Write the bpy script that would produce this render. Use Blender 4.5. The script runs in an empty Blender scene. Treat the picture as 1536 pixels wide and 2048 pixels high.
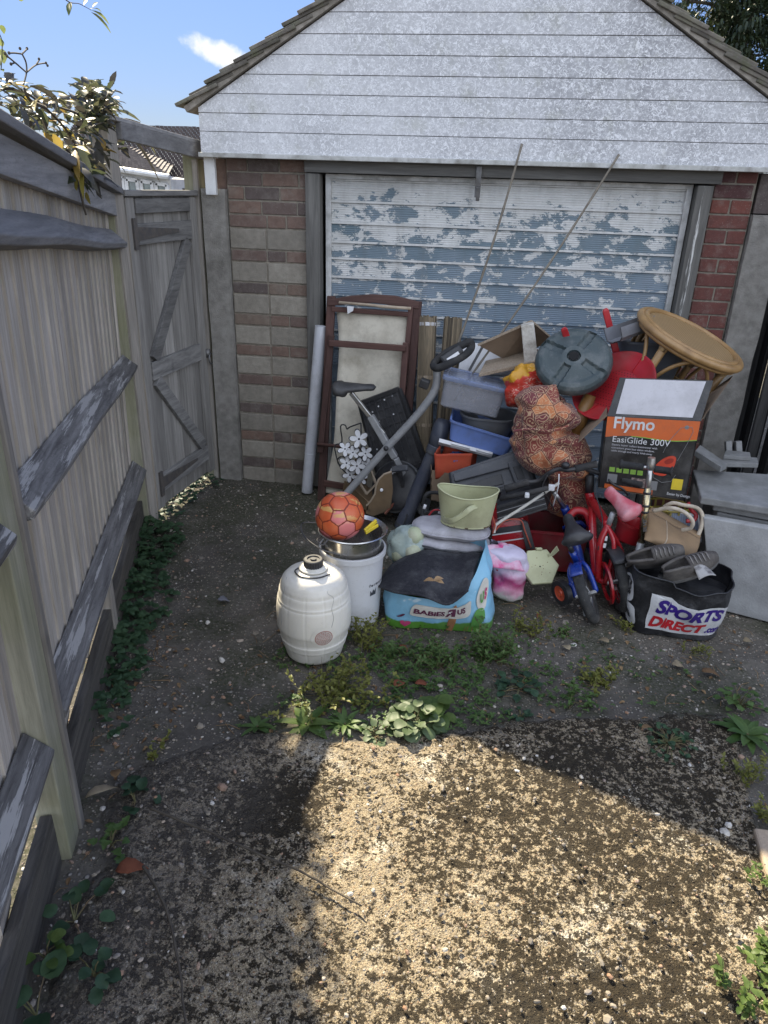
import bpy, bmesh, math, random
import numpy as np
from mathutils import Vector, Matrix, noise, Euler
random.seed(7); np.random.seed(7)
R = math.radians
S = bpy.context.scene
COL = S.collection

# ---------------------------------------------------------------- camera
FPX, W0, H0 = 1445.4, 1536.0, 2048.0
CPOS = Vector((1.0964, -4.406, 1.8436))
YAW, PITCH, ROLL = -0.1335, 0.4237, 0.0315
def _axes():
    cy, sy, cp, sp = math.cos(YAW), math.sin(YAW), math.cos(PITCH), math.sin(PITCH)
    f = Vector((sy*cp, cy*cp, -sp)); r = Vector((cy, -sy, 0)); u = r.cross(f)
    c, s = math.cos(ROLL), math.sin(ROLL)
    return c*r+s*u, -s*r+c*u, f
CR, CU, CF = _axes()
cam = bpy.data.cameras.new('camera'); cam_o = bpy.data.objects.new('camera', cam); COL.objects.link(cam_o)
cam.sensor_fit = 'VERTICAL'; cam.sensor_height = 24; cam.lens = 24*FPX/H0
cam.clip_start = .02; cam.clip_end = 500
m = Matrix((CR, CU, -CF)).transposed().to_4x4(); m.translation = CPOS; cam_o.matrix_world = m
S.camera = cam_o

# ---------------------------------------------------------------- light
SUN_A, SUN_B = 0.645, 0.915            # ground shift of a shadow per metre of height, in x and -y
SUN_EL = math.atan(1/math.hypot(SUN_A, SUN_B))
to_sun = Vector((-SUN_A, SUN_B, 1)).normalized()
SKY_STRENGTH, SKY_SHOULDER, CLOUD_FILL, CLOUD_F = .12, .18, 7.4, 3.7
w = bpy.data.worlds.new('World'); S.world = w; w.use_nodes = True
nt = w.node_tree; nt.nodes.clear()
sky = nt.nodes.new('ShaderNodeTexSky'); sky.sky_type = 'NISHITA'; sky.sun_disc = False
sky.sun_elevation = SUN_EL; sky.sun_rotation = math.atan2(to_sun.x, to_sun.y)
sky.air_density = 1.0; sky.dust_density = 0.3; sky.ozone_density = 3.0; sky.altitude = 50
def _n(k, **kw):
    q = nt.nodes.new(k)
    for a, b in kw.items(): setattr(q, a, b)
    return q
def _vm(op, a, b=None):
    q = _n('ShaderNodeVectorMath', operation=op)
    for i, v in enumerate((a, b)):
        if v is None: continue
        if isinstance(v, (tuple, list, Vector)): q.inputs[i].default_value = v[:]
        else: nt.links.new(v, q.inputs[i])
    return q.outputs['Value'] if op in ('DOT_PRODUCT', 'LENGTH') else q.outputs[0]
def _mt(op, a, b=0.0):
    q = _n('ShaderNodeMath', operation=op)
    for i, v in enumerate((a, b)):
        if isinstance(v, (int, float)): q.inputs[i].default_value = v
        else: nt.links.new(v, q.inputs[i])
    return q.outputs[0]
def _mr(v, a, b, c=0.0, d=1.0):
    q = _n('ShaderNodeMapRange', interpolation_type='SMOOTHSTEP'); nt.links.new(v, q.inputs[0])
    for i, k in enumerate((a, b, c, d)): q.inputs[i+1].default_value = k
    return q.outputs[0]
tcw = _n('ShaderNodeTexCoord').outputs['Generated']
# soft shoulder on the brightest part of the sky near the sun
lum = _n('ShaderNodeRGBToBW'); nt.links.new(sky.outputs[0], lum.inputs[0])
k_ = _mt('DIVIDE', 1.0, _mt('ADD', 1.0, _mt('MULTIPLY', lum.outputs[0], SKY_SHOULDER)))
tint = _vm('MULTIPLY', sky.outputs[0], (.56, .60, .80))
skc = _n('ShaderNodeVectorMath', operation='SCALE'); nt.links.new(tint, skc.inputs[0]); nt.links.new(k_, skc.inputs[3])
# broken white cloud added out of view behind the camera to brighten shaded faces, and one small cloud by the roof
def _noise(v, sc, det=7, ro=.6):
    q = _n('ShaderNodeTexNoise'); q.inputs['Scale'].default_value = sc; q.inputs['Detail'].default_value = det; q.inputs['Roughness'].default_value = ro
    nt.links.new(v, q.inputs['Vector']); return q.outputs['Fac']
back = _mr(_vm('DOT_PRODUCT', tcw, (.15, -.90, .38)), .10, .50)
cm = _mt('MULTIPLY', _mr(_noise(tcw, 2.2), .36, .60), back)
c0 = ((438-768)/FPX*CR-(106-1024)/FPX*CU+CF).normalized(); ex = (CR*.93-CU*.36).normalized(); ey = c0.cross(ex)
off = _vm('SUBTRACT', tcw, c0)
e2 = _mt('ADD', _mt('POWER', _mt('DIVIDE', _mt('ABSOLUTE', _vm('DOT_PRODUCT', off, ex)), .039), 2.0), _mt('POWER', _mt('DIVIDE', _mt('ABSOLUTE', _vm('DOT_PRODUCT', off, ey)), .0125), 2.0))
sm = _mr(_mt('SUBTRACT', _mt('MULTIPLY', _noise(tcw, 34, 6, .62), 2.6), e2), .0, 1.25)
sm = _mt('MULTIPLY', sm, _mr(_vm('DOT_PRODUCT', tcw, c0), .990, .996))
mx1 = _n('ShaderNodeMix', data_type='RGBA'); nt.links.new(cm, mx1.inputs[0]); nt.links.new(skc.outputs[0], mx1.inputs[6]); mx1.inputs[7].default_value = (CLOUD_FILL*.92, CLOUD_FILL, CLOUD_FILL*1.14, 1)
mx2 = _n('ShaderNodeMix', data_type='RGBA'); nt.links.new(sm, mx2.inputs[0]); nt.links.new(mx1.outputs[2], mx2.inputs[6]); mx2.inputs[7].default_value = (CLOUD_F, CLOUD_F, CLOUD_F*1.01, 1)
bg = nt.nodes.new('ShaderNodeBackground'); bg.inputs[1].default_value = SKY_STRENGTH
wo = nt.nodes.new('ShaderNodeOutputWorld')
nt.links.new(mx2.outputs[2], bg.inputs[0]); nt.links.new(bg.outputs[0], wo.inputs[0])
sun = bpy.data.lights.new('sun', 'SUN'); sun.energy = 5.0; sun.angle = R(0.55); sun.color = (1, .88, .66)
so = bpy.data.objects.new('sun', sun); COL.objects.link(so)
so.rotation_euler = to_sun.to_track_quat('Z', 'Y').to_euler(); so.location = (-4, 5, 8)
S.view_settings.view_transform = 'Standard'; S.view_settings.look = 'None'
S.view_settings.gamma = 1; S.view_settings.exposure = 1.38
S.cycles.use_denoising = True
S.cycles.max_bounces = 8; S.cycles.transparent_max_bounces = 12

# ---------------------------------------------------------------- helpers
def _ray(px, py): return (px-W0/2)/FPX*CR - (py-H0/2)/FPX*CU + CF
def at(px, py, Y):                    # the point at depth plane y = Y seen at a photo pixel
    v = _ray(px, py); return CPOS + v*((Y-CPOS.y)/v.y)
def atz(px, py, Z=0.0):
    v = _ray(px, py); return CPOS + v*((Z-CPOS.z)/v.z)
def ppm(p): return FPX/((Vector(p)-CPOS).dot(CF))     # photo pixels per metre at a point
def V(*a): return Vector(a)
def lerp(a, b, t): return a+(b-a)*t
def nz(p, s=1.0): return noise.noise(Vector(p)*s)
def basis(z, x=None):
    z = Vector(z).normalized()
    x = Vector(x) if x is not None else (V(0,0,1).cross(z) if abs(z.z) < .95 else V(1,0,0))
    x = (x - z*x.dot(z)).normalized(); y = z.cross(x)
    return Matrix((x, y, z)).transposed()
def frame(o, z, x=None):
    M_ = basis(z, x).to_4x4(); M_.translation = Vector(o); return M_
def catmull(pts, n=6, closed=False):
    P = [Vector(p) for p in pts]; out = []; L = len(P)
    segs = L if closed else L-1
    for i in range(segs):
        if closed: a, b, c, d = P[(i-1) % L], P[i], P[(i+1) % L], P[(i+2) % L]
        else: a, b, c, d = P[max(i-1,0)], P[i], P[i+1], P[min(i+2,L-1)]
        for k in range(n):
            t = k/n
            out.append(.5*((2*b)+(c-a)*t+(2*a-5*b+4*c-d)*t*t+(3*b-a-3*c+d)*t**3))
    if not closed: out.append(P[-1].copy())
    return out

class MB:
    def __init__(s): s.v = []; s.f = []; s.mi = []; s.r = []; s.cur = 0; s.rnd = None
    def add(s, vs, fs):
        o = len(s.v); s.v += [Vector(v) for v in vs]
        rr = random.random() if s.rnd is None else s.rnd
        for f in fs: s.f.append([i+o for i in f]); s.mi.append(s.cur); s.r.append(rr)
        return s
    def poly(s, pts): return s.add(pts, [list(range(len(pts)))])
    def hexa(s, p):                    # p: 4 bottom, 4 top, matching order
        return s.add(p, [[3,2,1,0],[4,5,6,7],[0,1,5,4],[1,2,6,5],[2,3,7,6],[3,0,4,7]])
    def box(s, c, size, Rm=None):
        c = Vector(c); hx, hy, hz = [k/2 for k in size]
        p = [V(-hx,-hy,-hz),V(hx,-hy,-hz),V(hx,hy,-hz),V(-hx,hy,-hz),V(-hx,-hy,hz),V(hx,-hy,hz),V(hx,hy,hz),V(-hx,hy,hz)]
        if Rm is not None: p = [Rm @ q for q in p]
        return s.hexa([c+q for q in p])
    def bar(s, a, b, wd, th, side=None):      # rectangular bar from a to b; wd along side
        a = Vector(a); b = Vector(b); z = b-a
        Rm = basis(z, side); return s.box((a+b)/2, (wd, th, z.length), Rm)
    def prism(s, pts, off):
        n = len(pts); off = Vector(off); pts = [Vector(p) for p in pts]
        fs = [list(range(n))[::-1], list(range(n, 2*n))]+[[i, (i+1) % n, n+(i+1) % n, n+i] for i in range(n)]
        return s.add(pts+[p+off for p in pts], fs)
    def tube(s, path, r, n=8, cap=True, closed=False, flat=1.0, side=None):
        P = [Vector(p) for p in path]; L = len(P)
        rs = r if isinstance(r, (list, tuple)) else [r]*L
        tang = []
        for i in range(L):
            if closed: t = P[(i+1) % L]-P[(i-1) % L]
            else: t = P[min(i+1,L-1)]-P[max(i-1,0)]
            tang.append(t.normalized() if t.length > 1e-9 else V(0,0,1))
        x = Vector(side) if side is not None else (V(0,0,1).cross(tang[0]) if abs(tang[0].z) < .95 else V(1,0,0))
        vs = []
        for i in range(L):
            t = tang[i]; x = x-t*x.dot(t)
            if x.length < 1e-6: x = t.orthogonal()
            x = x.normalized(); y = t.cross(x)
            for k in range(n):
                a = 2*math.pi*k/n; vs.append(P[i]+x*(math.cos(a)*rs[i])+y*(math.sin(a)*rs[i]*flat))
        fs = []
        for i in range(L if closed else L-1):
            j = (i+1) % L
            for k in range(n): fs.append([i*n+k, i*n+(k+1) % n, j*n+(k+1) % n, j*n+k])
        if cap and not closed: fs += [list(range(n))[::-1], list(range((L-1)*n, L*n))]
        return s.add(vs, fs)
    def lathe(s, prof, Mx=None, n=28, sx=1, sy=1, cap0=False, cap1=False, a0=0, a1=2*math.pi):
        full = abs(a1-a0-2*math.pi) < 1e-6; K = n if full else n+1
        vs = []
        for (r, z) in prof:
            for k in range(K):
                a = a0+(a1-a0)*k/n; vs.append(V(r*math.cos(a)*sx, r*math.sin(a)*sy, z))
        if Mx is not None: vs = [Mx @ v for v in vs]
        fs = []
        for i in range(len(prof)-1):
            for k in range(n):
                k2 = (k+1) % K; fs.append([i*K+k, i*K+k2, (i+1)*K+k2, (i+1)*K+k])
        if cap0: fs.append(list(range(K))[::-1])
        if cap1: fs.append(list(range((len(prof)-1)*K, len(prof)*K)))
        return s.add(vs, fs)
    def grid(s, fn, nu, nv, cu=False, cv=False):
        KU = nu if cu else nu+1; KV = nv if cv else nv+1
        vs = [fn(i/nu, j/nv) for i in range(KU) for j in range(KV)]
        fs = []
        for i in range(nu):
            for j in range(nv):
                i2 = (i+1) % KU; j2 = (j+1) % KV
                fs.append([i*KV+j, i2*KV+j, i2*KV+j2, i*KV+j2])
        return s.add(vs, fs)
    def blob(s, c, r, n=20, mrings=12, fn=None, Rm=None):
        c = Vector(c); r = Vector(r)
        def g(u, v):
            a = 2*math.pi*u; b = math.pi*(v*.998+.001)
            d = V(math.cos(a)*math.sin(b), math.sin(a)*math.sin(b), math.cos(b))
            k = fn(d) if fn else 1.0
            q = V(d.x*r.x, d.y*r.y, d.z*r.z)*k
            return c+(Rm @ q if Rm is not None else q)
        return s.grid(g, n, mrings, cu=True)
    def torus(s, Mx, Rr, r, n=36, k=10, flat=1):
        def g(u, v):
            a = 2*math.pi*u; b = 2*math.pi*v
            return Mx @ V((Rr+r*math.cos(b))*math.cos(a), (Rr+r*math.cos(b))*math.sin(a), r*math.sin(b)*flat)
        return s.grid(g, n, k, cu=True, cv=True)
    def build(s, name, mat, parent=None, smooth=False, bevel=0, sub=0, solid=0, local=False, auto=None):
        me = bpy.data.meshes.new(name)
        vs = s.v
        if parent is not None and not local:
            Mi = WM[parent.name].inverted(); vs = [Mi @ v for v in vs]
        me.from_pydata([v[:] for v in vs], [], s.f); me.update()
        mats = mat if isinstance(mat, (list, tuple)) else [mat]
        for q in mats: me.materials.append(q)
        if len(mats) > 1: me.polygons.foreach_set('material_index', s.mi)
        at_ = me.attributes.new('rnd', 'FLOAT', 'FACE'); at_.data.foreach_set('value', s.r)
        bm = bmesh.new(); bm.from_mesh(me); bmesh.ops.recalc_face_normals(bm, faces=bm.faces); bm.to_mesh(me); bm.free()
        o = bpy.data.objects.new(name, me); COL.objects.link(o)
        if parent is not None: o.parent = parent; WM[o.name] = WM[parent.name].copy()
        else: WM[o.name] = Matrix.Identity(4)
        if smooth:
            me.polygons.foreach_set('use_smooth', [True]*len(me.polygons))
            if auto: me.set_sharp_from_angle(angle=R(auto))
        if sub: md = o.modifiers.new('sub', 'SUBSURF'); md.levels = sub; md.render_levels = sub
        if solid: md = o.modifiers.new('sol', 'SOLIDIFY'); md.thickness = solid; md.offset = 0
        if bevel:
            md = o.modifiers.new('bev', 'BEVEL'); md.width = bevel; md.segments = 2; md.limit_method = 'ANGLE'; md.angle_limit = R(40)
            md.harden_normals = False
        return o
WM = {}
def thing(name, label, cat, loc=(0,0,0), rot=None, group=None):
    o = bpy.data.objects.new(name, None); COL.objects.link(o); o.empty_display_size = .1
    Mx = Matrix.Translation(Vector(loc))
    if rot is not None: Mx = Mx @ (rot.to_4x4() if isinstance(rot, Matrix) else Euler(rot).to_matrix().to_4x4())
    o.location = Vector(loc); o.rotation_euler = Mx.to_euler(); WM[o.name] = Mx
    return tag(o, label, cat, group)
def tag(o, label=None, cat=None, group=None, kind=None):
    if label: o['label'] = label
    if cat: o['category'] = cat
    if group: o['group'] = group
    if kind: o['kind'] = kind
    return o
_txt = {}
def text_geo(body, size=1.0, bold=0.0, shear=0.0, align='LEFT', space=1.0):
    cu = bpy.data.curves.new('t', 'FONT'); cu.body = body; cu.size = size; cu.offset = bold; cu.shear = shear
    cu.align_x = align; cu.space_character = space; cu.resolution_u = 3
    ob = bpy.data.objects.new('t', cu); COL.objects.link(ob)
    dg = bpy.context.evaluated_depsgraph_get(); dg.update()
    me = bpy.data.meshes.new_from_object(ob.evaluated_get(dg))
    bpy.data.objects.remove(ob); bpy.data.curves.remove(cu)
    return me
def add_text(mb, body, fn, size, bold=0.0, shear=0.0, align='LEFT', cut=0.0, space=1.0, sx=1.0, mirror=False):
    """lettering mapped with fn(u, v) -> point; cut > 0 slices the glyphs so that they can follow a curve"""
    me = text_geo(body, size, bold, shear, align, space)
    bm = bmesh.new(); bm.from_mesh(me); bpy.data.meshes.remove(me)
    if not bm.verts: bm.free(); return 0
    xs = [v.co.x for v in bm.verts]; ys = [v.co.y for v in bm.verts]
    if cut:
        x = min(xs)+cut
        while x < max(xs):
            bmesh.ops.bisect_plane(bm, geom=bm.verts[:]+bm.edges[:]+bm.faces[:], plane_co=(x,0,0), plane_no=(1,0,0)); x += cut
        y = min(ys)+cut
        while y < max(ys):
            bmesh.ops.bisect_plane(bm, geom=bm.verts[:]+bm.edges[:]+bm.faces[:], plane_co=(0,y,0), plane_no=(0,1,0)); y += cut
    bm.verts.index_update(); wd = max(xs)
    mb.add([fn(((wd-v.co.x) if mirror else v.co.x)*sx, v.co.y) for v in bm.verts], [[v.index for v in f.verts] for f in bm.faces])
    bm.free(); return wd*sx

# ---------------------------------------------------------------- materials
class NT:
    def __init__(s, name):
        s.m = bpy.data.materials.new(name); s.m.use_nodes = True; s.t = s.m.node_tree; s.t.nodes.clear()
        s.out = s.n('ShaderNodeOutputMaterial'); s.b = s.n('ShaderNodeBsdfPrincipled'); s.l(s.b.outputs[0], s.out.inputs[0])
        s.tc = s.n('ShaderNodeTexCoord')
    def n(s, k): return s.t.nodes.new(k)
    def l(s, a, b): s.t.links.new(a, b)
    def co(s, stretch=(1,1,1), which='Object', rot=(0,0,0)):
        mp = s.n('ShaderNodeMapping'); mp.inputs['Scale'].default_value = stretch; mp.inputs['Rotation'].default_value = rot
        s.l(s.tc.outputs[which], mp.inputs[0]); return mp.outputs[0]
    def noise(s, co, scale, det=6, rough=.55, dist=0):
        k = s.n('ShaderNodeTexNoise'); k.inputs['Scale'].default_value = scale; k.inputs['Detail'].default_value = det
        k.inputs['Roughness'].default_value = rough; k.inputs['Distortion'].default_value = dist; s.l(co, k.inputs['Vector']); return k.outputs['Fac']
    def voro(s, co, scale, feat='F1', out='Distance', rand=1.0):
        k = s.n('ShaderNodeTexVoronoi'); k.feature = feat; k.inputs['Scale'].default_value = scale; k.inputs['Randomness'].default_value = rand
        s.l(co, k.inputs['Vector']); return k.outputs[out]
    def ramp(s, fac, stops, interp='LINEAR'):
        k = s.n('ShaderNodeValToRGB'); e = k.color_ramp.elements; k.color_ramp.interpolation = interp
        while len(e) < len(stops): e.new(.5)
        for i, (p, c) in enumerate(stops):
            e[i].position = p; e[i].color = (c, c, c, 1) if isinstance(c, (int, float)) else (*c, 1)
        s.l(fac, k.inputs[0]); return k.outputs[0]
    def mix(s, fac, a, b, mode='MIX'):
        k = s.n('ShaderNodeMix'); k.data_type = 'RGBA'; k.blend_type = mode
        for i_, v in ((0, fac), (6, a), (7, b)):
            sock = k.inputs[i_]
            if isinstance(v, (int, float)): sock.default_value = v if i_ == 0 else (v, v, v, 1)
            elif isinstance(v, tuple): sock.default_value = (*v, 1)
            else: s.l(v, sock)
        return k.outputs[2]
    def math(s, op, a, b=0.0):
        k = s.n('ShaderNodeMath'); k.operation = op
        for sock, v in ((k.inputs[0], a), (k.inputs[1], b)):
            if isinstance(v, (int, float)): sock.default_value = v
            else: s.l(v, sock)
        return k.outputs[0]
    def attr(s, nm='rnd'):
        k = s.n('ShaderNodeAttribute'); k.attribute_name = nm; return k.outputs['Fac']
    def sep(s, co):
        k = s.n('ShaderNodeSeparateXYZ'); s.l(co, k.inputs[0]); return k.outputs
    def bump(s, h, strength=.5, dist=.01, prev=None):
        k = s.n('ShaderNodeBump'); k.inputs['Strength'].default_value = strength; k.inputs['Distance'].default_value = dist
        s.l(h, k.inputs['Height'])
        if prev is not None: s.l(prev, k.inputs['Normal'])
        return k.outputs[0]
    def set(s, **kw):
        names = dict(col='Base Color', rough='Roughness', metal='Metallic', normal='Normal', alpha='Alpha', spec='Specular IOR Level',
                     coat='Coat Weight', trans='Transmission Weight', sheen='Sheen Weight', sss='Subsurface Weight')
        for k, v in kw.items():
            i = s.b.inputs[names[k]]
            if isinstance(v, (int, float)): i.default_value = v
            elif isinstance(v, tuple): i.default_value = (*v, 1)
            else: s.l(v, i)
        return s
def pm(name, col, col2=None, scale=14, rough=.6, metal=0, bump=0, bscale=None, bdist=.004, stretch=(1,1,1), thr=(.35,.65), dirt=.18, dcol=(.10,.085,.065),
       dscale=5, rnd=0, alpha=1, coat=0, spec=.5, trans=0):
    """plain surface with mottling, a film of dirt and fine bump"""
    t = NT(name); c = t.co(stretch); c0 = t.co()
    col2 = col2 or tuple(k*.82 for k in col)
    base = t.mix(t.ramp(t.noise(c, scale, 7), [(thr[0], 0), (thr[1], 1)]), col, col2)
    if rnd:
        r_ = t.attr(); base = t.mix(1.0, base, t.ramp(r_, [(0, 1-rnd), (1, 1+0*rnd)]), 'MULTIPLY')
    if dirt:
        d = t.ramp(t.noise(c0, dscale, 9, .7), [(.47, 0), (.72, 1)]); base = t.mix(t.math('MULTIPLY', d, dirt*2), base, dcol)
        sp = t.ramp(t.noise(c0, 160, 2, .5), [(.66, 0), (.72, 1)]); base = t.mix(t.math('MULTIPLY', sp, dirt), base, dcol)
        rg = t.ramp(d, [(0, rough), (1, min(1, rough+.2))]); t.set(rough=rg)
    else: t.set(rough=rough)
    t.set(col=base, metal=metal, alpha=alpha, coat=coat, spec=spec, trans=trans)
    if bump: t.set(normal=t.bump(t.noise(c, bscale or scale*4, 5), bump, bdist))
    return t.m
def wood(name, dark, light, axis='z', scale=1, rough=.85, green=0, bump=.5, patch=None):
    st = {'x': (.06,1,1), 'y': (1,.06,1), 'z': (1,1,.06), 'f': (1,.05,1)}[axis]
    t = NT(name); c = t.co(tuple(k*scale for k in st)); c0 = t.co()
    if axis == 'f':                   # grain along the fence line
        mp = t.n('ShaderNodeMapping'); mp.vector_type = 'TEXTURE'; mp.inputs['Rotation'].default_value = (0, 0, .332); mp.inputs['Scale'].default_value = (1, 20, 1)
        t.l(t.tc.outputs['Object'], mp.inputs[0]); c = mp.outputs[0]
    g = t.noise(c, 42, 9, .7, .4); g2 = t.noise(c, 9, 4, .6)
    base = t.mix(t.ramp(g, [(.34, 0), (.62, 1)]), dark, light)
    fg = t.ramp(t.noise(t.co(tuple(k*scale*(.5 if k < .5 else 1) for k in st)), 120, 4, .6), [(.56, 0), (.66, 1)]); base = t.mix(t.math('MULTIPLY', fg, .28), base, tuple(k*.5 for k in dark))
    base = t.mix(t.math('MULTIPLY', t.ramp(g2, [(.4, 0), (.7, 1)]), .45), base, tuple(k*.55 for k in dark))
    base = t.mix(1.0, base, t.ramp(t.attr(), [(0, .62), (1, 1.0)]), 'MULTIPLY')
    if green: base = t.mix(t.math('MULTIPLY', t.ramp(t.noise(c0, 3, 6), [(.35, 0), (.6, 1)]), green), base, (.16,.17,.06))
    if patch: base = t.mix(t.ramp(t.noise(c, patch[1], 8, .7), [(patch[2], 0), (patch[2]+.03, 1)]), base, patch[0])
    kn = t.ramp(t.voro(t.co((3.5,3.5,1.6)), 1.0), [(.03, 1), (.085, 0)]); base = t.mix(t.math('MULTIPLY', kn, .55), base, tuple(k*.35 for k in dark))
    t.set(col=base, rough=rough, normal=t.bump(g, bump, .004), spec=.3); return t.m
def leafmat(name, c1, c2, trans=.35, rough=.5):
    t = NT(name); base = t.mix(t.attr(), c1, c2)
    base = t.mix(t.ramp(t.noise(t.co(), 60, 4), [(.4, 0), (.7, .35)]), base, tuple(k*.55 for k in c1))
    t.set(col=base, rough=rough, spec=.35)
    tr = t.n('ShaderNodeBsdfTranslucent'); t.l(base, tr.inputs[0]); mx = t.n('ShaderNodeMixShader'); mx.inputs[0].default_value = trans
    t.l(t.b.outputs[0], mx.inputs[1]); t.l(tr.outputs[0], mx.inputs[2]); t.l(mx.outputs[0], t.out.inputs[0]); return t.m

# ================================================================ GROUND
def smooth_noise(x, y, s, seed=0, octv=4):
    out = np.zeros(x.shape); amp = 1; tot = 0
    for o in range(octv):
        rs = np.random.RandomState(seed*31+o); g = rs.rand(64, 64); f = s*2**o
        X = x*f; Y = y*f; xi = np.floor(X).astype(int); yi = np.floor(Y).astype(int)
        u = X-xi; v = Y-yi; u = u*u*(3-2*u); v = v*v*(3-2*v); xi %= 64; yi %= 64; x2 = (xi+1) % 64; y2 = (yi+1) % 64
        out += amp*((g[xi,yi]*(1-u)+g[x2,yi]*u)*(1-v)+(g[xi,y2]*(1-u)+g[x2,y2]*u)*v); tot += amp; amp *= .5
    return out/tot
def grid_mesh(name, xs, ys, zf, mat, drop=None):
    X, Y = np.meshgrid(xs, ys, indexing='ij'); Z = zf(X, Y)
    nx, ny = X.shape; co = np.stack([X, Y, Z], -1).reshape(-1, 3).astype(np.float32)
    i, j = np.meshgrid(np.arange(nx-1), np.arange(ny-1), indexing='ij')
    q = np.stack([i*ny+j, (i+1)*ny+j, (i+1)*ny+j+1, i*ny+j+1], -1).reshape(-1, 4)
    if drop is not None: q = q[~drop(X, Y, Z)[:-1,:-1].reshape(-1)]
    me = bpy.data.meshes.new(name); me.vertices.add(len(co)); me.vertices.foreach_set('co', co.ravel())
    me.loops.add(q.size); me.loops.foreach_set('vertex_index', q.ravel().astype(np.int32))
    me.polygons.add(len(q)); me.polygons.foreach_set('loop_start', np.arange(0, q.size, 4, dtype=np.int32))
    me.polygons.foreach_set('loop_total', np.full(len(q), 4, np.int32))
    me.update(calc_edges=True); me.validate(); me.polygons.foreach_set('use_smooth', [True]*len(q))
    me.materials.append(mat); o = bpy.data.objects.new(name, me); COL.objects.link(o); WM[name] = Matrix.Identity(4); return o
def stamp_pebbles(X, Y, Z, n, r0, r1, hk, seed):
    rs = np.random.RandomState(seed); x0, x1 = X[0,0], X[-1,0]; y0, y1 = Y[0,0], Y[0,-1]
    dx = X[1,0]-X[0,0]; dy = Y[0,1]-Y[0,0]; nx, ny = X.shape
    for _ in range(n):
        cx = rs.uniform(x0, x1); cy = rs.uniform(y0, y1); r = r0+(r1-r0)*rs.rand()**2; e = rs.uniform(.6, 1.4)
        i0 = max(0, int((cx-r*1.4-x0)/dx)); i1 = min(nx, int((cx+r*1.4-x0)/dx)+2); j0 = max(0, int((cy-r*1.4-y0)/dy)); j1 = min(ny, int((cy+r*1.4-y0)/dy)+2)
        a = X[i0:i1,j0:j1]-cx; b = Y[i0:i1,j0:j1]-cy
        d = 1-(a*a*e+b*b/e)/(r*r); h = np.where(d > 0, np.sqrt(np.maximum(d, 0))*r*hk, 0)
        Z[i0:i1,j0:j1] = np.maximum(Z[i0:i1,j0:j1], h)
    return Z
def slab_edge(x):                        # y of the concrete's broken front edge
    return np.interp(x, [-.6, .0, .35, .75, 1.25, 1.7, 2.1, 2.6], [-2.70, -2.62, -2.42, -2.36, -2.20, -2.05, -1.95, -1.9])

def soil_nodes(t, c):
    big = t.noise(c, 2.2, 6, .6); fine = t.noise(c, 55, 6, .7)
    base = t.mix(t.ramp(big, [(.35, 0), (.65, 1)]), (.090,.080,.068), (.165,.148,.122))
    base = t.mix(t.ramp(fine, [(.35, .0), (.75, .65)]), base, (.045,.039,.032))
    cell = t.voro(c, 95, 'F1', 'Color'); dist = t.voro(c, 95); big_c = t.voro(c, 38, 'F1', 'Color'); big_d = t.voro(c, 38)
    pick = t.ramp(t.sep(cell)[0], [(.58, 0), (.62, 1)], 'LINEAR')
    stone = t.ramp(t.sep(cell)[1], [(0, (.16,.135,.11)), (.35, (.30,.26,.20)), (.6, (.22,.20,.18)), (.85, (.48,.44,.37)), (1, (.30,.17,.10))])
    m1 = t.math('MULTIPLY', pick, t.ramp(dist, [(.25, 1), (.45, 0)]))
    base = t.mix(t.math('MULTIPLY', m1, .8), base, stone)
    pk2 = t.math('MULTIPLY', t.ramp(t.sep(big_c)[0], [(.86, 0), (.88, 1)]), t.ramp(big_d, [(.22, 1), (.36, 0)]))
    base = t.mix(t.math('MULTIPLY', pk2, .8), base, t.ramp(t.sep(big_c)[1], [(0, (.20,.18,.15)), (1, (.5,.46,.4))]))
    xx, yy, zz_ = t.sep(c); lm_ = t.math('MULTIPLY', t.ramp(xx, [(0, 1), (.55, 0)]), t.ramp(t.math('ADD', yy, 2.0), [(.3, 0), (.7, 1)]))
    moss = t.math('MULTIPLY', t.ramp(t.math('ADD', t.noise(c, 1.9, 5, .65), t.math('MULTIPLY', lm_, .10)), [(.48, 0), (.60, 1)]), t.ramp(t.noise(c, 70, 4, .7), [(.38, .2), (.6, 1)]))
    base = t.mix(t.math('MULTIPLY', moss, .8), base, (.026,.033,.012))
    h = t.math('ADD', t.math('MULTIPLY', m1, .6), t.math('ADD', t.math('MULTIPLY', fine, .7), pk2))
    return base, h
def soil_material():
    t = NT('soil_and_gravel'); base, h = soil_nodes(t, t.co())
    t.set(col=base, rough=.95, spec=.25, normal=t.bump(h, .8, .008)); return t.m
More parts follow.
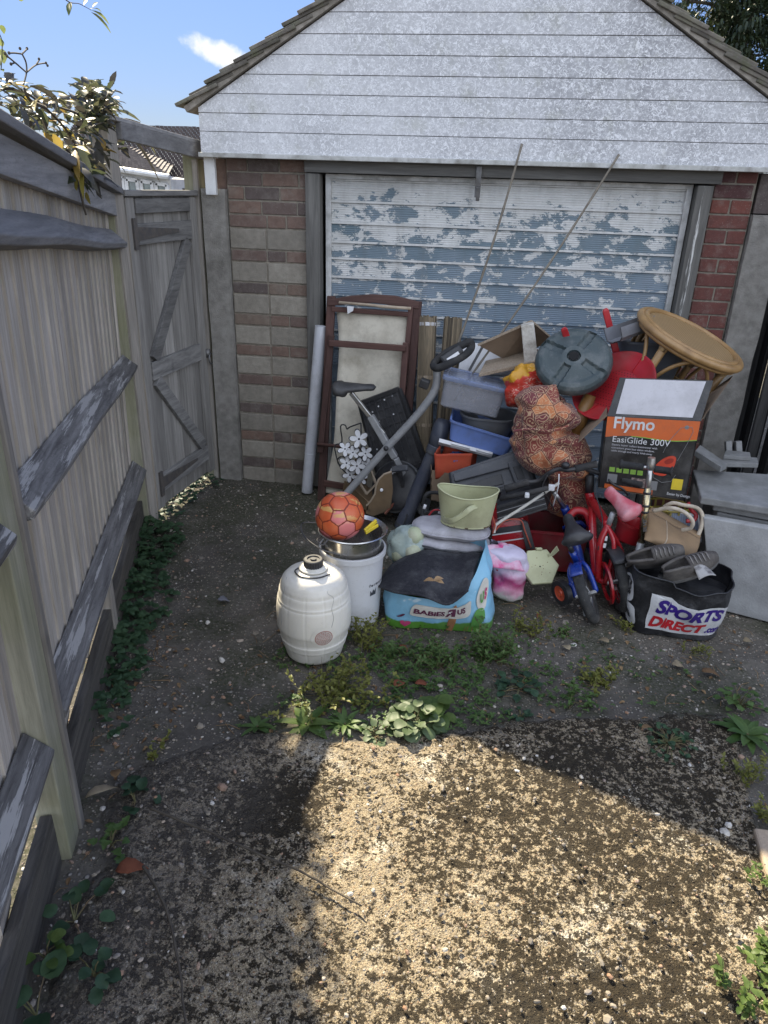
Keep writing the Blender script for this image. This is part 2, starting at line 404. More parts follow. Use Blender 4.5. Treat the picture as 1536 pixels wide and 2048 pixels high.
def slab_material():
    t = NT('exposed_aggregate_concrete'); c = t.co()
    n0 = t.noise(c, 3.2, 9, .62); fine = t.noise(c, 120, 5, .7); mid = t.noise(c, 22, 7, .68)
    cell = t.voro(c, 140, 'F1', 'Color'); dist = t.voro(c, 140); cs = t.voro(c, 330, 'F1', 'Color'); ds = t.voro(c, 330)
    peb = t.ramp(t.sep(cell)[1], [(0, (.27,.215,.145)), (.25, (.37,.30,.205)), (.45, (.19,.155,.115)), (.65, (.42,.35,.25)), (.78, (.28,.165,.09)), (.88, (.13,.12,.11)), (1, (.56,.51,.43))])
    san = t.ramp(t.sep(cs)[1], [(0, (.25,.20,.13)), (.6, (.36,.295,.195)), (1, (.45,.385,.28))])
    mp = t.ramp(dist, [(.30, 1), (.50, 0)]); base = t.mix(mp, san, peb)
    crack = t.ramp(t.voro(c, 140, 'DISTANCE_TO_EDGE'), [(.02, 1), (.10, 0)]); base = t.mix(t.math('MULTIPLY', crack, .62), base, (.075,.055,.033))
    pale = t.math('MULTIPLY', t.ramp(t.noise(c, 4.2, 8, .7), [(.55, 0), (.63, 1)]), t.ramp(mid, [(.42, 0), (.55, 1)]))
    base = t.mix(t.math('MULTIPLY', pale, .8), base, (.64,.58,.47))
    # moss: fine specks and tufts, heavier to the right of a clean worn strip, and to its left partly to paint in shade
    x, y, z_ = t.sep(c)
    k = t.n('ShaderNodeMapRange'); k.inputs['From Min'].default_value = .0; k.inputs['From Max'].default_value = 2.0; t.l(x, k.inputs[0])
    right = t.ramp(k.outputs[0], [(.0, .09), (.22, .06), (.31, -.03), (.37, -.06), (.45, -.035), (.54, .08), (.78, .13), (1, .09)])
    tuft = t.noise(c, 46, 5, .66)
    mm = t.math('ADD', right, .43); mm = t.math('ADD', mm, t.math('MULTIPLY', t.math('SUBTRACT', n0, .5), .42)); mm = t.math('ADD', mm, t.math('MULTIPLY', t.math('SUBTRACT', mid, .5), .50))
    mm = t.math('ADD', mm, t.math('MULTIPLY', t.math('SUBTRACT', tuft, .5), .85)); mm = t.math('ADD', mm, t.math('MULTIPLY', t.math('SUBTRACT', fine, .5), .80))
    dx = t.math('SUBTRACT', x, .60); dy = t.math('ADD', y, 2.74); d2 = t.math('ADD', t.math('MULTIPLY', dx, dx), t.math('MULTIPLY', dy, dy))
    mm = t.math('ADD', mm, t.ramp(d2, [(0, .13), (.05, 0)]))      # round moss-coloured patch painted in for the hinge post and shrub shadow
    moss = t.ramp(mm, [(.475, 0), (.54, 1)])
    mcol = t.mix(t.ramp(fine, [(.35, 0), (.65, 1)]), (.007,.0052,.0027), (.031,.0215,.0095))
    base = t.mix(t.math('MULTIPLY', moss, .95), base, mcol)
    dark = t.ramp(t.noise(c, 1.6, 5, .6), [(.52, 0), (.72, 1)]); base = t.mix(t.math('MULTIPLY', dark, .35), base, (.06,.052,.04))
    film = t.math('MULTIPLY', t.ramp(k.outputs[0], [(.16, 1), (.30, 0)]), t.ramp(mid, [(.3, .75), (.7, .35)])); base = t.mix(film, base, (.135,.12,.105))  # left side of the slab greyed in its colour to stand for shade
    h = t.math('ADD', t.math('MULTIPLY', t.ramp(dist, [(0, 1), (.5, 0)], 'EASE'), .8), t.math('MULTIPLY', t.ramp(ds, [(0, 1), (.5, 0)], 'EASE'), .4))
    h = t.math('ADD', h, t.math('MULTIPLY', moss, t.math('MULTIPLY', fine, 1.6)))
    # soil and moss have crept over the slab's margins
    sbase, sh = soil_nodes(t, c); ek = t.attr('cover'); ek = t.math('ADD', ek, t.math('MULTIPLY', t.math('SUBTRACT', tuft, .5), 1.0)); ek = t.math('ADD', ek, t.math('MULTIPLY', t.math('SUBTRACT', mid, .5), .8)); cov = t.ramp(ek, [(.42, 1), (.58, 0)])
    base = t.mix(cov, base, sbase); h = t.mix(cov, h, sh)
    t.set(col=base, rough=.92, spec=.3, normal=t.bump(h, .9, .006)); return t.m
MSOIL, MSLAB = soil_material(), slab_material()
xs = np.unique(np.concatenate([[-60,-30,-15,-8,-4,-2.2,-1.6], np.arange(-1.2, 2.9, .016), [3.2,4,6,10,20,40,60]]))
ys = np.unique(np.concatenate([[-40,-20,-10,-6,-4.6], np.arange(-4.0, .35, .016), [.6,1,2,4,8,16,32,60]]))
def ground_z(X, Y):
    near = np.clip(1-np.maximum(np.abs(X-.8)-2.0, 0)*2, 0, 1)*np.clip(1-np.maximum(np.abs(Y+1.8)-2.3, 0)*2, 0, 1)
    z = (smooth_noise(X+10, Y+10, 1.6, 1, 5)-.5)*.035+(smooth_noise(X+10, Y+10, 14, 2, 3)-.5)*.018
    return z*near-.004
grid_mesh('ground', xs, ys, ground_z, MSOIL)['kind'] = 'structure'
xs = np.arange(-.42, 2.22, .0047); ys = np.arange(-3.9, -1.80, .0047)
_cov = {}
def slab_z(X, Y):
    e = slab_edge(X)+(smooth_noise(X+5, Y+5, 4, 3, 4)-.5)*.22
    left = np.interp(Y, [-4.2,-3.3,-2.4,-1.8], [.34,.12,-.10,-.3])+(smooth_noise(X+5, Y+5, 5, 6, 4)-.5)*.25
    right = 2.10+(-2.6-Y)*-.10+(smooth_noise(X+5, Y+5, 6, 9, 3)-.5)*.04
    dd = np.minimum(np.minimum((e-Y), (X-left)*.6), (right-X)*2.5)
    k = np.clip(dd/.16+.5, 0, 1); k = k*k*(3-2*k)
    _cov['c'] = np.clip(dd/.34+.38, 0, 1)
    P = stamp_pebbles(X, Y, np.zeros(X.shape), 42000, .003, .0075, .60, 5)
    top = .014+(smooth_noise(X+5, Y+5, 2.2, 11, 4)-.5)*.016+(smooth_noise(X+5, Y+5, 26, 12, 3)-.5)*.010+P
    return -.045+k*(top+.045)
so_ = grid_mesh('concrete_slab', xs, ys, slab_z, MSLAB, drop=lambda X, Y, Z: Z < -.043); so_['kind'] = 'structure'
at_ = so_.data.attributes.new('cover', 'FLOAT', 'POINT'); at_.data.foreach_set('value', _cov['c'].reshape(-1).astype(np.float32))

# ================================================================ GARAGE
M_brick_d = None
def brick_material(name, stops, dustc=(.30,.27,.23)):
    t = NT(name); c = t.co(); r_ = t.attr()
    base = t.ramp(r_, stops)
    base = t.mix(t.ramp(t.noise(c, 26, 8, .65), [(.35, .0), (.75, .5)]), base, (.055,.035,.032))
    base = t.mix(t.math('MULTIPLY', t.ramp(t.noise(c, 11, 9, .7), [(.50, 0), (.70, 1)]), .45), base, dustc)
    sp = t.ramp(t.noise(c, 210, 2), [(.66, 0), (.70, 1)]); base = t.mix(t.math('MULTIPLY', sp, .5), base, (.40,.36,.32))
    t.set(col=base, rough=.93, spec=.25, normal=t.bump(t.noise(c, 95, 6, .7), .7, .004)); return t.m
M_brickL = brick_material('weathered_brown_brick', [(0, (.12,.10,.092)), (.3, (.185,.13,.108)), (.7, (.215,.145,.112)), (1, (.21,.165,.13))])
M_brickR = brick_material('red_brick', [(0, (.10,.05,.05)), (.25, (.16,.065,.055)), (.7, (.20,.072,.055)), (1, (.155,.065,.055))])
M_block = pm('sandy_concrete_block', (.33,.30,.25), (.26,.235,.195), 30, .95, bump=.8, bscale=120, bdist=.004, dirt=.25, dcol=(.13,.115,.09), rnd=.25, dscale=9)
M_mortar = pm('lime_mortar', (.30,.265,.215), (.22,.195,.155), 40, .95, bump=.9, bscale=110, bdist=.005, dirt=.3, dcol=(.13,.12,.09))
M_conc = pm('pebbly_concrete', (.30,.285,.255), (.215,.20,.18), 22, .95, bump=.9, bscale=150, bdist=.005, dirt=.35, dcol=(.09,.085,.07), dscale=4)
def siding_material():
    t = NT('lichen_spotted_white_cladding'); c = t.co(); c2 = t.co((1, 1, 1.15))
    wv = t.n('ShaderNodeTexNoise'); wv.inputs['Scale'].default_value = 22; wv.inputs['Detail'].default_value = 3; t.l(c, wv.inputs['Vector'])
    vm = t.n('ShaderNodeVectorMath'); vm.operation = 'MULTIPLY_ADD'; vm.inputs[1].default_value = (.09,.09,.09); t.l(wv.outputs['Color'], vm.inputs[0]); t.l(c2, vm.inputs[2])
    worm = t.ramp(t.math('ABSOLUTE', t.math('SUBTRACT', t.noise(vm.outputs[0], 30, 2, .55, 1.0), .5)), [(.012, 1), (.034, 0)])     # pale snail-trail lines
    grime = t.ramp(t.noise(c, 55, 7, .75), [(.30, 0), (.52, 1)]); gbig = t.ramp(t.noise(c, 2.4, 6, .65), [(.28, .35), (.62, 1)])
    x, y, z_ = t.sep(c)
    k = t.n('ShaderNodeMapRange'); k.inputs['From Min'].default_value = -.6; k.inputs['From Max'].default_value = .7; k.inputs['To Min'].default_value = .60; t.l(x, k.inputs[0])
    amt = t.math('MULTIPLY', t.math('MULTIPLY', grime, gbig), k.outputs[0])
    amt = t.math('MULTIPLY', amt, t.math('SUBTRACT', 1.0, t.math('MULTIPLY', worm, .8)))
    base = t.mix(t.math('MULTIPLY', amt, 1.0), (.66,.66,.665), (.30,.30,.31)); base = t.mix(t.math('MULTIPLY', t.math('MULTIPLY', worm, gbig), .75), base, (.76,.76,.77))
    sp = t.ramp(t.noise(c, 130, 3, .6), [(.64, 0), (.69, 1)]); base = t.mix(t.math('MULTIPLY', sp, .55), base, (.17,.165,.14))
    gz = t.math('MULTIPLY', t.ramp(t.noise(c, 7, 6, .7), [(.55, 0), (.72, 1)]), t.ramp(t.sep(t.co())[2], [(0, 1), (1, 1)]))
    base = t.mix(t.math('MULTIPLY', gz, .30), base, (.25,.25,.15))
    t.set(col=base, rough=.75, spec=.35, normal=t.bump(t.noise(c, 60, 6), .25, .002)); return t.m
M_siding = siding_material()
M_groove = pm('dark_gap', (.03,.03,.028), dirt=0, rough=.9)
def door_material():
    t = NT('peeling_white_over_blue_paint'); c = t.co(); cs = t.co((.62, 1, 1)); x, y, z_ = t.sep(c)
    n1 = t.noise(cs, 12, 13, .75, .25); n2 = t.noise(t.co((.22,1,1.6)), 3.2, 3, .5)
    k = t.n('ShaderNodeMapRange'); k.inputs['From Min'].default_value = .9; k.inputs['From Max'].default_value = 1.9; t.l(z_, k.inputs[0])
    bias = t.ramp(k.outputs[0], [(0, -.08), (.30, -.055), (.55, -.028), (.76, -.005), (.84, .06), (1, .13)])
    bias = t.ramp(k.outputs[0], [(0, .0), (.25, .035), (.45, .065), (.66, .09), (.82, .105), (.865, .17), (1, .27)])
    mm = t.math('ADD', n1, t.math('MULTIPLY', t.math('SUBTRACT', n2, .5), .15)); mm = t.math('ADD', mm, bias); mm = t.math('ADD', mm, t.ramp(y, [(.050, .10), (.0555, 0)]))
    white = t.ramp(mm, [(.600, 0), (.608, 1)]); edge = t.math('MULTIPLY', t.ramp(mm, [(.575, 0), (.600, 1)]), t.math('SUBTRACT', 1.0, white))
    blue = t.mix(t.ramp(t.noise(c, 4, 6, .6), [(.35, 0), (.65, 1)]), (.125,.18,.21), (.195,.245,.285))
    blue = t.mix(t.ramp(k.outputs[0], [(.0, .75), (.65, 0)]), blue, (.225,.28,.355))
    blue = t.mix(t.math('MULTIPLY', edge, .5), blue, (.09,.12,.14))
    wh = t.mix(t.ramp(t.noise(c, 9, 8, .7), [(.4, 0), (.7, 1)]), (.62,.62,.60), (.46,.46,.44))
    base = t.mix(white, blue, wh)
    stn = t.ramp(t.noise(t.co((8,1,.5)), 2.5, 6), [(.52, 0), (.75, .25)]); base = t.mix(stn, base, (.16,.15,.13))
    t.set(col=base, rough=t.ramp(white, [(0, .45), (1, .65)]), normal=t.bump(white, .5, .0012)); return t.m
M_door = door_material()
M_greywood = wood('weathered_grey_timber', (.13,.125,.115), (.25,.24,.22), 'z', patch=((.62,.61,.58), 7, .63))
M_greywoodx = wood('weathered_grey_lintel', (.135,.13,.12), (.235,.23,.215), 'x', patch=((.60,.59,.56), 6, .66))
M_whitepaint = pm('flaking_white_paint', (.60,.60,.585), (.42,.42,.40), 12, .6, thr=(.45,.6), dirt=.3)
M_plastic_white = pm('white_plastic_trim', (.70,.70,.69), (.62,.62,.61), 10, .45, dirt=.2)
M_tile = pm('mossy_roof_tile', (.115,.10,.085), (.19,.17,.14), 18, .9, bump=.8, bscale=60, bdist=.006, dirt=.35, dcol=(.10,.115,.05), rnd=.4, dscale=7)
M_steel_old = pm('dull_steel', (.22,.22,.22), (.12,.115,.11), 20, .5, .8, dirt=.25)
M_blackgap = pm('unlit_interior', (.012,.012,.012), dirt=0, rough=1)

gar = thing('brick_garage', 'brick garage with white lichen-spotted gable cladding and a peeling blue up-and-over door', 'garage', (.96, 0, 0))
XR, XRe = 2.212, 2.425
wall = MB()
def brick(mb, x0, x1, z0, z1, y=.0, d=.05, j=.0012, rnd=None):
    g = .0048; mb.rnd = random.random() if rnd is None else rnd
    o = [random.uniform(-j, j) for _ in range(6)]
    f = y+random.uniform(-.0025, .002)
    p = [V(x0+g+o[0], f, z0+g+o[1]), V(x1-g+o[2], f, z0+g+o[3]), V(x1-g+o[2], f+d, z0+g+o[3]), V(x0+g+o[0], f+d, z0+g+o[1]),
         V(x0+g+o[4], f, z1-g+o[5]), V(x1-g+o[2], f, z1-g+o[1]), V(x1-g+o[2], f+d, z1-g+o[1]), V(x0+g+o[4], f+d, z1-g+o[5])]
    mb.hexa(p)
ZT = 1.969; X0 = -.472
rows = [[-.472,-.345,-.158,0], [-.472,-.262,-.045,0], [-.472,-.37,-.16,0], [-.472,-.27,-.058,0], [-.472,-.24,-.125,0]]
wall.cur = 0
for k, r_ in enumerate(rows):
    for a, b in zip(r_[:-1], r_[1:]): brick(wall, a, b, ZT-.075*(k+1), ZT-.075*k)
z = ZT-.375
while z > .05:
    a = -.245+random.uniform(-.006,.006); wall.cur = 1; zb = z-.119
    brick(wall, X0, a, max(zb, -.02), z); brick(wall, a, 0, max(zb, -.02), z)
    wall.cur = 0; zc = zb-.069
    if zc > 0:
        b = -.125+random.uniform(-.008,.008)
        brick(wall, X0, a, zc, zb); brick(wall, a, b, zc, zb); brick(wall, b, 0, zc, zb)
    z = zc
wo_ = wall.build('wall', [M_brickL, M_block, M_brickR], gar, bevel=.004)
mo = MB(); mo.box((-.236, .062, .98), (.472, .108, 2.0)); mo.build('mortar', M_mortar, wo_)
wall = MB(); wall.cur = 2; xm = (XR+XRe)/2
for k in range(27):
    z1 = ZT-.075*k+.012
    if z1 < .03: break
    off = random.uniform(-.008,.008); w_ = -.010 if k % 4 == 1 else 0
    rn = .02 if k == 1 else None
    if k % 2: brick(wall, XR, XRe+w_, z1-.075, z1, rnd=rn)
    else: brick(wall, XR, xm+off, z1-.075, z1); brick(wall, xm+off, XRe+w_, z1-.075, z1)
wo_ = wall.build('wall', [M_brickL, M_block, M_brickR], gar, bevel=.004)
mo = MB(); mo.box((xm, .062, .98), (.213, .108, 2.0))
mo.build('mortar', M_mortar, wo_)
for x in (-.52, 2.44):
    sw = MB(); sw.box((x, 2.7, 1.05), (.10, 5.1, 2.15)); sw.build('side_wall', M_conc, gar)
sw = MB(); sw.box((.96, 5.2, 1.5), (3.0, .08, 3.0)); sw.build('rear_wall', M_conc, gar)
def pillar(x0, x1, zt, nm='concrete_pillar', yf=-.035):
    b = MB(); n = 14
    for i in range(n):
        z0 = -.03+(zt+.03)*i/n; z1 = -.03+(zt+.03)*(i+1)/n
        if i == 0: ring0 = [V(x0, yf, z0), V(x1, yf, z0), V(x1, yf+.14, z0), V(x0, yf+.14, z0)]
        j = lambda: random.uniform(-.003,.003)
        ring1 = [V(x0+j(), yf+j(), z1), V(x1+j(), yf+j(), z1), V(x1, yf+.14, z1), V(x0, yf+.14, z1)]
        b.hexa(ring0+ring1); ring0 = ring1
    # merge the stack into one skin: rebuilt as side quads only
    c = MB(); c.v = b.v; 
    for i in range(n):
        o = i*8
        for q in ([0,1,5,4],[1,2,6,5],[2,3,7,6],[3,0,4,7]): c.f.append([o+k for k in q]); c.mi.append(0); c.r.append(.5)
    c.f.append([(n-1)*8+k for k in (4,5,6,7)]); c.mi.append(0); c.r.append(.5)
    return c.build(nm, M_conc, gar)
pillar(-.617, -.475, 1.80); pillar(2.431, 2.600, 1.76)
pb = MB(); brick(pb, -.55, -.475, 1.79, 1.965, .03, .08, rnd=.4); pb.build('wall_cap_block', M_brickL, gar, bevel=.004)
pb = MB(); brick(pb, 2.432, 2.6, 1.76, 1.965, .0, .10, rnd=0); pb.build('wall_cap_block', M_brickL, gar, bevel=.004)
t_ = MB(); t_.box((-.540, -.068, 1.868), (.062, .03, .20)); t_.build('corner_trim', M_plastic_white, gar, bevel=.003)
# door frame
jl = MB(); jl.bar((.043, .005, 0), (.043, .005, 1.896), .084, .09, (1,0,0)); jl.build('jamb', M_greywood, gar, bevel=.004)
jr = MB(); jr.bar((2.163, .005, 0), (2.163, .005, 1.893), .082, .09, (1,0,0)); jr.build('jamb', M_greywood, gar, bevel=.004)
li = MB(); li.bar((.0, .0, 1.932), (2.235, .0, 1.932), .062, .10, (0,0,1)); li.build('lintel', M_greywoodx, gar, bevel=.004)
# up-and-over door
d_ = MB(); zs_ = [1.872, 1.757, 1.643, 1.538, 1.446, 1.341, 1.236, 1.131, 1.026, .921, .816, .711, .606, .501, .396, .291, .186, .081]
prof = []
for a, b in zip(zs_[:-1], zs_[1:]):
    prof += [(.046, a), (.046, a-.008), (.058, a-.012)]
    h = a-.012-(b+.004); nrib = 8
    for i in range(nrib):
        zz = a-.012-h*(i+.0)/nrib
        prof += [(.0585, zz-.001), (.0565, zz-h/nrib*.35), (.0565, zz-h/nrib*.75), (.0585, zz-h/nrib*.97)]
    prof += [(.058, b+.004), (.046, b+.0035)]
prof.append((.046, .05))
nX = 24; xsd = [.135+(2.085-.135)*i/nX for i in range(nX+1)]
d_.add([V(x, y+.0012*math.sin(x*5+zz*3), zz) for (y, zz) in prof for x in xsd],
       [[i*(nX+1)+k, i*(nX+1)+k+1, (i+1)*(nX+1)+k+1, (i+1)*(nX+1)+k] for i in range(len(prof)-1) for k in range(nX)])
do = d_.build('garage_door', M_door, gar)
fr = MB(); fr.bar((.1195, .055, .03), (.1195, .055, 1.875), .031, .05, (1,0,0)); fr.bar((2.1005, .055, .03), (2.1005, .055, 1.875), .031, .05, (1,0,0)); fr.bar((.104, .055, 1.885), (2.116, .055, 1.885), .024, .05, (0,0,1))
fr.build('door_edge_frame', M_whitepaint, do, bevel=.002)
bk = MB(); bk.box((1.11, .125, .95), (2.02, .02, 1.9)); bk.build('door_backing', M_blackgap, do)
la = MB(); la.bar((.972, -.062, 1.955), (.972, -.058, 1.80), .030, .012, (1,0,0)); la.bar((.975, -.07, 1.855), (.975, -.055, 1.785), .020, .03, (1,0,0)); la.build('latch', M_steel_old, gar, bevel=.002)
# gable cladding
XC, SL = .96, .60
def xl(z): return -.573 if z < 2.204 else -.573+(z-2.204)/SL
cl = MB(); zz = [1.983, 2.09, 2.18, 2.273, 2.364, 2.455, 2.547, 2.641, 2.735, 2.83, 2.925, 3.02, 3.12]
def board(z0, z1, y0=-.1075, y1=-.1050):
    if z0 < 2.204 < z1: zl = [z0, 2.204, z1]
    else: zl = [z0, z1]
    pts = [(xl(q), q) for q in zl]+[(2*XC-xl(q), q) for q in reversed(zl)]
    def yy(q): return lerp(y0, y1, (q-z0)/(z1-z0))
    cl.prism([V(x, yy(q), q) for x, q in pts], (0, .022, 0))
for a, b in zip(zz[:-1], zz[1:]): cl.rnd = random.random(); board(a+.0012, b-.0012)
cl.build('gable_cladding', M_siding, gar, bevel=.0016)
gb = MB(); gb.prism([V(-.568, -.088, 1.98), V(-.568, -.088, 2.2), V(XC, -.088, 3.10), V(2*XC+.568, -.088, 2.2), V(2*XC+.568, -.088, 1.98)], (0, .05, 0)); gb.build('gable_backing', pm('dull_grey_backing', (.21,.21,.205), dirt=0), gar)
dt = MB(); dt.bar((-.583, -.112, 1.973), (2.50, -.112, 1.973), .024, .034, (0,0,1)); dt.bar((-.583, -.075, 1.967), (2.50, -.075, 1.967), .010, .09, (0,0,1)); dt.build('drip_trim', pm('grimy_white_trim', (.50,.50,.48), (.36,.36,.33), 14, .6, dirt=.4, dscale=9), gar, bevel=.003)
# roof: overlapping tile courses either side
ro = MB(); th = math.atan(SL); rl = (3.16-2.20)/math.sin(th)
def tiles(sgn):
    u = V(math.cos(th)*sgn, 0, math.sin(th)); nrm = V(-math.sin(th)*sgn, 0, math.cos(th))
    e = V(XC-sgn*(XC+.655), 0, 2.185)
    n = 19; g = 1.92/n
    for i in range(n):
        s0 = g*i-.02
        for y0, y1 in ((-.145, .10), (.102, .40), (.402, 1.2), (1.203, 2.5), (2.503, 5.3)):
            ro.rnd = random.random(); j = random.uniform(-.006,.006); tl = random.uniform(-.004,.004); yj = random.uniform(-.014,.012) if y0 < -.1 else 0
            a = e+u*(s0+j)+nrm*(.050+tl); b = e+u*(s0+.265)+nrm*(.012+tl)
            if (b.x-XC)*sgn > .0: b = b-u*((b.x-XC)*sgn/u.x*sgn)
            if (a.x-XC)*sgn > -.03: continue
            q = [V(a.x, y0+yj, a.z), V(b.x, y0+yj, b.z), V(b.x, y1, b.z), V(a.x, y1, a.z)]
            ro.hexa([p-nrm*.019 for p in q]+q)
tiles(1); tiles(-1); ro.rnd = .6
for y in np.arange(-.17, 5.2, .32): ro.tube([V(XC, y, 3.17), V(XC, y+.31, 3.17)], .10, 8)
rof = ro.build('roof', M_tile, gar, bevel=.004)
uc = MB()
for sgn in (1, -1):
    u = V(math.cos(th)*sgn, 0, math.sin(th)); nrm = V(-math.sin(th)*sgn, 0, math.cos(th)); e = V(XC-sgn*(XC+.63), 0, 2.178)
    q = [e, e+u*1.86, e+u*1.86+nrm*.030, e+nrm*.030]
    uc.prism([V(p.x, -.132, p.z) for p in q], (0, 5.4, 0))
uc.build('verge_bedding', pm('bedding_mortar', (.30,.27,.23), (.20,.18,.15), 25, .95, bump=.8, bscale=90, dirt=.4), rof)

# ================================================================ FENCE + GATE
FA = V(-.759, -.89, 0); FD = V(.32641, -.94523, 0); FN = V(-.94523, -.32641, 0)    # along, and away from the drive
def fp(s, t, z): return FA+FD*s+FN*(t-.025*z)+V(0,0,z*(1+.055*s))
M_board = wood('silvered_fence_board', (.44,.385,.33), (.66,.605,.54), 'z', rough=.9, green=.08)
M_rail = wood('blackened_rail', (.075,.070,.068), (.25,.24,.23), 'f', rough=.9, patch=((.33,.32,.305), 26, .54))
M_post = wood('green_stained_post', (.24,.23,.17), (.40,.38,.29), 'z', green=.4)
M_plank = wood('pale_cover_plank', (.27,.245,.215), (.46,.42,.365), 'z')
M_gravelb = wood('dark_gravel_board', (.060,.055,.048), (.15,.135,.115), 'f')
fen = thing('timber_fence', 'long weathered close-board fence running along the left of the drive', 'fence', FA)
LF = 4.6
bd = MB(); s = -.06; i = 0
while s < LF:
    w_ = random.uniform(.098, .108); bd.rnd = random.random(); zt = 1.74+random.uniform(-.006,.006); zb = .17+random.uniform(-.03,.03)
    # feather edge: thick left lap, thin right
    q = []
    for z_ in (zb, zt):
        zb2 = z_ if z_ == zt else z_+random.uniform(-.02,.02)
        q += [fp(s, .046, z_), fp(s+w_+.012, .037, zb2), fp(s+w_+.012, .054, zb2), fp(s, .052, z_)]
    bd.hexa(q); s += w_; i += 1
bd.build('board_panel', M_board, fen)
for z0, hh, tt in ((1.57, .085, .045), (.965, .085, .050), (.385, .085, .050)):
    for sa, sb in ((-.02, 2.10), (2.26, LF)):
        rb = MB(); a = 10
        P0 = []
        for k in range(a+1):
            s_ = sa+(sb-sa)*k/a; wob = .004*math.sin(s_*5+z0*9)
            P0.append([fp(s_, .036, z0-hh/2-.012+wob), fp(s_, -.030, z0-hh/2+wob), fp(s_, -.036, z0-hh/2+.022+wob), fp(s_, .036, z0+hh/2+wob)])
        vs = [p for ring in P0 for p in ring]; n = 4
        fs = [[i_*n+k, i_*n+(k+1) % n, (i_+1)*n+(k+1) % n, (i_+1)*n+k] for i_ in range(a) for k in range(n)]+[[0,1,2,3],[a*n+3,a*n+2,a*n+1,a*n]]
        rb.add(vs, fs); rb.build('rail', M_rail if z0 < 1.5 else wood('grey_top_rail', (.20,.195,.195), (.36,.35,.345), 'f'), fen, bevel=.004)
def post(s, wd, zt, tt0, tt1, m, nm):
    b = MB(); q = [fp(s-wd/2, tt0, -.05), fp(s+wd/2, tt0, -.05), fp(s+wd/2, tt1, -.05), fp(s-wd/2, tt1, -.05)]
    b.hexa(q+[p+V(0,0,zt+.05) for p in q]); return b.build(nm, m, fen, bevel=.004)
post(2.20, .11, 1.76, -.03, .045, M_post, 'post'); post(2.125, .035, 1.76, -.040, .03, M_plank, 'post_cover')
post(-.035, .06, 1.76, -.03, .06, M_post, 'post')
post(1.12, .07, .35, -.012, .045, M_plank, 'stake')
post(4.4, .10, 1.80, -.045, .045, M_post, 'post')
gbm = MB(); gbm.rnd = .5
for sa, sb in ((.0, 2.10), (2.26, LF)):
    q = [fp(sa, -.004, -.05), fp(sb, -.004, -.05), fp(sb, .030, -.05), fp(sa, .030, -.05)]; gbm.hexa(q+[p+V(0,0,.235) for p in q])
gbm.build('gravel_board', M_gravelb, fen, bevel=.004)
cp = MB(); M_cap = wood('grey_capping', (.22,.215,.215), (.38,.37,.365), 'f')
q = [fp(-.08, -.03, 1.775), fp(LF, -.03, 1.775), fp(LF, .085, 1.775), fp(-.08, .085, 1.775)]
cp.hexa(q+[p+V(0,0,.030) for p in q]); cp.build('capping_rail', M_cap, fen, bevel=.004)
cr2 = MB(); q = [fp(-.08, .0, 1.675), fp(LF, .0, 1.675), fp(LF, .034, 1.675), fp(-.08, .034, 1.675)]; cr2.hexa(q+[p+V(0,0,.098) for p in q]); cr2.build('counter_rail', M_cap, fen, bevel=.003)

GD = V(.103, .9947, 0).normalized(); GN = V(GD.y, -GD.x, 0)      # along the gate; towards the drive
def gp(s, t, z): return FA+GD*s+GN*t+V(0,0,z)
gate = thing('timber_gate', 'ledged and braced timber side gate with black strap hinges and a ring latch', 'gate', gp(.12, 0, 0))
def gbar(mb, a, b, wd, th, t=.0):
    a = gp(a[0], t, a[1]); b = gp(b[0], t, b[1]); z = (b-a); side = GN.cross(z); return mb.bar(a, b, wd, th, side)
M_gatew = wood('grey_gate_board', (.24,.225,.205), (.42,.40,.37), 'z')
M_gater = wood('grey_gate_rail', (.16,.155,.15), (.33,.32,.305), 'y')
g1 = MB(); s = .125
while s < .845:
    g1.rnd = random.random(); w_ = min(.098, .85-s)
    g1.bar(gp(s+w_/2, -.012, .065), gp(s+w_/2, -.012, 1.765), w_-.003, .018, GD); s += w_
g1.build('board_panel', M_gatew, gate, bevel=.002)
for z_, wd in ((.215,.10), (.872,.10), (1.58,.10), (1.715,.07)):
    g2 = MB(); gbar(g2, (.215, z_), (.775, z_), wd, .028, .011); g2.build('ledge', M_gater, gate, bevel=.003)
for a_, b_ in (((.26, .93), (.735, 1.525)), ((.26, .815), (.735, .27))):
    g3 = MB(); gbar(g3, a_, b_, .075, .026, .012); g3.build('brace', M_gater, gate, bevel=.003)
for s_ in (.165, .815):
    g4 = MB(); gbar(g4, (s_, .07), (s_, 1.755), .075, .024, .0105); g4.build('stile', M_gatew, gate, bevel=.003)
g5 = MB(); gbar(g5, (.11, 1.775), (.86, 1.775), .028, .075, .0); g5.build('top_capping', M_gater, gate, bevel=.003)
M_iron = pm('rusty_black_iron', (.10,.095,.095), (.15,.13,.115), 30, .7, .4, dirt=.2)
for z_ in (1.585, .222):
    h = MB(); h.add([gp(.19, .030, z_+.034), gp(.19, .030, z_-.034), gp(.62, .030, z_-.008), gp(.62, .030, z_+.008), gp(.19, .026, z_+.034), gp(.19, .026, z_-.034), gp(.62, .026, z_-.008), gp(.62, .026, z_+.008)],
        [[0,1,2,3],[4,5,6,7],[0,3,7,4],[1,2,6,5],[0,1,5,4],[2,3,7,6]])
    h.bar(gp(.175, .030, z_+.075), gp(.175, .030, z_-.075), .032, .012, GD); h.build('strap_hinge', M_iron, gate, bevel=.001)
rg = MB(); rg.torus(frame(gp(.865, .045, .815), GN), .032, .0045, 24, 8); rg.box(gp(.865, .02, .85), (.04, .05, .05)); rg.build('ring_latch', M_steel_old, gate, smooth=True)
gf = thing('gate_frame', 'pair of tall grey posts with a cross beam framing the side gate', 'frame', gp(.05, 0, 0))
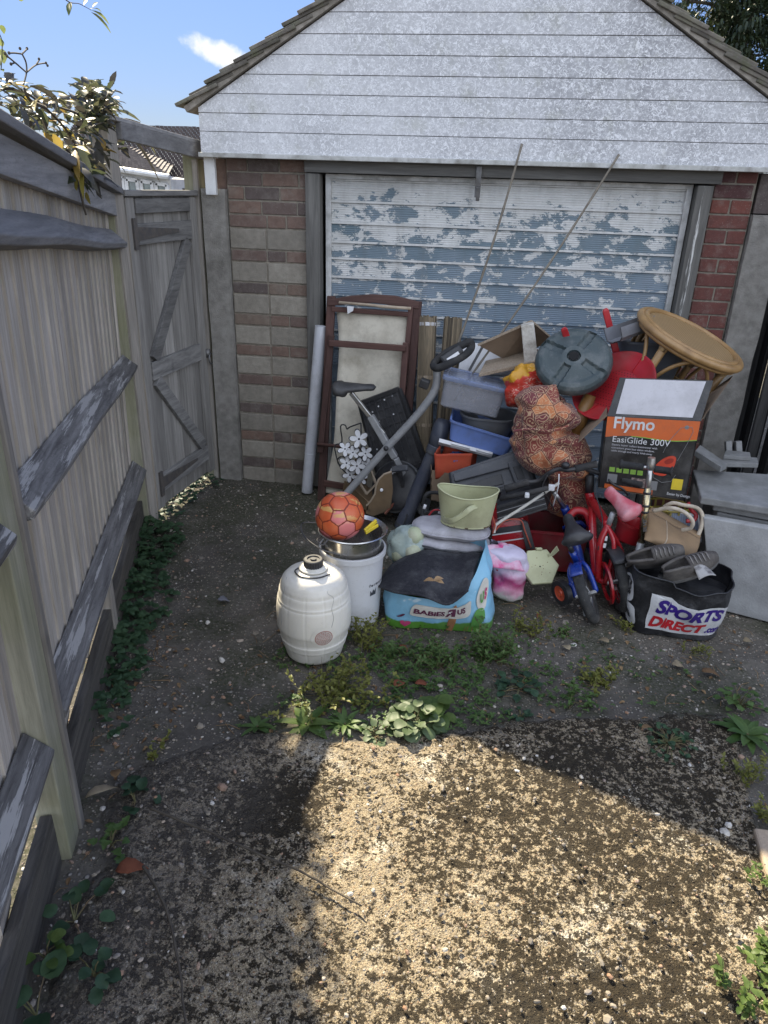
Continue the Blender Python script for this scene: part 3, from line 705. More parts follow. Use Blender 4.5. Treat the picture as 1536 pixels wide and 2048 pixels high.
for s_, z_, wd, mm in ((.06, 2.05, .075, M_plank), (.915, 2.0, .085, M_post)):
    b = MB(); b.bar(gp(s_, -.01, -.05), gp(s_, -.01, z_), wd, .09, GD); b.build('post', mm, gf, bevel=.004)
b = MB(); b.bar(gp(.876, .02, .0), gp(.876, .02, 1.95), .018, .03, GD); b.build('stop_batten', M_plank, gf)
b = MB(); a_, b_ = gp(.10, .045, 2.045), gp(1.0, .045, 1.985); b.bar(a_, b_, .075, .03, (0,0,1)); b.build('beam', M_cap, gf, bevel=.004)
b = MB(); b.bar(gp(.04, .0, 2.095), gp(1.02, .0, 2.030), .020, .12, (0,0,1)); b.build('beam_capping', M_cap, gf, bevel=.004)

# ================================================================ BEYOND
M_hroof = None
def roof_tile_mat(name, c1, c2, sc=1):
    t = NT(name); c = t.co(); r_ = t.attr(); base = t.mix(r_, c1, c2)
    base = t.mix(t.math('MULTIPLY', t.ramp(t.noise(c, 3, 7, .7), [(.4, 0), (.7, 1)]), .5), base, tuple(k*.5 for k in c1)); t.set(col=base, rough=.85); return t.m
M_hroof = roof_tile_mat('brown_plain_tile', (.085,.07,.07), (.13,.105,.10)); M_hroof2 = roof_tile_mat('pale_plain_tile', (.17,.15,.14), (.25,.22,.20))
def tile_roof(mb, quad, ncourse, ncol, th=.03):
    """plain tiles laid in courses over a quad given as eave-left, eave-right, top-right, top-left"""
    a, b, c, d = quad; nrm = (b-a).cross(d-a).normalized()
    for i in range(ncourse):
        t0, t1 = i/ncourse, (i+1.15)/ncourse
        p0, p1, q0, q1 = lerp(a,d,t0), lerp(b,c,t0), lerp(a,d,min(t1,1)), lerp(b,c,min(t1,1))
        for k in range(ncol):
            o = .5/ncol if i % 2 else 0; u0 = min(1, max(0, k/ncol-o+.04/ncol)); u1 = min(1, max(0, (k+1)/ncol-o-.04/ncol))
            if u1-u0 < .1/ncol: continue
            mb.rnd = random.random(); e0, e1, f0, f1 = lerp(p0,p1,u0), lerp(p0,p1,u1), lerp(q0,q1,u0), lerp(q0,q1,u1)
            up = nrm*(th+random.uniform(-.004,.004))
            mb.add([e0+up, e1+up, f1, f0, e0, e1], [[0,1,2,3],[0,4,5,1]])
hs = thing('neighbour_house', 'neighbouring house with dark tiled roof and a low white dormer, seen over the side gate', 'house', at(300, 640, 9.0)*1.0)
hs_y = 9.0
A_, B_ = at(120, 380, hs_y), at(520, 392, hs_y)
C_, D_ = at(520, 250, 12.5), at(262, 252, 12.5)
rm = MB(); A2, B2 = at(232, 388, 9.0), at(640, 400, 9.0); C2, D2 = at(640, 262, 13.0), at(150, 248, 13.0)
A2 = at(60, 384, 9.0); tile_roof(rm, (A2, B2, C2, D2), 34, 60, .05); rm.build('roof', M_hroof, hs)
bw = MB(); 
M_render = pm('white_render', (.66,.65,.62), (.56,.55,.52), 6, .85, dirt=.2)
p0, p1 = at(60, 388, 9.2), at(640, 404, 9.2); bw.hexa([V(p0.x, 9.3, -.1), V(p1.x, 9.3, -.1), V(p1.x, 13, -.1), V(p0.x, 13, -.1), V(p0.x, 9.3, p0.z), V(p1.x, 9.3, p1.z), V(p1.x, 13, p1.z), V(p0.x, 13, p0.z)]); bw.build('wall', M_render, hs)
# dormer with pale hipped roof in front
yd = 8.6
e0, e1 = at(150, 322, yd), at(336, 352, yd); t0, t1 = at(180, 268, yd+1.9), at(250, 292, yd+1.9)
dr = MB(); tile_roof(dr, (e0, e1, t1, t0), 14, 26, .045); dr.build('dormer_roof', M_hroof2, hs)
rr = MB(); tile_roof(rr, (e1, at(348, 330, yd+2.4), t1+V(.02,0,0), t1), 14, 8, .04); rr.build('dormer_roof', M_hroof2, hs)
dw = MB(); f0, f1 = at(150, 330, yd+.12), at(340, 358, yd+.12)
dw.hexa([V(f0.x, yd+.14, f0.z-1.2), V(f1.x, yd+.14, f1.z-1.2), V(f1.x, yd+2, f1.z-1.2), V(f0.x, yd+2, f0.z-1.2), V(f0.x, yd+.14, f0.z), V(f1.x, yd+.14, f1.z), V(f1.x, yd+2, f1.z), V(f0.x, yd+2, f0.z)])
dw.build('dormer_wall', M_render, hs)
gt = MB(); gt.tube([e0+V(0,-.06,-.02), e1+V(.05,-.06,-.02)], .05, 8); gt.build('gutter', M_plastic_white, hs)
M_glass = pm('window_glass', (.05,.07,.07), (.18,.22,.20), 4, .08, dirt=0, spec=.8)
for k in range(6):
    u0 = .06+k*.155; a = lerp(f0, f1, u0+.02); b2 = lerp(f0, f1, u0+.135); wnd = MB(); dz = .16
    z0 = .28
    for (p_, q_) in ((V(a.x,yd+.10,a.z-.10), V(b2.x,yd+.10,b2.z-.10)), (V(a.x,yd+.10,a.z-.62), V(b2.x,yd+.10,b2.z-.62)), (V(a.x,yd+.10,a.z-.10), V(a.x,yd+.10,a.z-.62)), (V(b2.x,yd+.10,b2.z-.10), V(b2.x,yd+.10,b2.z-.62))):
        wnd.bar(p_, q_, .06, .06, (0,1,0))
    wo2 = wnd.build('window', M_plastic_white, hs)
    gl = MB(); gl.hexa([V(a.x,yd+.10,a.z-.62), V(b2.x,yd+.10,b2.z-.62), V(b2.x,yd+.125,b2.z-.62), V(a.x,yd+.125,a.z-.62), V(a.x,yd+.10,a.z-.10), V(b2.x,yd+.10,b2.z-.10), V(b2.x,yd+.125,b2.z-.10), V(a.x,yd+.125,a.z-.10)]); gl.build('pane', M_glass, wo2)

# dark shed beyond the right pillar
sh = thing('boarded_shed', 'dark boarded shed side seen beyond the right-hand concrete pillar', 'shed', (2.9, .5, 0))
M_darkw = wood('dark_shed_board', (.035,.034,.033), (.085,.082,.078), 'z')
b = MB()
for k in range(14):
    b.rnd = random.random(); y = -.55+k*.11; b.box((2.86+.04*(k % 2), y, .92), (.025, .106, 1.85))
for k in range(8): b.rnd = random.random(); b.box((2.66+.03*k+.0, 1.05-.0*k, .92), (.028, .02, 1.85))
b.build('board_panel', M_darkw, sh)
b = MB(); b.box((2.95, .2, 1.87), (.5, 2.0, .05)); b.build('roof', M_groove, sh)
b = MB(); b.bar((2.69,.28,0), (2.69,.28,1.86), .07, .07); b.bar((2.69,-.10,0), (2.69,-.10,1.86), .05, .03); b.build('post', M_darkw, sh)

# ================================================================ JUNK: shared shapes
def rring(L, Wd, r, z, n=6):
    """rounded rectangle ring"""
    out = []; hx, hy = L/2, Wd/2; r = min(r, hx*.98, hy*.98)
    for cx, cy, a0 in ((hx-r, hy-r, 0), (-hx+r, hy-r, 90), (-hx+r, -hy+r, 180), (hx-r, -hy+r, 270)):
        for k in range(n+1):
            a = R(a0+90*k/n); out.append(V(cx+r*math.cos(a), cy+r*math.sin(a), z))
    return out
def loft(mb, rings, cap0=False, cap1=False, Mx=None):
    n = len(rings[0]); vs = [p for q in rings for p in q]
    if Mx is not None: vs = [Mx @ v for v in vs]
    fs = [[i*n+k, i*n+(k+1) % n, (i+1)*n+(k+1) % n, (i+1)*n+k] for i in range(len(rings)-1) for k in range(n)]
    if cap0: fs.append(list(range(n))[::-1])
    if cap1: fs.append(list(range((len(rings)-1)*n, len(rings)*n)))
    mb.add(vs, fs)
def tub(Mx, L, Wd, H, taper=.85, r=.04, th=.004, rim=.012, rimh=.012):
    mb = MB()
    a = lambda k, d: (L*lerp(taper, 1, k)+d, Wd*lerp(taper, 1, k)+d)
    R_ = []
    for k, d, z in ((0, -.03, 0), (0, 0, .012), (.5, 0, H*.5), (.97, 0, H-rimh-.002), (.97, rim*2, H-rimh), (1, rim*2, H), (1, 0, H), (1, -2*th, H-.004), (.5, -2*th, H*.5), (0, -2*th, .016), (0, -.04, .010)):
        l, w_ = a(k, d); R_.append(rring(l, w_, r, z))
    loft(mb, R_, True, True, Mx); return mb
def shell(mb, fn, nu, nv, th=.002):
    """double-skinned sheet of real thickness"""
    P = [[fn(i/nu, j/nv) for j in range(nv+1)] for i in range(nu+1)]
    def nrm(i, j):
        a = P[min(i+1,nu)][j]-P[max(i-1,0)][j]; b = P[i][min(j+1,nv)]-P[i][max(j-1,0)]
        n = a.cross(b); return n.normalized() if n.length > 1e-9 else V(0,0,1)
    A = [P[i][j]+nrm(i,j)*th/2 for i in range(nu+1) for j in range(nv+1)]; B = [P[i][j]-nrm(i,j)*th/2 for i in range(nu+1) for j in range(nv+1)]
    K = nv+1; o = len(A); fs = []
    for i in range(nu):
        for j in range(nv):
            q = [i*K+j, (i+1)*K+j, (i+1)*K+j+1, i*K+j+1]; fs += [q, [o+k for k in q][::-1]]
    edge = [(i, 0) for i in range(nu)]+[(nu, j) for j in range(nv)]+[(i, nv) for i in range(nu, 0, -1)]+[(0, j) for j in range(nv, 0, -1)]
    for k in range(len(edge)):
        a = edge[k][0]*K+edge[k][1]; b = edge[(k+1) % len(edge)][0]*K+edge[(k+1) % len(edge)][1]; fs.append([a, b, o+b, o+a][::-1])
    mb.add(A+B, fs); return mb
def imgdir(px, py, dx, dy):
    """direction across the line of sight that runs along (dx, dy) in the photo"""
    a = _ray(px, py).normalized(); b = _ray(px+dx*4, py+dy*4).normalized(); d = b-a; return (d-a*d.dot(a)).normalized()
def quadsheet(p, th=.003, nu=10, nv=8, wob=.0, s=7, seed=0):
    p = [Vector(q) for q in p]; n = (p[1]-p[0]).cross(p[3]-p[0]).normalized()
    def f(u, v): 
        q = lerp(lerp(p[0], p[1], u), lerp(p[3], p[2], u), v); return q+n*wob*noise.noise(q*s+V(seed,0,0))
    return shell(MB(), f, nu, nv, th)
def panel(p, th):                       # flat board from four corners, thickness away from the viewer
    p = [Vector(q) for q in p]; n = (p[1]-p[0]).cross(p[3]-p[0]).normalized()
    if n.dot(CF) < 0: n = -n
    mb = MB(); mb.prism(p, n*th); return mb

# plain materials of the pile
M_teak = wood('red_brown_slat_wood', (.075,.038,.032), (.135,.072,.06), 'z', rough=.7, bump=.25)
M_teakx = wood('red_brown_rail_wood', (.075,.038,.032), (.14,.075,.062), 'x', rough=.7, bump=.25)
M_canvas = pm('cream_canvas', (.64,.60,.50), (.56,.515,.42), 5, .9, bump=.4, bscale=420, bdist=.001, dirt=.35, dcol=(.20,.17,.12), dscale=4)
M_creamwood = pm('pale_dowel', (.42,.34,.25), (.33,.26,.19), 20, .6)
M_pvc = pm('white_downpipe', (.56,.57,.60), (.49,.50,.53), 6, .35, dirt=.25)
M_blk = pm('black_plastic', (.016,.016,.018), (.026,.026,.028), 14, .45, dirt=.22, dcol=(.13,.125,.12))
M_blkmat = pm('black_rubber', (.014,.014,.015), (.024,.024,.024), 30, .85, dirt=.25, dcol=(.14,.13,.12))
M_dkgrey = pm('dark_grey_plastic', (.045,.048,.056), (.06,.063,.07), 10, .5, dirt=.3, dcol=(.17,.165,.16), bump=.1, bscale=200)
M_bluegrey = pm('blue_grey_plastic', (.045,.052,.075), (.06,.068,.092), 8, .4, dirt=.3, dcol=(.15,.15,.15))
M_gun = pm('grey_metallic_paint', (.36,.365,.37), (.29,.295,.30), 12, .4, .2, dirt=.3, dcol=(.10,.09,.08))
M_white = pm('white_melamine', (.66,.66,.67), (.60,.60,.61), 6, .45, dirt=.2)
M_card = pm('corrugated_card', (.255,.185,.125), (.21,.15,.10), 9, .9, dirt=.2, bump=.2, bscale=60)
M_chip = pm('chipboard_edge', (.36,.29,.215), (.25,.195,.14), 160, .95, dirt=.2, thr=(.42,.58), bump=.5, bscale=200)
M_foam = pm('grubby_polystyrene', (.60,.575,.52), (.50,.47,.41), 60, .95, bump=.6, bscale=110, dirt=.45, dcol=(.20,.17,.13), dscale=16)
M_red = pm('red_plastic', (.42,.018,.025), (.34,.014,.02), 9, .35, dirt=.22, dcol=(.20,.09,.08))
M_redpaint = pm('red_bike_paint', (.40,.012,.018), (.32,.01,.014), 9, .25, dirt=.2, dcol=(.12,.06,.05), coat=.4)
M_bluepaint = pm('blue_bike_paint', (.012,.045,.30), (.01,.035,.22), 9, .25, dirt=.2, dcol=(.06,.06,.08), coat=.4)
M_steel = pm('bright_steel', (.62,.60,.57), (.50,.48,.45), 10, .22, .95, dirt=.15)
M_chrome = pm('dull_chrome', (.55,.55,.55), (.36,.35,.33), 16, .3, .9, dirt=.25)
M_tyre = pm('dusty_tyre', (.022,.022,.022), (.040,.039,.037), 20, .9, dirt=.5, dcol=(.16,.15,.135), bump=.5, bscale=150)
M_creamenam = pm('cream_green_enamel', (.47,.475,.285), (.42,.42,.25), 8, .45, dirt=.22, dcol=(.17,.13,.07), bump=.1, bscale=40)
M_rust = pm('rust', (.16,.06,.025), (.07,.03,.018), 40, .9, dirt=0)
M_blueplas = pm('blue_plastic', (.155,.235,.52), (.13,.20,.45), 7, .4, dirt=.3, dcol=(.12,.13,.15), dscale=8)
M_greyplas = pm('grey_plastic', (.12,.125,.13), (.095,.10,.105), 7, .45, dirt=.3)
M_orange = pm('orange_red_fabric', (.52,.085,.035), (.44,.06,.028), 12, .75, dirt=.15)
M_cable = pm('orange_cable', (.45,.09,.05), dirt=.1, rough=.5)

# ---------------------------------------------------------------- white pipe
t = thing('white_downpipe', 'white plastic downpipe leaning in the corner beside the folding chair', 'pipe', atz(614, 985))
b = MB(); p0, p1 = atz(614, 985)+V(0,0,.005), at(642, 652, -.09)
d_ = (p1-p0).normalized(); side = d_.orthogonal().normalized(); ring = [(.036,0),(.036,1),(.0325,1),(.0325,0)]
b.lathe([(.036,0),(.036,.3),(.036,.7),(.036,(p1-p0).length),(.032,(p1-p0).length),(.032,.01),(.032,0),(.036,0)], frame(p0, d_), 24); b.build('pipe', M_pvc, t, smooth=True, auto=40)
b = MB(); q = lerp(p0, p1, .245); b.lathe([(.0365,-.002),(.0375,0),(.0375,.006),(.0365,.008)], frame(q, d_), 24); b.build('joint_seam', M_pvc, t, smooth=True)

# ---------------------------------------------------------------- folding chair
def ck(px, py, dy=0): return at(px, py, -.09-.19*(py-592)/408+dy)
t = thing('folding_garden_chair', 'folded wooden garden chair with cream canvas seat leaning on the garage door', 'chair', ck(720, 1000))
for a, b_, w_ in (((663,592),(643,1000),.050), ((836,602),(803,985),.048)):
    m_ = MB(); m_.bar(ck(*a), ck(*b_), w_, .028, (1,0,0)); m_.build('outer_stile', M_teak, t, bevel=.005)
for a, b_, w_ in (((663,670),(641,905),.036), ((812,685),(797,885),.036)):
    m_ = MB(); m_.bar(ck(*a, -.035), ck(*b_, -.035), w_, .025, (1,0,0)); m_.build('inner_stile', M_teak, t, bevel=.004)
m_ = MB(); m_.bar(ck(822,612,-.012), ck(790,960,-.012), .030, .022, (1,0,0)); m_.build('inner_stile', M_teak, t, bevel=.004)
top = [(655,600),(700,592),(745,589),(790,592),(838,604)]; bot = [(838,618),(745,606),(655,612)]
m_ = MB(); m_.prism([ck(*p, -.02) for p in top]+[ck(*p, -.02) for p in bot], (0,.026,0)); m_.build('crest_rail', M_teakx, t, bevel=.004)
for a, b_, w_, dy in (((658,686),(812,697),.036,-.055), ((664,618),(820,629),.028,-.012), ((648,966),(800,992),.040,-.012)):
    m_ = MB(); m_.bar(ck(*a, dy), ck(*b_, dy), w_, .022, (0,0,1)); m_.build('rail', M_teakx, t, bevel=.004)
m_ = MB(); m_.tube([ck(678,605,-.045), ck(750,611,-.045), ck(762,613,-.045), ck(822,617,-.045)], [.0085,.0085,.010,.0085], 12); m_.build('dowel', M_creamwood, t, smooth=True)
m_ = MB(); m_.tube([ck(634,888,-.06), ck(690,894,-.06), ck(750,902,-.06)], .011, 12); m_.build('dowel', M_teakx, t, smooth=True)
L_ = catmull([(673,618,0),(678,695,0),(674,760,0),(668,880,0),(655,955,0),(648,985,0)], 4); Rr = catmull([(820,628,0),(815,690,0),(802,770,0),(795,870,0),(785,950,0),(770,1000,0)], 4)
def fc(u, v):
    i = v*(len(L_)-1); k = min(int(i), len(L_)-2); f = i-k; l = lerp(L_[k], L_[k+1], f); r_ = lerp(Rr[k], Rr[k+1], f); p = lerp(l, r_, u)
    w_ = ck(p.x, p.y, .006); w_.y += .010*noise.noise(V(u*2.2, v*5, 3))+.006*noise.noise(V(u*6, v*14, 9))+.018*math.sin(math.pi*u)*math.sin(math.pi*v); return w_
m_ = MB(); shell(m_, fc, 14, 36, .0015); m_.build('canvas', M_canvas, t, smooth=True)
m_ = MB(); m_.poly([ck(694,612,-.056), ck(708,613,-.056), ck(706,622,-.058), ck(695,628,-.056)]); m_.build('care_tag', M_white, t)

# ---------------------------------------------------------------- reed screens and canes
def reed_mat():
    t = NT('dry_reeds'); c = t.co(); base = t.ramp(t.attr(), [(0, (.05,.038,.025)), (.5, (.16,.125,.08)), (1, (.27,.21,.135))])
    base = t.mix(t.ramp(t.noise(t.co((30,30,1.5)), 3, 5), [(.4,0),(.7,.5)]), base, (.10,.085,.06)); t.set(col=base, rough=.75); return t.m
M_reed = reed_mat()
def reed_roll(label, tp, bt, Rr, ties):
    d = (tp-bt); L = d.length; Mx = frame(bt, d); N = 34
    t = thing('reed_screen', label, 'reed screen', bt, group='rolled reed screens'); b = MB()
    for k in range(N):
        a = 2*math.pi*k/N; rr = Rr+random.uniform(-.002,.002); b.rnd = random.random(); o = len(b.v); h = L+random.uniform(-.012,.004)
        r_ = math.pi*Rr/N*1.12; cx, cy = rr*math.cos(a), rr*math.sin(a)
        for zi in range(9):
            z = h*zi/8; k_ = 1.12 if zi in (2,4,6) else 1
            for q in range(5):
                aa = a-1.9+3.8*q/4; b.v.append(Mx @ V(cx+r_*k_*math.cos(aa), cy+r_*k_*math.sin(aa), z))
        for zi in range(8):
            for q in range(4):
                b.f.append([o+zi*5+q, o+zi*5+q+1, o+zi*5+q+6, o+zi*5+q+5]); b.mi.append(0); b.r.append(b.rnd)
    b.rnd = .1; b.lathe([(Rr*.98, 0), (Rr*.98, L-.02)], Mx, N, cap1=True, cap0=True); b.build('reeds', M_reed, t)
    for z in ties:
        b = MB(); b.lathe([(Rr*1.075, z*L), (Rr*1.085, z*L+.004), (Rr*1.085, z*L+.016), (Rr*1.075, z*L+.02)], Mx, 30); b.build('tie', M_white if z > .8 else M_creamwood, t, smooth=True)
reed_roll('dark rolled reed screen standing right behind the folded wooden chair', at(856,632,-.10), at(846,905,-.26), .046, (.93, .55, .2))
reed_roll('paler rolled reed screen standing nearer the cardboard', at(907,634,-.10), at(886,900,-.24), .048, (.45,))
M_cane = pm('grey_cane', (.21,.185,.145), (.14,.12,.095), 30, .8, dirt=.2)
for a, b_, lb, f in (((1044,288,-.125),(915,690,-.36),'long thin cane leaning on the gable, the steeper of the two', .25), ((1238,309,-.125),(936,760,-.42),'long thin cane leaning on the gable over the cardboard', .1)):
    a, b_ = at(*a), at(*b_); n = 26; pts = [lerp(a, b_, i/n)+V(.012*math.sin(i/n*3.14), 0, -.01*math.sin(i/n*3.14)) for i in range(n+1)]
    pts.append(b_+(b_-a)*f); m_ = MB(); m_.tube(pts, [.0058 if i % 4 else .0072 for i in range(len(pts))], 8)
    o = m_.build('garden_cane', M_cane, smooth=True); tag(o, lb, 'cane', 'canes leaning on the garage')

# ---------------------------------------------------------------- flower wire decoration
t = thing('flower_wire_stand', 'black wire stand decorated with white cut-out flowers behind the exercise bike', 'wire stand', at(700, 965, -.42))
m_ = MB()
for path in ([(680,855),(690,850),(722,840),(726,850),(696,857),(690,852)], [(680,855),(684,886),(672,897),(676,922),(700,945),(716,962)], [(672,897),(722,888)]):
    pass
wire = [(722,846),(700,854),(694,858),(690,850),(681,853),(684,884),(670,890),(671,905),(678,928),(690,930),(690,915),(678,915),(676,926),(692,946),(716,964),(722,940),(722,846)]
m_.tube(catmull([at(x, y, -.43) for x, y in wire], 3), .0042, 8); m_.build('wire_frame', M_blk, t, smooth=True)
for (x, y, r_, dy) in ((718,878,15,0),(690,898,12,.005),(706,905,11,-.004),(731,907,12,.006),(693,926,12,0),(714,932,14,-.006),(735,930,11,0),(700,950,12,.004),(722,957,11,0)):
    c = at(x, y, -.445+dy); k = 1.12*r_/ppm(c); m_ = MB(); n0 = (-CF+V(random.uniform(-.2,.2),0,random.uniform(-.2,.2))).normalized(); Mx = frame(c, n0) @ Matrix.Rotation(random.uniform(0,1), 4, 'Z')
    ol = []
    for i in range(60):
        a = 2*math.pi*i/60; rr = k*(.26+.86*abs(math.cos(2.5*a))**.8); ol.append(V(rr*math.cos(a), rr*math.sin(a), 0))
    m_.prism([Mx @ p for p in ol], n0*.0025); fl = m_.build('flower', M_white, t)
    m_ = MB(); m_.prism([Mx @ (p*1.13) for p in ol], n0*-.002); m_.build('flower_outline', M_blk, fl)
    m_ = MB(); m_.lathe([(k*.13,.0028),(k*.12,.004),(.0001,.005)], Mx, 12); m_.build('flower_centre', M_blk, fl, smooth=True)

# ---------------------------------------------------------------- black crate behind the bike
t = thing('black_crate', 'black ribbed plastic crate tipped on end behind the exercise bike', 'crate', at(785, 985, -.36))
a, b_, c, d = at(720,806,-.30), at(798,777,-.30), at(850,925,-.42), at(760,960,-.42)
n = (b_-a).cross(d-a).normalized(); n = -n if n.dot(CF) < 0 else n
m_ = MB(); m_.prism([a,b_,c,d], n*.012); m_.build('base_panel', M_blk, t, bevel=.004)
m_ = MB()
for i in range(7):
    u = (i+.5)/7; m_.bar(lerp(a,b_,u)-n*.004, lerp(d,c,u)-n*.004, .008, .012, (b_-a))
for i in range(9):
    v = (i+.5)/9; m_.bar(lerp(a,d,v)-n*.003, lerp(b_,c,v)-n*.003, .008, .010, (d-a))
for e, f in ((a,b_),(b_,c),(c,d),(d,a)): m_.bar(e-n*.005, f-n*.005, .022, .022)
m_.build('lattice', M_blk, t)
for e, f in ((a,b_),(b_,c),(c,d),(d,a)):
    m_ = MB(); m_.prism([e, f, f+n*.16, e+n*.16], (n.cross(f-e)).normalized()*.006); m_.build('side_wall', M_blk, t)
for (u, v) in ((.25,.16),(.42,.12),(.6,.07),(.8,.06),(.35,.30),(.7,.28),(.12,.62)):
    m_ = MB(); p = lerp(lerp(a,b_,u), lerp(d,c,u), v)-n*.012; m_.lathe([(.0001,-.004),(.0045,-.003),(.005,0)], frame(p, -n), 8); m_.build('rivet', M_white, t, smooth=True)

# ---------------------------------------------------------------- exercise bike
t = thing('exercise_bike', 'folding grey exercise bike with black saddle and loop handlebar', 'exercise bike', at(770, 985, -.5))
sc = at(708, 771, -.52); k = 1/ppm(sc)
def sad(u, v):
    a = 2*math.pi*u; x = (v-.5)*90; wd = lerp(30, 9, min(1, max(0, (v-.15)/.6)))*min(1, (v*7)**.5 if v > 0 else 0)*min(1, ((1-v)*9)**.5 if v < 1 else 0)
    zz = math.sin(a); yy = math.cos(a)*wd; h = (12 if zz < 0 else 9)*(wd/30)**.35 if wd > 0 else 0
    if v < .35 and zz < 0: h *= 1.7
    return sc+CR*(x*k)+V(0,1,0)*yy*k*1.0+CU*((zz*h-3+5*(v-.5)**2*4*(.5-v)*.0)*k+ (.006 if v < .2 else 0))
m_ = MB(); m_.grid(sad, 20, 16, cu=True); m_.build('saddle', M_blk, t, smooth=True)
def sqtube(pts, w_, d_, nm, mat=M_gun):
    m_ = MB(); P_ = [Vector(p) for p in pts]
    for i in range(len(P_)-1): pass
    m_.tube(P_, w_/1.35, 4, flat=d_/w_, side=CR if True else None); return m_.build(nm, mat, t, bevel=.004)
m_ = MB(); m_.bar(at(702,785,-.52), at(768,868,-.52), .026, .026); m_.build('seat_pillar', M_chrome, t, bevel=.004)
m_ = MB(); m_.bar(at(741,832,-.52), at(790,915,-.52), .040, .040); m_.build('seat_tube', M_gun, t, bevel=.006)
pth = catmull([at(655,1032,-.60), at(695,985,-.57), at(770,900,-.55), at(835,829,-.54), at(866,787,-.54), at(874,760,-.54), at(873,738,-.54)], 8)
m_ = MB(); m_.tube(pth, .0265, 14, flat=.8); m_.build('main_tube', M_gun, t, smooth=True)
m_ = MB(); m_.lathe([(.0001,-.004),(.014,-.003),(.015,.006),(.009,.012),(.0001,.013)], frame(at(772,897,-.585), -CF), 14); m_.build('pivot_bolt', M_blk, t, smooth=True)
m_ = MB(); m_.box(at(849,767,-.50), (.055,.05,.05), Matrix.Rotation(.3,3,'Y')); m_.build('clamp_block', M_blk, t, bevel=.008)
hb = catmull([at(868,728,-.52), at(893,706,-.50), at(925,690,-.46), at(940,684,-.44), at(942,696,-.45), at(930,710,-.50), at(905,724,-.56), at(876,736,-.57)], 6, closed=True)
m_ = MB(); m_.tube(hb, .0215, 12, closed=True); m_.build('handlebar_loop', M_blkmat, t, smooth=True)
m_ = MB(); m_.box(at(903,711,-.52), (.13,.05,.05), basis(-CF, at(925,695,-.5)-at(880,728,-.5))); m_.build('console', M_blk, t, bevel=.014)
m_ = MB(); m_.box(at(906,713,-.553), (.075,.018,.006), basis(-CF, at(925,695,-.5)-at(880,728,-.5))); m_.build('console_screen', M_white, t, bevel=.003)
fw = at(797,975,-.47); n0 = (-CF*.8+V(-.35,0,.1)).normalized(); Mx = frame(fw, n0)
m_ = MB(); m_.lathe([(.0001,.07),(.08,.068),(.135,.06),(.15,.045),(.15,-.03),(.12,-.05),(.0001,-.05)], Mx, 40); m_.build('flywheel_housing', M_blk, t, smooth=True, auto=50)
m_ = MB(); m_.lathe([(.150,.045),(.156,.04),(.156,.005),(.150,0)], Mx, 40); m_.build('housing_band', M_greyplas, t, smooth=True)
m_ = MB(); Mx2 = frame(at(800,937,-.56), n0, CR); m_.box((0,0,0), (.10,.035,.022)); m_.v = [Mx2 @ v for v in m_.v]; pd = m_.build('pedal', M_dkgrey, t, bevel=.006)
m_ = MB(); m_.bar(at(800,942,-.555), at(806,975,-.54), .022, .014); m_.build('crank', M_blk, t, bevel=.004)
m_ = MB(); mt = frame(at(797,931,-.575), n0, (CR+CU*-.5).normalized())
mt = frame(fw+n0*.0705+CU*.075-CR*.03, n0, (CR-CU*.45).normalized()); add_text(m_, 'FF', lambda u, v: mt @ V(u, v, 0), .042, .0006); m_.build('lettering', M_white, t)
for a in (at(655,1032,-.60), at(850,990,-.42)):
    m_ = MB(); m_.tube([V(a.x,a.y-.10,.03), V(a.x,a.y+.22,.03)], .022, 12); m_.build('floor_bar', M_gun, t, smooth=True)
m_ = MB(); m_.bar(at(790,915,-.52), V(at(860,990,-.42).x-.05, -.42, .05), .035, .035); m_.build('rear_leg', M_gun, t, bevel=.005)

# ---------------------------------------------------------------- wooden rack
t = thing('plywood_rack', 'small plywood rack with curved ends lying at the foot of the exercise bike', 'rack', at(755, 1025, -.55))
M_ply = pm('aged_plywood', (.20,.135,.075), (.15,.10,.055), 12, .7, dirt=.25)
endp = [(783,944),(768,949),(757,960),(752,972),(750,988),(742,1002),(733,1012),(731,1027),(745,1033),(765,1026),(781,1017),(786,980)]
a = [at(x, y, -.60) for x, y in endp]; m_ = MB(); m_.prism(a, (0,.010,0)); e = m_.build('end_panel', M_ply, t, bevel=.002)
m_ = MB(); rim = a[:7]; m_.tube([p+V(0,.004,0) for p in rim], .0065, 6); m_.build('edge_lip', M_creamwood, e)
off = at(722,930,-.36)-at(771,970,-.60)
m_ = MB(); m_.prism([p+off for p in a], (0,.010,0)); m_.build('end_panel', M_ply, t, bevel=.002)
lo0, lo1 = at(733,1020,-.60), at(781,1012,-.60)
m_ = MB(); m_.prism([lo0, lo1, lo1+off, lo0+off], (0,0,-.008)); m_.build('floor_panel', M_ply, t)
m_ = MB(); m_.prism([at(735,1003,-.60), lo0, lo0+off, at(735,1003,-.60)+off], (.008,0,0)); m_.build('side_panel', M_ply, t)
m_ = MB()
fr = [at(717,962,-.52), at(741,939,-.52), at(752,968,-.55), at(733,988,-.55)]
for i in range(4): m_.bar(fr[i], fr[(i+1) % 4], .012, .010)
m_.build('inner_frame', M_creamwood, t)
m_ = MB(); m_.bar(at(770,1028,-.62), at(792,1001,-.56), .012, .010); m_.build('stick', pm('red_brown_stick', (.20,.06,.035), dirt=.2), t)
m_ = MB(); lf = at(763,980,-.612); m_.lathe([(.0001,.004),(.008,.002),(.010,0)], frame(lf, -CF), 10); m_.build('white_sticker', M_white, t)

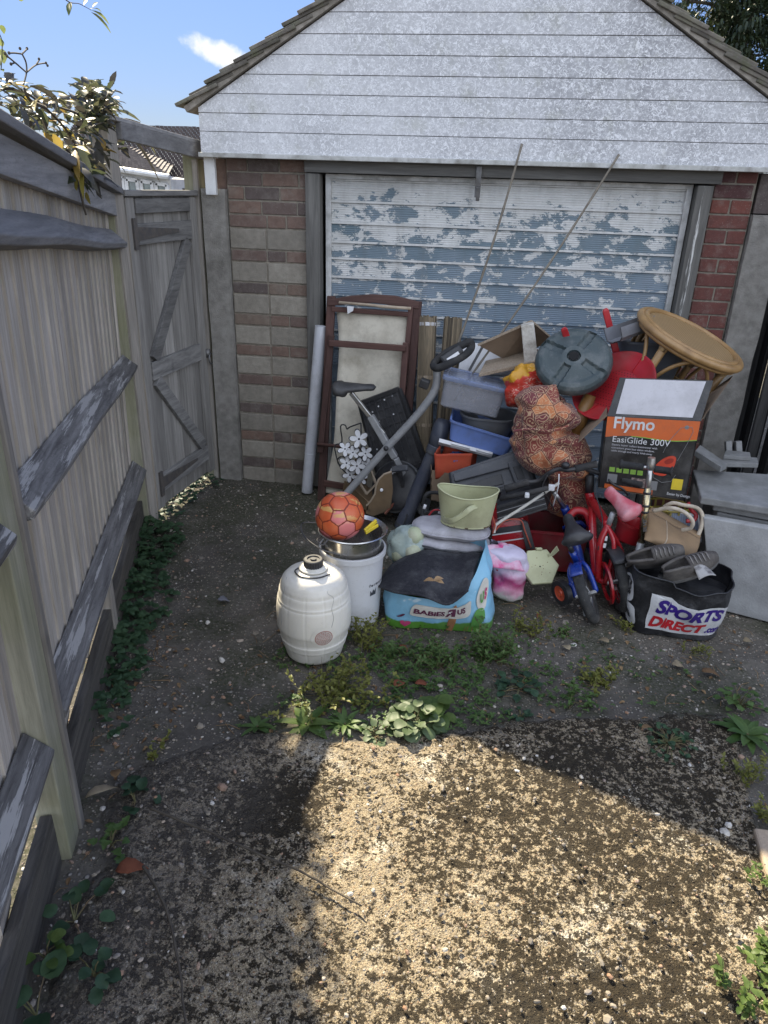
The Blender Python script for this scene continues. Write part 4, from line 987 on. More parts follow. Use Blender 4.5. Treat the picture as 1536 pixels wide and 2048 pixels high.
# ---------------------------------------------------------------- dark blue-grey blower tube
t = thing('blower_tube', 'long blue-grey plastic leaf blower tube leaning against the pile', 'tube', atz(803, 1062))
p0, p1 = atz(803, 1060)+V(0,0,.015), at(872, 893, -.52); d_ = p1-p0; L = d_.length
m_ = MB(); m_.lathe([(.034,0),(.046,0),(.046,L*.16),(.042,L*.18),(.041,L*.5),(.040,L*.93),(.047,L*.94),(.048,L*1.0),(.044,L*1.01)], frame(p0, d_), 22, cap1=True); m_.build('lower_pipe', M_bluegrey, t, smooth=True, auto=35)
m_ = MB(); p2 = at(888,838,-.48); m_.tube([p1, lerp(p1,p2,.35), lerp(p1,p2,.8), p2], [.046,.050,.050,.030], 16); m_.build('upper_pipe', M_bluegrey, t, smooth=True)
for f in (.02,.98):
    m_ = MB(); m_.lathe([(.043,L*.93*f),(.0475,L*.93*f+.004),(.0475,L*.93*f+.02),(.043,L*.93*f+.024)], frame(p0, d_), 22); m_.build('collar', M_dkgrey, t, smooth=True, auto=30)
m_ = MB(); m_.bar(lerp(p0,p1,.05)-CF*.046, lerp(p0,p1,.17)-CF*.046, .016, .010); m_.build('catch', M_dkgrey, t, bevel=.003)

# ---------------------------------------------------------------- box, orange bin, shelf strip
t = thing('brown_carton', 'small open brown carton under the orange bin', 'carton', at(884, 985, -.66))
c0, c1, c2, c3 = at(862,940,-.66), at(906,948,-.66), at(907,1010,-.66), at(862,1000,-.66)
m_ = MB(); m_.prism([c0,c1,c2,c3], (0,.004,0)); m_.build('front_panel', M_card, t); m_ = MB(); m_.prism([c0,c3,c3+V(-.02,.18,0),c0+V(-.02,.18,.0)], (.004,0,0)); m_.build('side_panel', M_card, t)
m_ = MB(); m_.prism([c1,c2,c2+V(.02,.18,0),c1+V(.02,.18,0)], (-.004,0,0)); m_.build('side_panel', M_card, t); m_ = MB(); m_.prism([c3,c2,c2+V(0,.18,0),c3+V(0,.18,0)], (0,0,.004)); m_.build('base_panel', M_card, t)
t = thing('orange_fabric_bin', 'orange-red fabric bin holding blue plastic beside the blower tube', 'bin', at(900, 958, -.60))
f0, f1, f2, f3 = at(869,908,-.66), at(945,906,-.66), at(938,952,-.66), at(871,958,-.66)
m_ = quadsheet((f0,f1,f2,f3), .004, 14, 10, .012, 12, 2); m_.build('front_panel', M_orange, t, smooth=True)
m_ = quadsheet((f0,f0+V(.03,.16,.02),f3+V(.03,.16,0),f3), .004, 8, 8, .006, 12, 5); m_.build('side_panel', M_orange, t, smooth=True)
m_ = quadsheet((f0+V(.03,.16,.02),f1+V(.03,.16,.02),f2+V(.03,.16,0),f3+V(.03,.16,0)), .004, 10, 8, .006, 12, 7); m_.build('back_panel', M_orange, t, smooth=True)
m_ = MB(); m_.blob(at(916,915,-.60), (.055,.06,.028), 20, 12, lambda d: 1+.22*noise.noise(d*3)); o = m_.build('blue_plastic_bundle', pm('bright_blue_plastic', (.02,.20,.52), dirt=.1, rough=.35), smooth=True); tag(o, 'bright blue plastic bundle inside the orange bin', 'bundle')
t = thing('white_slotted_strip', 'white slotted shelf strip lying below the blue basin', 'shelf strip', at(930, 900, -.66))
m_ = panel((at(877,884,-.68), at(984,912,-.68), at(982,916,-.64), at(876,889,-.64)), .022); m_.build('strip', M_white, t, bevel=.002)
for a, b_ in (((902,887),(940,897)), ((953,900),(985,909))):
    m_ = panel((at(*a,-.685), at(*b_,-.685), at(b_[0]-2,b_[1]+7,-.665), at(a[0]-2,a[1]+7,-.665)), .01); m_.build('bracket', M_plastic_white, t, bevel=.002)

# ---------------------------------------------------------------- grey case
t = thing('grey_tool_case', 'dark grey plastic tool case lid tilted in front of the blue basin', 'tool case', at(985, 990, -.75))
k0, k1, k2, k3 = at(896,944,-.80), at(1052,891,-.72), at(1078,972,-.82), at(906,1004,-.90)
n = (k1-k0).cross(k3-k0).normalized(); n = -n if n.dot(CF) < 0 else n
def kp(u, v, d=0): return lerp(lerp(k0,k1,u), lerp(k3,k2,u), v)+n*d
m_ = MB(); loft(m_, [[kp(u,v,d) for u,v in ((i,i),(1-i,i),(1-i,1-i),(i,1-i))] for i, d in ((0,.12),(0,.02),(.03,0),(.06,0))]); m_.poly([kp(.06,.06),kp(.94,.06),kp(.94,.94),kp(.06,.94)]); m_.poly([kp(0,0,.12),kp(1,0,.12),kp(1,1,.12),kp(0,1,.12)]); m_.build('case_body', M_dkgrey, t, bevel=.006)
m_ = MB(); m_.prism([kp(.05,.10,-.012),kp(.95,.10,-.012),kp(.93,.42,-.018),kp(.06,.40,-.018)], n*.02); m_.build('raised_band', M_dkgrey, t, bevel=.006)
m_ = MB(); m_.prism([kp(.20,.55,-.003),kp(.62,.50,-.003),kp(.62,.78,-.003),kp(.18,.80,-.003)], n*.006); m_.build('handle_recess', M_blk, t, bevel=.003)
m_ = MB(); m_.prism([kp(.72,.30,-.028),kp(.92,.28,-.028),kp(.94,.92,-.020),kp(.74,.90,-.020)], n*.03); m_.build('end_block', M_dkgrey, t, bevel=.006)
m_ = MB(); m_.prism([kp(.77,.45,-.031),kp(.86,.44,-.031),kp(.87,.78,-.024),kp(.78,.78,-.024)], n*.006); m_.build('latch', M_blk, t, bevel=.002)
for v in (.86, .91): 
    m_ = MB(); m_.bar(kp(.04,v,-.004), kp(.70,v,-.004), .006, .008); m_.build('rib', M_dkgrey, t)

# ---------------------------------------------------------------- basins and clear box
def tilted(c, xdir, up=None): 
    x = Vector(xdir).normalized(); y = V(0,1,0)-x*x.y; z = x.cross(y.normalized()); return frame(c, z, x)
b0, b1 = at(897,884,-.66), at(1011,919,-.66); ax = b1-b0
t = thing('blue_basin', 'mud-splashed blue plastic trough tilted below the grey basin', 'basin', (b0+b1)/2)
m_ = tub(tilted((b0+b1)/2+V(0,.12,0), ax), ax.length*1.14, .26, .125, .88, .03, .004, .008, .012); m_.build('basin_body', M_blueplas, t, smooth=True, auto=40)
g0, g1 = at(922,880,-.52), at(1020,880,-.52); ax2 = V(1,0,-.03)
t = thing('grey_basin', 'grey round-cornered basin resting inside the blue trough', 'basin', (g0+g1)/2)
m_ = tub(tilted((g0+g1)/2, ax2), .30, .24, .155, .80, .10, .004, .006, .01); m_.build('basin_body', M_greyplas, t, smooth=True, auto=40)
def clear_mat(nm, col, al):
    t = NT(nm); c = t.co(); d = t.ramp(t.noise(c, 7, 7, .7), [(.4, al), (.7, min(1, al+.22))]); t.set(col=t.mix(t.ramp(t.noise(c, 40, 5), [(.5,0),(.75,.5)]), col, (.35,.34,.33)), rough=.18, alpha=d, spec=.5); return t.m
M_clear = clear_mat('scuffed_clear_plastic', (.40,.41,.45), .34); M_clearlid = clear_mat('clear_blue_lid', (.27,.33,.50), .50)
l0, l1 = at(877,818,-.62), at(995,838,-.62); ax = at(1012,800,-.62)-at(886,771,-.62)
t = thing('clear_storage_box', 'scuffed clear plastic storage box with a blue-tinted lid on top of the basins', 'storage box', (l0+l1)/2)
Mx = tilted((l0+l1)/2+V(0,.11,0)+V(0,0,.0), ax); lc = at(949,785,-.62)-(l0+l1)/2; hh = .155
m_ = tub(Mx, ax.length*.97, .22, hh, .95, .025, .003, .006, .010); m_.build('box_body', M_clear, t, smooth=True, auto=40)
m_ = MB(); rr = []
for d_, z in ((0,0),(.022,0),(.026,.006),(.024,.018),(.0,.022),(-.02,.022),(-.03,.016),(-.06,.016)): rr.append([Mx @ p for p in rring(ax.length*.97+d_, .22+d_, .03, hh+z)])
loft(m_, rr, False, True); m_.build('lid', M_clearlid, t, smooth=True, auto=40)

# ---------------------------------------------------------------- white drawer, cardboard, polystyrene
t = thing('white_melamine_board', 'white melamine board standing behind the clear storage box', 'board', at(1000, 745, -.30))
m_ = panel((at(928,684,-.26), at(1110,700,-.24), at(1110,760,-.30), at(916,742,-.32)), .016); m_.build('board', M_white, t, bevel=.001)
m_ = MB(); m_.bar(at(966,692,-.36), at(938,742,-.38), .022, .008); o = m_.build('grey_batten', M_greyplas); tag(o, 'short grey batten leaning across the white melamine board', 'batten')
t = thing('cardboard_sheet', 'folded brown cardboard sheet propped like a tent above the white board', 'cardboard', at(1040, 716, -.36))
r0, r1 = at(1064,642,-.44), at(1052,706,-.30)
m_ = panel((at(956,690,-.42), r0, at(1062,700,-.28), at(1005,717,-.34)), .006); m_.build('flap', M_card, t)
m_ = panel((r0, at(1108,680,-.40), at(1080,692,-.30), at(1062,700,-.28)), .006); m_.build('flap', M_card, t)
m_ = MB(); m_.bar(at(956,690,-.425), r0, .012, .012, (0,0,1)); m_.build('torn_edge', M_chip, t)
m_ = MB(); m_.bar(r0, at(1108,680,-.405), .008, .010, (0,0,1)); m_.build('torn_edge', M_chip, t)
pl = [at(1042,652,-.50), at(1068,646,-.50), at(1077,726,-.50), at(1049,728,-.50)]
b_ = MB(); b_.prism(pl, (0,.06,0)); o = b_.build('polystyrene_block', M_foam, bevel=.006); tag(o, 'grubby cream polystyrene block upright under the cardboard tent', 'polystyrene')
t = thing('chipboard_shelf', 'raw-edged chipboard shelf lying over the clear storage box', 'shelf', at(1020, 745, -.45))
m_ = MB(); e0, e1 = at(958,747,-.56), at(1082,720,-.52); m_.prism([e0, e1, e1+V(.05,.22,.03), e0+V(.03,.24,.02)], (0,0,-.020)); m_.build('shelf', M_chip, t, bevel=.002)
m_ = MB(); m_.prism([at(1000,757,-.56), at(1072,742,-.52), at(1078,756,-.52), at(1020,766,-.56)], (0,.02,0)); m_.build('shelf_underside', M_card, t)

# ---------------------------------------------------------------- carrier bag
def carrier_mat():
    t = NT('orange_and_yellow_carrier'); c = t.co(); x, y, z_ = t.sep(c)
    d = t.math('ADD', t.math('ADD', z_, t.math('MULTIPLY', x, -.55)), t.math('MULTIPLY', t.noise(c, 9, 3), .10)); base = t.mix(t.ramp(d, [(.125,0),(.129,1)]), (.55,.045,.025), (.60,.30,.02))
    ln = t.ramp(t.math('ABSOLUTE', t.math('SUBTRACT', t.noise(t.co((1,1,2.5)), 26, 2), .5)), [(.012,1),(.03,0)]); msk = t.ramp(t.noise(c, 7, 2), [(.5,0),(.56,1)])
    base = t.mix(t.math('MULTIPLY', t.math('MULTIPLY', ln, msk), .7), base, (.75,.6,.45)); t.set(col=base, rough=.38, normal=t.bump(t.noise(c, 16, 4, .6, .5), .5, .02)); return t.m
cb = at(1050, 775, -.62)
m_ = MB(); m_.blob(cb, (.105,.09,.115), 40, 30, lambda d: 1+.28*noise.noise(d*2.2+V(4,0,0))+.10*noise.noise(d*6))
t = thing('orange_carrier_bag', 'crumpled orange and yellow plastic carrier bag left of the green parasol base', 'carrier bag', cb); m_.build('bag', carrier_mat(), t, smooth=True)

# ---------------------------------------------------------------- patterned bag
def batik_mat():
    t = NT('batik_print_cotton'); c = t.co()
    cell = t.voro(c, 12.5, 'F1', 'Color', 1); edge = t.voro(c, 12.5, 'DISTANCE_TO_EDGE', 'Distance', 1)
    pal = t.ramp(t.sep(cell)[0], [(0, (.13,.026,.022)), (.30, (.20,.042,.03)), (.55, (.15,.032,.035)), (.72, (.46,.165,.06)), (.88, (.40,.13,.055)), (1, (.26,.055,.03))], 'CONSTANT')
    wv = t.n('ShaderNodeTexNoise'); wv.inputs['Scale'].default_value = 21; wv.inputs['Detail'].default_value = 2; t.l(c, wv.inputs['Vector'])
    f = t.math('FRACT', t.math('MULTIPLY', wv.outputs['Fac'], 8.0)); ln = t.ramp(t.math('ABSOLUTE', t.math('SUBTRACT', f, .5)), [(.07,1),(.14,0)])
    v2 = t.voro(c, 24, 'F1', 'Distance', 1); f2 = t.math('FRACT', t.math('MULTIPLY', v2, 3.6)); l2 = t.ramp(t.math('ABSOLUTE', t.math('SUBTRACT', f2, .5)), [(.09,1),(.18,0)])
    pick = t.ramp(t.sep(cell)[1], [(.5,0),(.52,1)]); lines = t.mix(pick, ln, l2)
    base = t.mix(t.math('MULTIPLY', lines, .72), pal, (.50,.34,.20))
    base = t.mix(t.ramp(edge, [(.0,1),(.035,0)]), base, (.06,.022,.02)); base = t.mix(t.ramp(edge, [(.03,0),(.042,.8),(.07,0)]), base, (.52,.36,.22))
    t.set(col=base, rough=.85, sheen=.15, normal=t.bump(t.noise(c, 9, 4, .6), .4, .02)); return t.m
M_batik = batik_mat()
tb = at(1105, 900, -.85)
t = thing('batik_print_bag', 'bulging cotton bag with rust and cream batik print left of the mower carton', 'cloth bag', at(1130,1030,-.85))
prof = [(788,1118,8),(791,1112,34),(797,1104,50),(806,1098,58),(820,1093,66),(836,1088,66),(850,1084,62),(857,1086,60),(864,1092,70),(880,1096,78),(898,1099,80),(915,1104,76),(932,1112,66),(946,1120,56),(962,1130,50),(982,1134,48),(1003,1135,45),(1020,1134,40),(1030,1133,20)]
cpf = catmull([V(*p) for p in prof], 3)
def bat(u, v):
    i = v*(len(cpf)-1); k_ = min(int(i), len(cpf)-2); q = lerp(cpf[k_], cpf[k_+1], i-k_)
    c = at(q.y, q.x, -.85+(.06 if q.x > 940 else 0)); w_ = q.z/ppm(c); a = 2*math.pi*u; d = V(math.cos(a), math.sin(a), 0)
    p = c+V(d.x*w_, d.y*min(w_*.85, .15), 0); k2 = noise.noise(p*7)*.016-.030*max(0,.22-abs(noise.noise(p*V(1,1,1).x*6.5+V(3,1,7))))/.22+noise.noise(p*24)*.006+.010*math.sin(p.z*60+3*noise.noise(p*6))*.6
    p = p+d*k2; 
    if q.x < 850: p.z -= .05*(d.x)*.9*(850-q.x)/60
    return p
m_ = MB(); m_.grid(bat, 60, 70, cu=True); m_.build('bag', M_batik, t, smooth=True)
m_ = MB(); pc = [at(1027,862,-.985), at(1060,858,-1.0), at(1098,862,-1.005), at(1135,852,-.99), at(1152,835,-.95)]
m_.tube(catmull(pc, 6), .006, 8); m_.build('seam_fold', M_batik, t, smooth=True)

# ---------------------------------------------------------------- parasol base
M_pbase = pm('dark_green_plastic', (.035,.052,.055), (.05,.068,.07), 9, .5, dirt=.4, dcol=(.16,.17,.165), dscale=12, bump=.15, bscale=120)
pc = at(1147, 722, -.74); n0 = (-CF*.80+CR*-.05+CU*.30).normalized(); n0 = (-CF+CU*.42+CR*-.22).normalized(); Rb = 76/ppm(pc)
t = thing('parasol_base', 'round dark green plastic parasol base with four grooves resting on the pile', 'parasol base', pc)
Mx = frame(pc, n0, CR); gr = [R(52), R(140), R(232), R(318)]
prf = [(.0,.030),(.030/.19,.030),(.034/.19,.046),(.30,.046),(.42,.040),(.70,.030),(.80,.034),(.90,.028),(.97,.014),(1.0,-.006),(.99,-.022),(.94,-.035),(.0,-.035)]
def pbf(u, v):
    i = v*(len(prf)-1); k_ = min(int(i), len(prf)-2); r_, z = [lerp(prf[k_][q], prf[k_+1][q], i-k_) for q in (0,1)]
    a = 2*math.pi*u; r_ *= Rb
    for g in gr:
        da = abs((a-g+math.pi) % (2*math.pi)-math.pi)*r_
        if .30*Rb < r_ < .97*Rb and z > 0 and math.cos(a-g) > 0: z -= .016*max(0, min(1, (.022-da)/.006))
    return Mx @ V(r_*math.cos(a), r_*math.sin(a), z)
m_ = MB(); m_.grid(pbf, 120, 60, cu=True); m_.build('base_body', M_pbase, t, smooth=True, auto=35)
m_ = MB(); m_.lathe([(.0001,.0475),(.024,.0475),(.026,.046)], Mx, 20); m_.build('pole_socket', M_blackgap, t)

# ---------------------------------------------------------------- red plastic things
def perf_mat():
    t = NT('perforated_red_plastic'); c = t.co(); k = t.n('ShaderNodeTexVoronoi'); k.inputs['Scale'].default_value = 85; k.inputs['Randomness'].default_value = 0; t.l(c, k.inputs['Vector'])
    t.set(col=t.mix(t.ramp(k.outputs['Distance'], [(.26,1),(.32,0)]), (.36,.016,.022), (.07,.006,.008)), rough=.4); return t.m
rc = at(1226, 770, -.80); n0 = (-CF*.62+CU*.45+CR*-.50).normalized(); Mx = frame(rc, n0); t = thing('red_plastic_sieve', 'large round red plastic garden sieve standing behind the mower carton', 'sieve', rc)
rr = 84/ppm(rc)
m_ = MB(); m_.lathe([(rr*.55,-.03),(rr*.72,-.018),(rr*.92,-.004),(rr*.97,.004),(rr,.004),(rr,-.008),(rr*.93,-.012),(rr*.72,-.026),(rr*.55,-.036)], Mx, 48); m_.build('rim', M_red, t, smooth=True, auto=40)
m_ = MB(); m_.lathe([(.0001,-.034),(rr*.56,-.031)], Mx, 40); m_.build('perforated_base', perf_mat(), t)
for a in range(6):
    m_ = MB(); aa = a*math.pi/3+.3; m_.bar(Mx @ V(rr*.56*math.cos(aa), rr*.56*math.sin(aa), -.026), Mx @ V(rr*.93*math.cos(aa), rr*.93*math.sin(aa), -.002), .006, .004, n0); m_.build('rib', M_red, t)
for (a, b_, lb) in (((1127,655,-.68),(1146,712,-.62),'short red plastic handle sticking up behind the green parasol base'), ((1210,617,-.62),(1234,712,-.60),'longer red plastic handle sticking up beside the grey channel')):
    a, b_ = at(*a), at(*b_); z = (b_-a).normalized(); Mx = basis(z, CR).to_4x4(); m_ = MB(); L = (b_-a).length
    pr = [(-1,0),(-.9,.5),(.9,.5),(1,0),(.8,-.5),(-.8,-.5)]; w_ = .017
    Mx.translation = a; rings = []
    for s_, k_ in ((0,.55),(.012,.95),(.03,1),(.5*L,1),(L,1.1)): rings.append([Mx @ V(x*w_*k_, y*w_*.8*k_, s_) for x, y in pr])
    loft(m_, rings, True, True); o = m_.build('red_paddle', M_red, bevel=.003); tag(o, lb, 'plastic handle', 'red plastic tool handles')
# grey channel
gp0, gp1 = at(1226,668,-.70), at(1305,640,-.50); t = thing('grey_channel_offcut', 'grey plastic channel offcut lying behind the rattan table', 'channel', gp0)
Mx = frame(gp0, gp1-gp0, CU); L = (gp1-gp0).length
sec = [(.035,-.05),(-.03,-.05),(-.045,-.02),(-.045,.03),(-.03,.05),(.02,.055),(.018,.050),(-.028,.045),(-.040,.028),(-.040,-.018),(-.027,-.045),(.035,-.045)]
m_ = MB(); loft(m_, [[Mx @ V(x, y, s_) for x, y in sec] for s_ in (0, L*.4, L*.85)]); m_.build('channel', pm('mid_grey_plastic', (.19,.195,.21), (.15,.155,.17), 8, .45, dirt=.3), t, smooth=True, auto=30)
gc = at(1300, 700, -.48); m_ = tub(Matrix.Translation(gc+V(0,0,-.14)), .34, .26, .20, .8, .08); o = m_.build('grey_tub', pm('slate_grey_plastic', (.11,.12,.14), dirt=.3), smooth=True, auto=40); tag(o, 'slate grey plastic tub half hidden behind the rattan table legs', 'tub')
m_ = MB(); a, b_ = at(1180,790,-.80), at(1150,868,-.84); m_.tube([a, lerp(a,b_,.5), b_], [.030,.036,.034], 14); o = m_.build('amber_roll', pm('amber_brown_plastic', (.22,.11,.03), (.15,.075,.02), 10, .45), smooth=True); tag(o, 'amber brown roll wedged between the patterned bag and red sieve', 'roll')

# ---------------------------------------------------------------- rattan table
def rattan_mat():
    t = NT('varnished_rattan'); c = t.co(); base = t.mix(t.ramp(t.noise(c, 18, 6, .6), [(.3,0),(.7,1)]), (.25,.145,.055), (.37,.225,.095)); base = t.mix(t.ramp(t.noise(c, 7, 6), [(.5,0),(.75,.5)]), base, (.12,.065,.03)); t.set(col=base, rough=.38, normal=t.bump(t.noise(c, 40, 3), .2, .003)); return t.m
def weave_mat():
    t = NT('herringbone_cane_weave'); c = t.co(); x, y, z_ = t.sep(c)
    ax_ = t.math('ABSOLUTE', t.math('SUBTRACT', t.math('FRACT', t.math('MULTIPLY', x, 4.5)), .5)); d = t.math('ADD', t.math('MULTIPLY', y, 38.0), t.math('MULTIPLY', ax_, 7.0))
    f = t.math('ABSOLUTE', t.math('SUBTRACT', t.math('FRACT', d), .5)); base = t.mix(t.ramp(f, [(.06,0),(.34,1)]), (.085,.048,.02), (.40,.265,.125)); base = t.mix(t.ramp(t.noise(c, 14, 6), [(.4,0),(.7,.4)]), base, (.22,.14,.06))
    t.set(col=base, rough=.5, normal=t.bump(f, .8, .004)); return t.m
M_rat, M_weave = rattan_mat(), weave_mat()
tc = at(1381, 676, -.62); vd = (tc-CPOS).normalized(); maj = imgdir(1381, 676, .824, .566); n0 = (.215*(-vd)+.977*imgdir(1381, 676, .566, -.824)).normalized()
Rt = 112/ppm(tc); t = thing('rattan_table', 'tipped round rattan side table with woven top on the heap', 'table', tc, frame(tc, n0, maj).to_3x3())
m_ = MB(); m_.lathe([(.0001,.006),(Rt*.4,.006),(Rt*.86,.006)], None, 60); m_.build('woven_top', M_weave, t, local=True)
m_ = MB(); m_.lathe([(.0001,-.012),(Rt*.9,-.012)], None, 40); m_.build('underside', M_weave, t, local=True)
for rad, z, r_ in ((Rt*.88,.006,.014),(Rt*.97,-.006,.020),(Rt*.93,-.030,.013)):
    m_ = MB(); m_.torus(Matrix.Translation(V(0,0,z)), rad, r_, 64, 12); m_.build('rim_ring', M_rat, t, smooth=True, local=True)
lgA = [R(a) for a in (-18, -108, 162, 72)]; Hh = .40
for i, a in enumerate(lgA):
    x, y = math.cos(a)*Rt*.84, math.sin(a)*Rt*.84; m_ = MB(); m_.tube([V(x,y,-.01), V(x*.98,y*.98,-Hh*.5), V(x*.98,y*.98,-Hh)], [.020,.019,.020], 12); lg = m_.build('leg', M_rat, t, smooth=True, local=True)
    for zz_ in (-.05, -.16): m_ = MB(); m_.lathe([(.021,zz_-.014),(.0235,zz_-.008),(.0235,zz_+.008),(.021,zz_+.014)], Matrix.Translation(V(x*.99,y*.99,0)), 12); m_.build('cane_binding', M_weave, lg, smooth=True, local=True)
    for sgn in (-1, 1):
        b1 = a+sgn*R(45); pts = []
        for k_ in range(13):
            f = k_/12; aa = a+sgn*R(6)+(b1-a-sgn*R(6))*f; rad = Rt*.84; pts.append(V(rad*math.cos(aa), rad*math.sin(aa), -.03-.30*(1-f**.5)**1.5 if f < 1 else -.03))
        m_ = MB(); m_.tube(pts, .0095, 8); m_.build('arch_brace', M_rat, t, smooth=True, local=True)
for k_ in range(5): m_ = MB(); m_.torus(Matrix.Translation(V(0,0,-.25-.012*k_)), Rt*(.66-.05*k_), .008, 40, 8); m_.build('lower_ring', M_rat, t, smooth=True, local=True)

# ================================================================ MOWER CARTON
t = thing('mower_carton', 'black and orange lawnmower carton with its pale top flap standing open', 'carton', at(1285, 990, -.95))
BY = -1.0
c = [at(1214,832,BY), at(1402,842,BY), at(1370,1003,BY+.0), at(1196,975,BY+.0)]     # front: TL TR BR BL
back = V(.035, .30, 0)
M_bk = pm('glossy_black_card', (.012,.012,.013), (.018,.018,.018), 10, .38, dirt=.2, dcol=(.16,.15,.14)); M_oprint = pm('orange_print', (.60,.13,.03), (.54,.11,.025), 8, .42, dirt=.18); M_wprint = pm('white_print', (.66,.66,.66), dirt=.15, rough=.5)
M_greyprint = pm('pale_grey_card', (.52,.51,.53), (.47,.46,.48), 4, .6, dirt=.15); M_green = pm('lime_print', (.22,.40,.06), dirt=.1, rough=.5); M_yel = pm('yellow_sticker', (.70,.52,.03), (.62,.46,.02), 9, .5, dirt=.15)
M_greyline = pm('grey_print', (.20,.20,.20), dirt=0); M_redprint = pm('red_print', (.55,.05,.02), dirt=.1, rough=.45); M_dredprint = pm('dark_red_print', (.30,.02,.01), dirt=.1, rough=.45)
m_ = MB(); m_.prism(c, (0,.006,0)); fp_ = m_.build('front_panel', M_bk, t, bevel=.002)
m_ = MB(); m_.prism([c[0], c[3], c[3]+back, c[0]+back], (.005,0,0)); m_.build('side_panel', M_bk, t)
m_ = MB(); m_.prism([c[1], c[2], c[2]+back, c[1]+back], (-.005,0,0)); m_.build('side_panel', M_bk, t)
m_ = MB(); m_.prism([c[0]+back, c[1]+back, c[2]+back, c[3]+back], (0,-.005,0)); m_.build('back_panel', M_card, t)
m_ = MB(); m_.prism([c[3], c[2], c[2]+back, c[3]+back], (0,0,.005)); m_.build('base_panel', M_card, t)
f_ = [at(1240,755,BY+.07), at(1427,761,BY+.07), c[1]+V(0,-.001,0), c[0]+V(0,-.001,0)]
m_ = panel(f_, .006); fo = m_.build('top_flap', M_bk, t, bevel=.001)
nf = (f_[1]-f_[0]).cross(f_[3]-f_[0]).normalized(); nf = -nf if nf.dot(CF) > 0 else nf
def fl(u, v, d=.0015): return lerp(lerp(f_[0],f_[1],u), lerp(f_[3],f_[2],u), v)+nf*d
m_ = MB(); m_.prism([fl(.065,.03), fl(.925,.03), fl(.90,.93), fl(.085,.93)], nf*.0006); m_.build('pale_panel', M_greyprint, fo)
lf_ = [c[0], at(1158,885,BY+.16), at(1160,955,BY+.22), c[0]+back*.9]
m_ = MB(); m_.prism([c[0], c[0]+back, c[0]+back+V(-.10,-.02,-.12), c[0]+V(-.115,-.01,-.14)], (0,0,.005)); m_.build('side_flap', M_card, t)
m_ = MB(); m_.prism([c[1], c[1]+back, at(1466,752,BY+.30), at(1454,770,BY+.05)], (0,0,.004)); m_.build('side_flap', M_card, t)
def bx(u, v, d=.0015): return lerp(lerp(c[0],c[1],u), lerp(c[3],c[2],u), v)+V(0,-d,0)
BW = (c[1]-c[0]).length; BH = (c[3]-c[0]).length
# orange band with its wave, and the green line under it
up = [(0.005,.005),(.995,.005)]; low = [(1-i/14, .235+.035*math.cos(i/14*math.pi*1.15+.2)-.03*(1-i/14)*0+.035*(i/14)) for i in range(15)]
low = [(.995-.985*i/14, .225+.055*(i/14)**1.2+.022*math.sin(i/14*2*math.pi)) for i in range(15)]
m_ = MB(); m_.poly([bx(*q) for q in up+low]); m_.build('orange_band', M_oprint, fp_)
m_ = MB(); n_ = len(low)
for i in range(n_-1):
    a, b_ = low[i], low[i+1]
    if a[0] > .35: m_.poly([bx(*a,.0014), bx(*b_,.0014), bx(b_[0],b_[1]+.012,.0014), bx(a[0],a[1]+.012,.0014)])
m_.build('green_line', M_green, fp_)
m_ = MB(); add_text(m_, 'Flymo', lambda u, v: bx(.075+u/BW, .150-v/BH, .003), .078, .0016); m_.build('lettering', M_wprint, fp_)
m_ = MB(); add_text(m_, 'EasiGlide 300V', lambda u, v: bx(.085+u/BW, .335-v/BH, .003), .041, .0001, sx=1.08); m_.build('lettering', M_wprint, fp_)
for i, s_ in enumerate(('Electric hover collect lawnmower with', 'convenient grass box vision window,', 'cable storage and nearly folds away')):
    m_ = MB(); add_text(m_, s_, lambda u, v: bx(.09+u/BW, .385+.040*i-v/BH, .003), .0135, .00006, sx=1.0); m_.build('small_print', M_greyprint, fp_)
for i in range(5):
    u = .10+.079*i; m_ = MB(); m_.poly([bx(u,.685), bx(u+.062,.682), bx(u+.062,.745), bx(u,.748)]); ic = m_.build('green_icon', M_green, fp_)
    m_ = MB(); m_.poly([bx(u+.012,.700,.002), bx(u+.045,.699,.002), bx(u+.03,.725,.002)]); m_.build('icon_mark', M_wprint, ic) if False else None
M_photo = pm('printed_photo', (.10,.08,.075), (.30,.22,.20), 60, .45, thr=(.45,.55), dirt=.1)
for u0, u1, v0, v1, mm in ((.07,.62,.925,.985,M_oprint),(.09,.20,.78,.90,M_greyline),(.36,.52,.79,.91,M_photo),(.54,.66,.80,.92,M_greyline)):
    m_ = MB(); m_.poly([bx(u0,v0), bx(u1,v0-.004), bx(u1,v1-.004), bx(u0,v1)]); m_.build('printed_picture', mm, fp_)
m_ = MB(); m_.poly([bx(.815,.73,.002), bx(.935,.727,.002), bx(.935,.865,.002), bx(.815,.87,.002)]); st = m_.build('yellow_sticker', M_yel, fp_)
m_ = MB(); add_text(m_, 'Easier by Design', lambda u, v: bx(.78+u/BW, .945-v/BH, .003), .0175, .0003, sx=.95); m_.build('lettering', M_wprint, fp_)
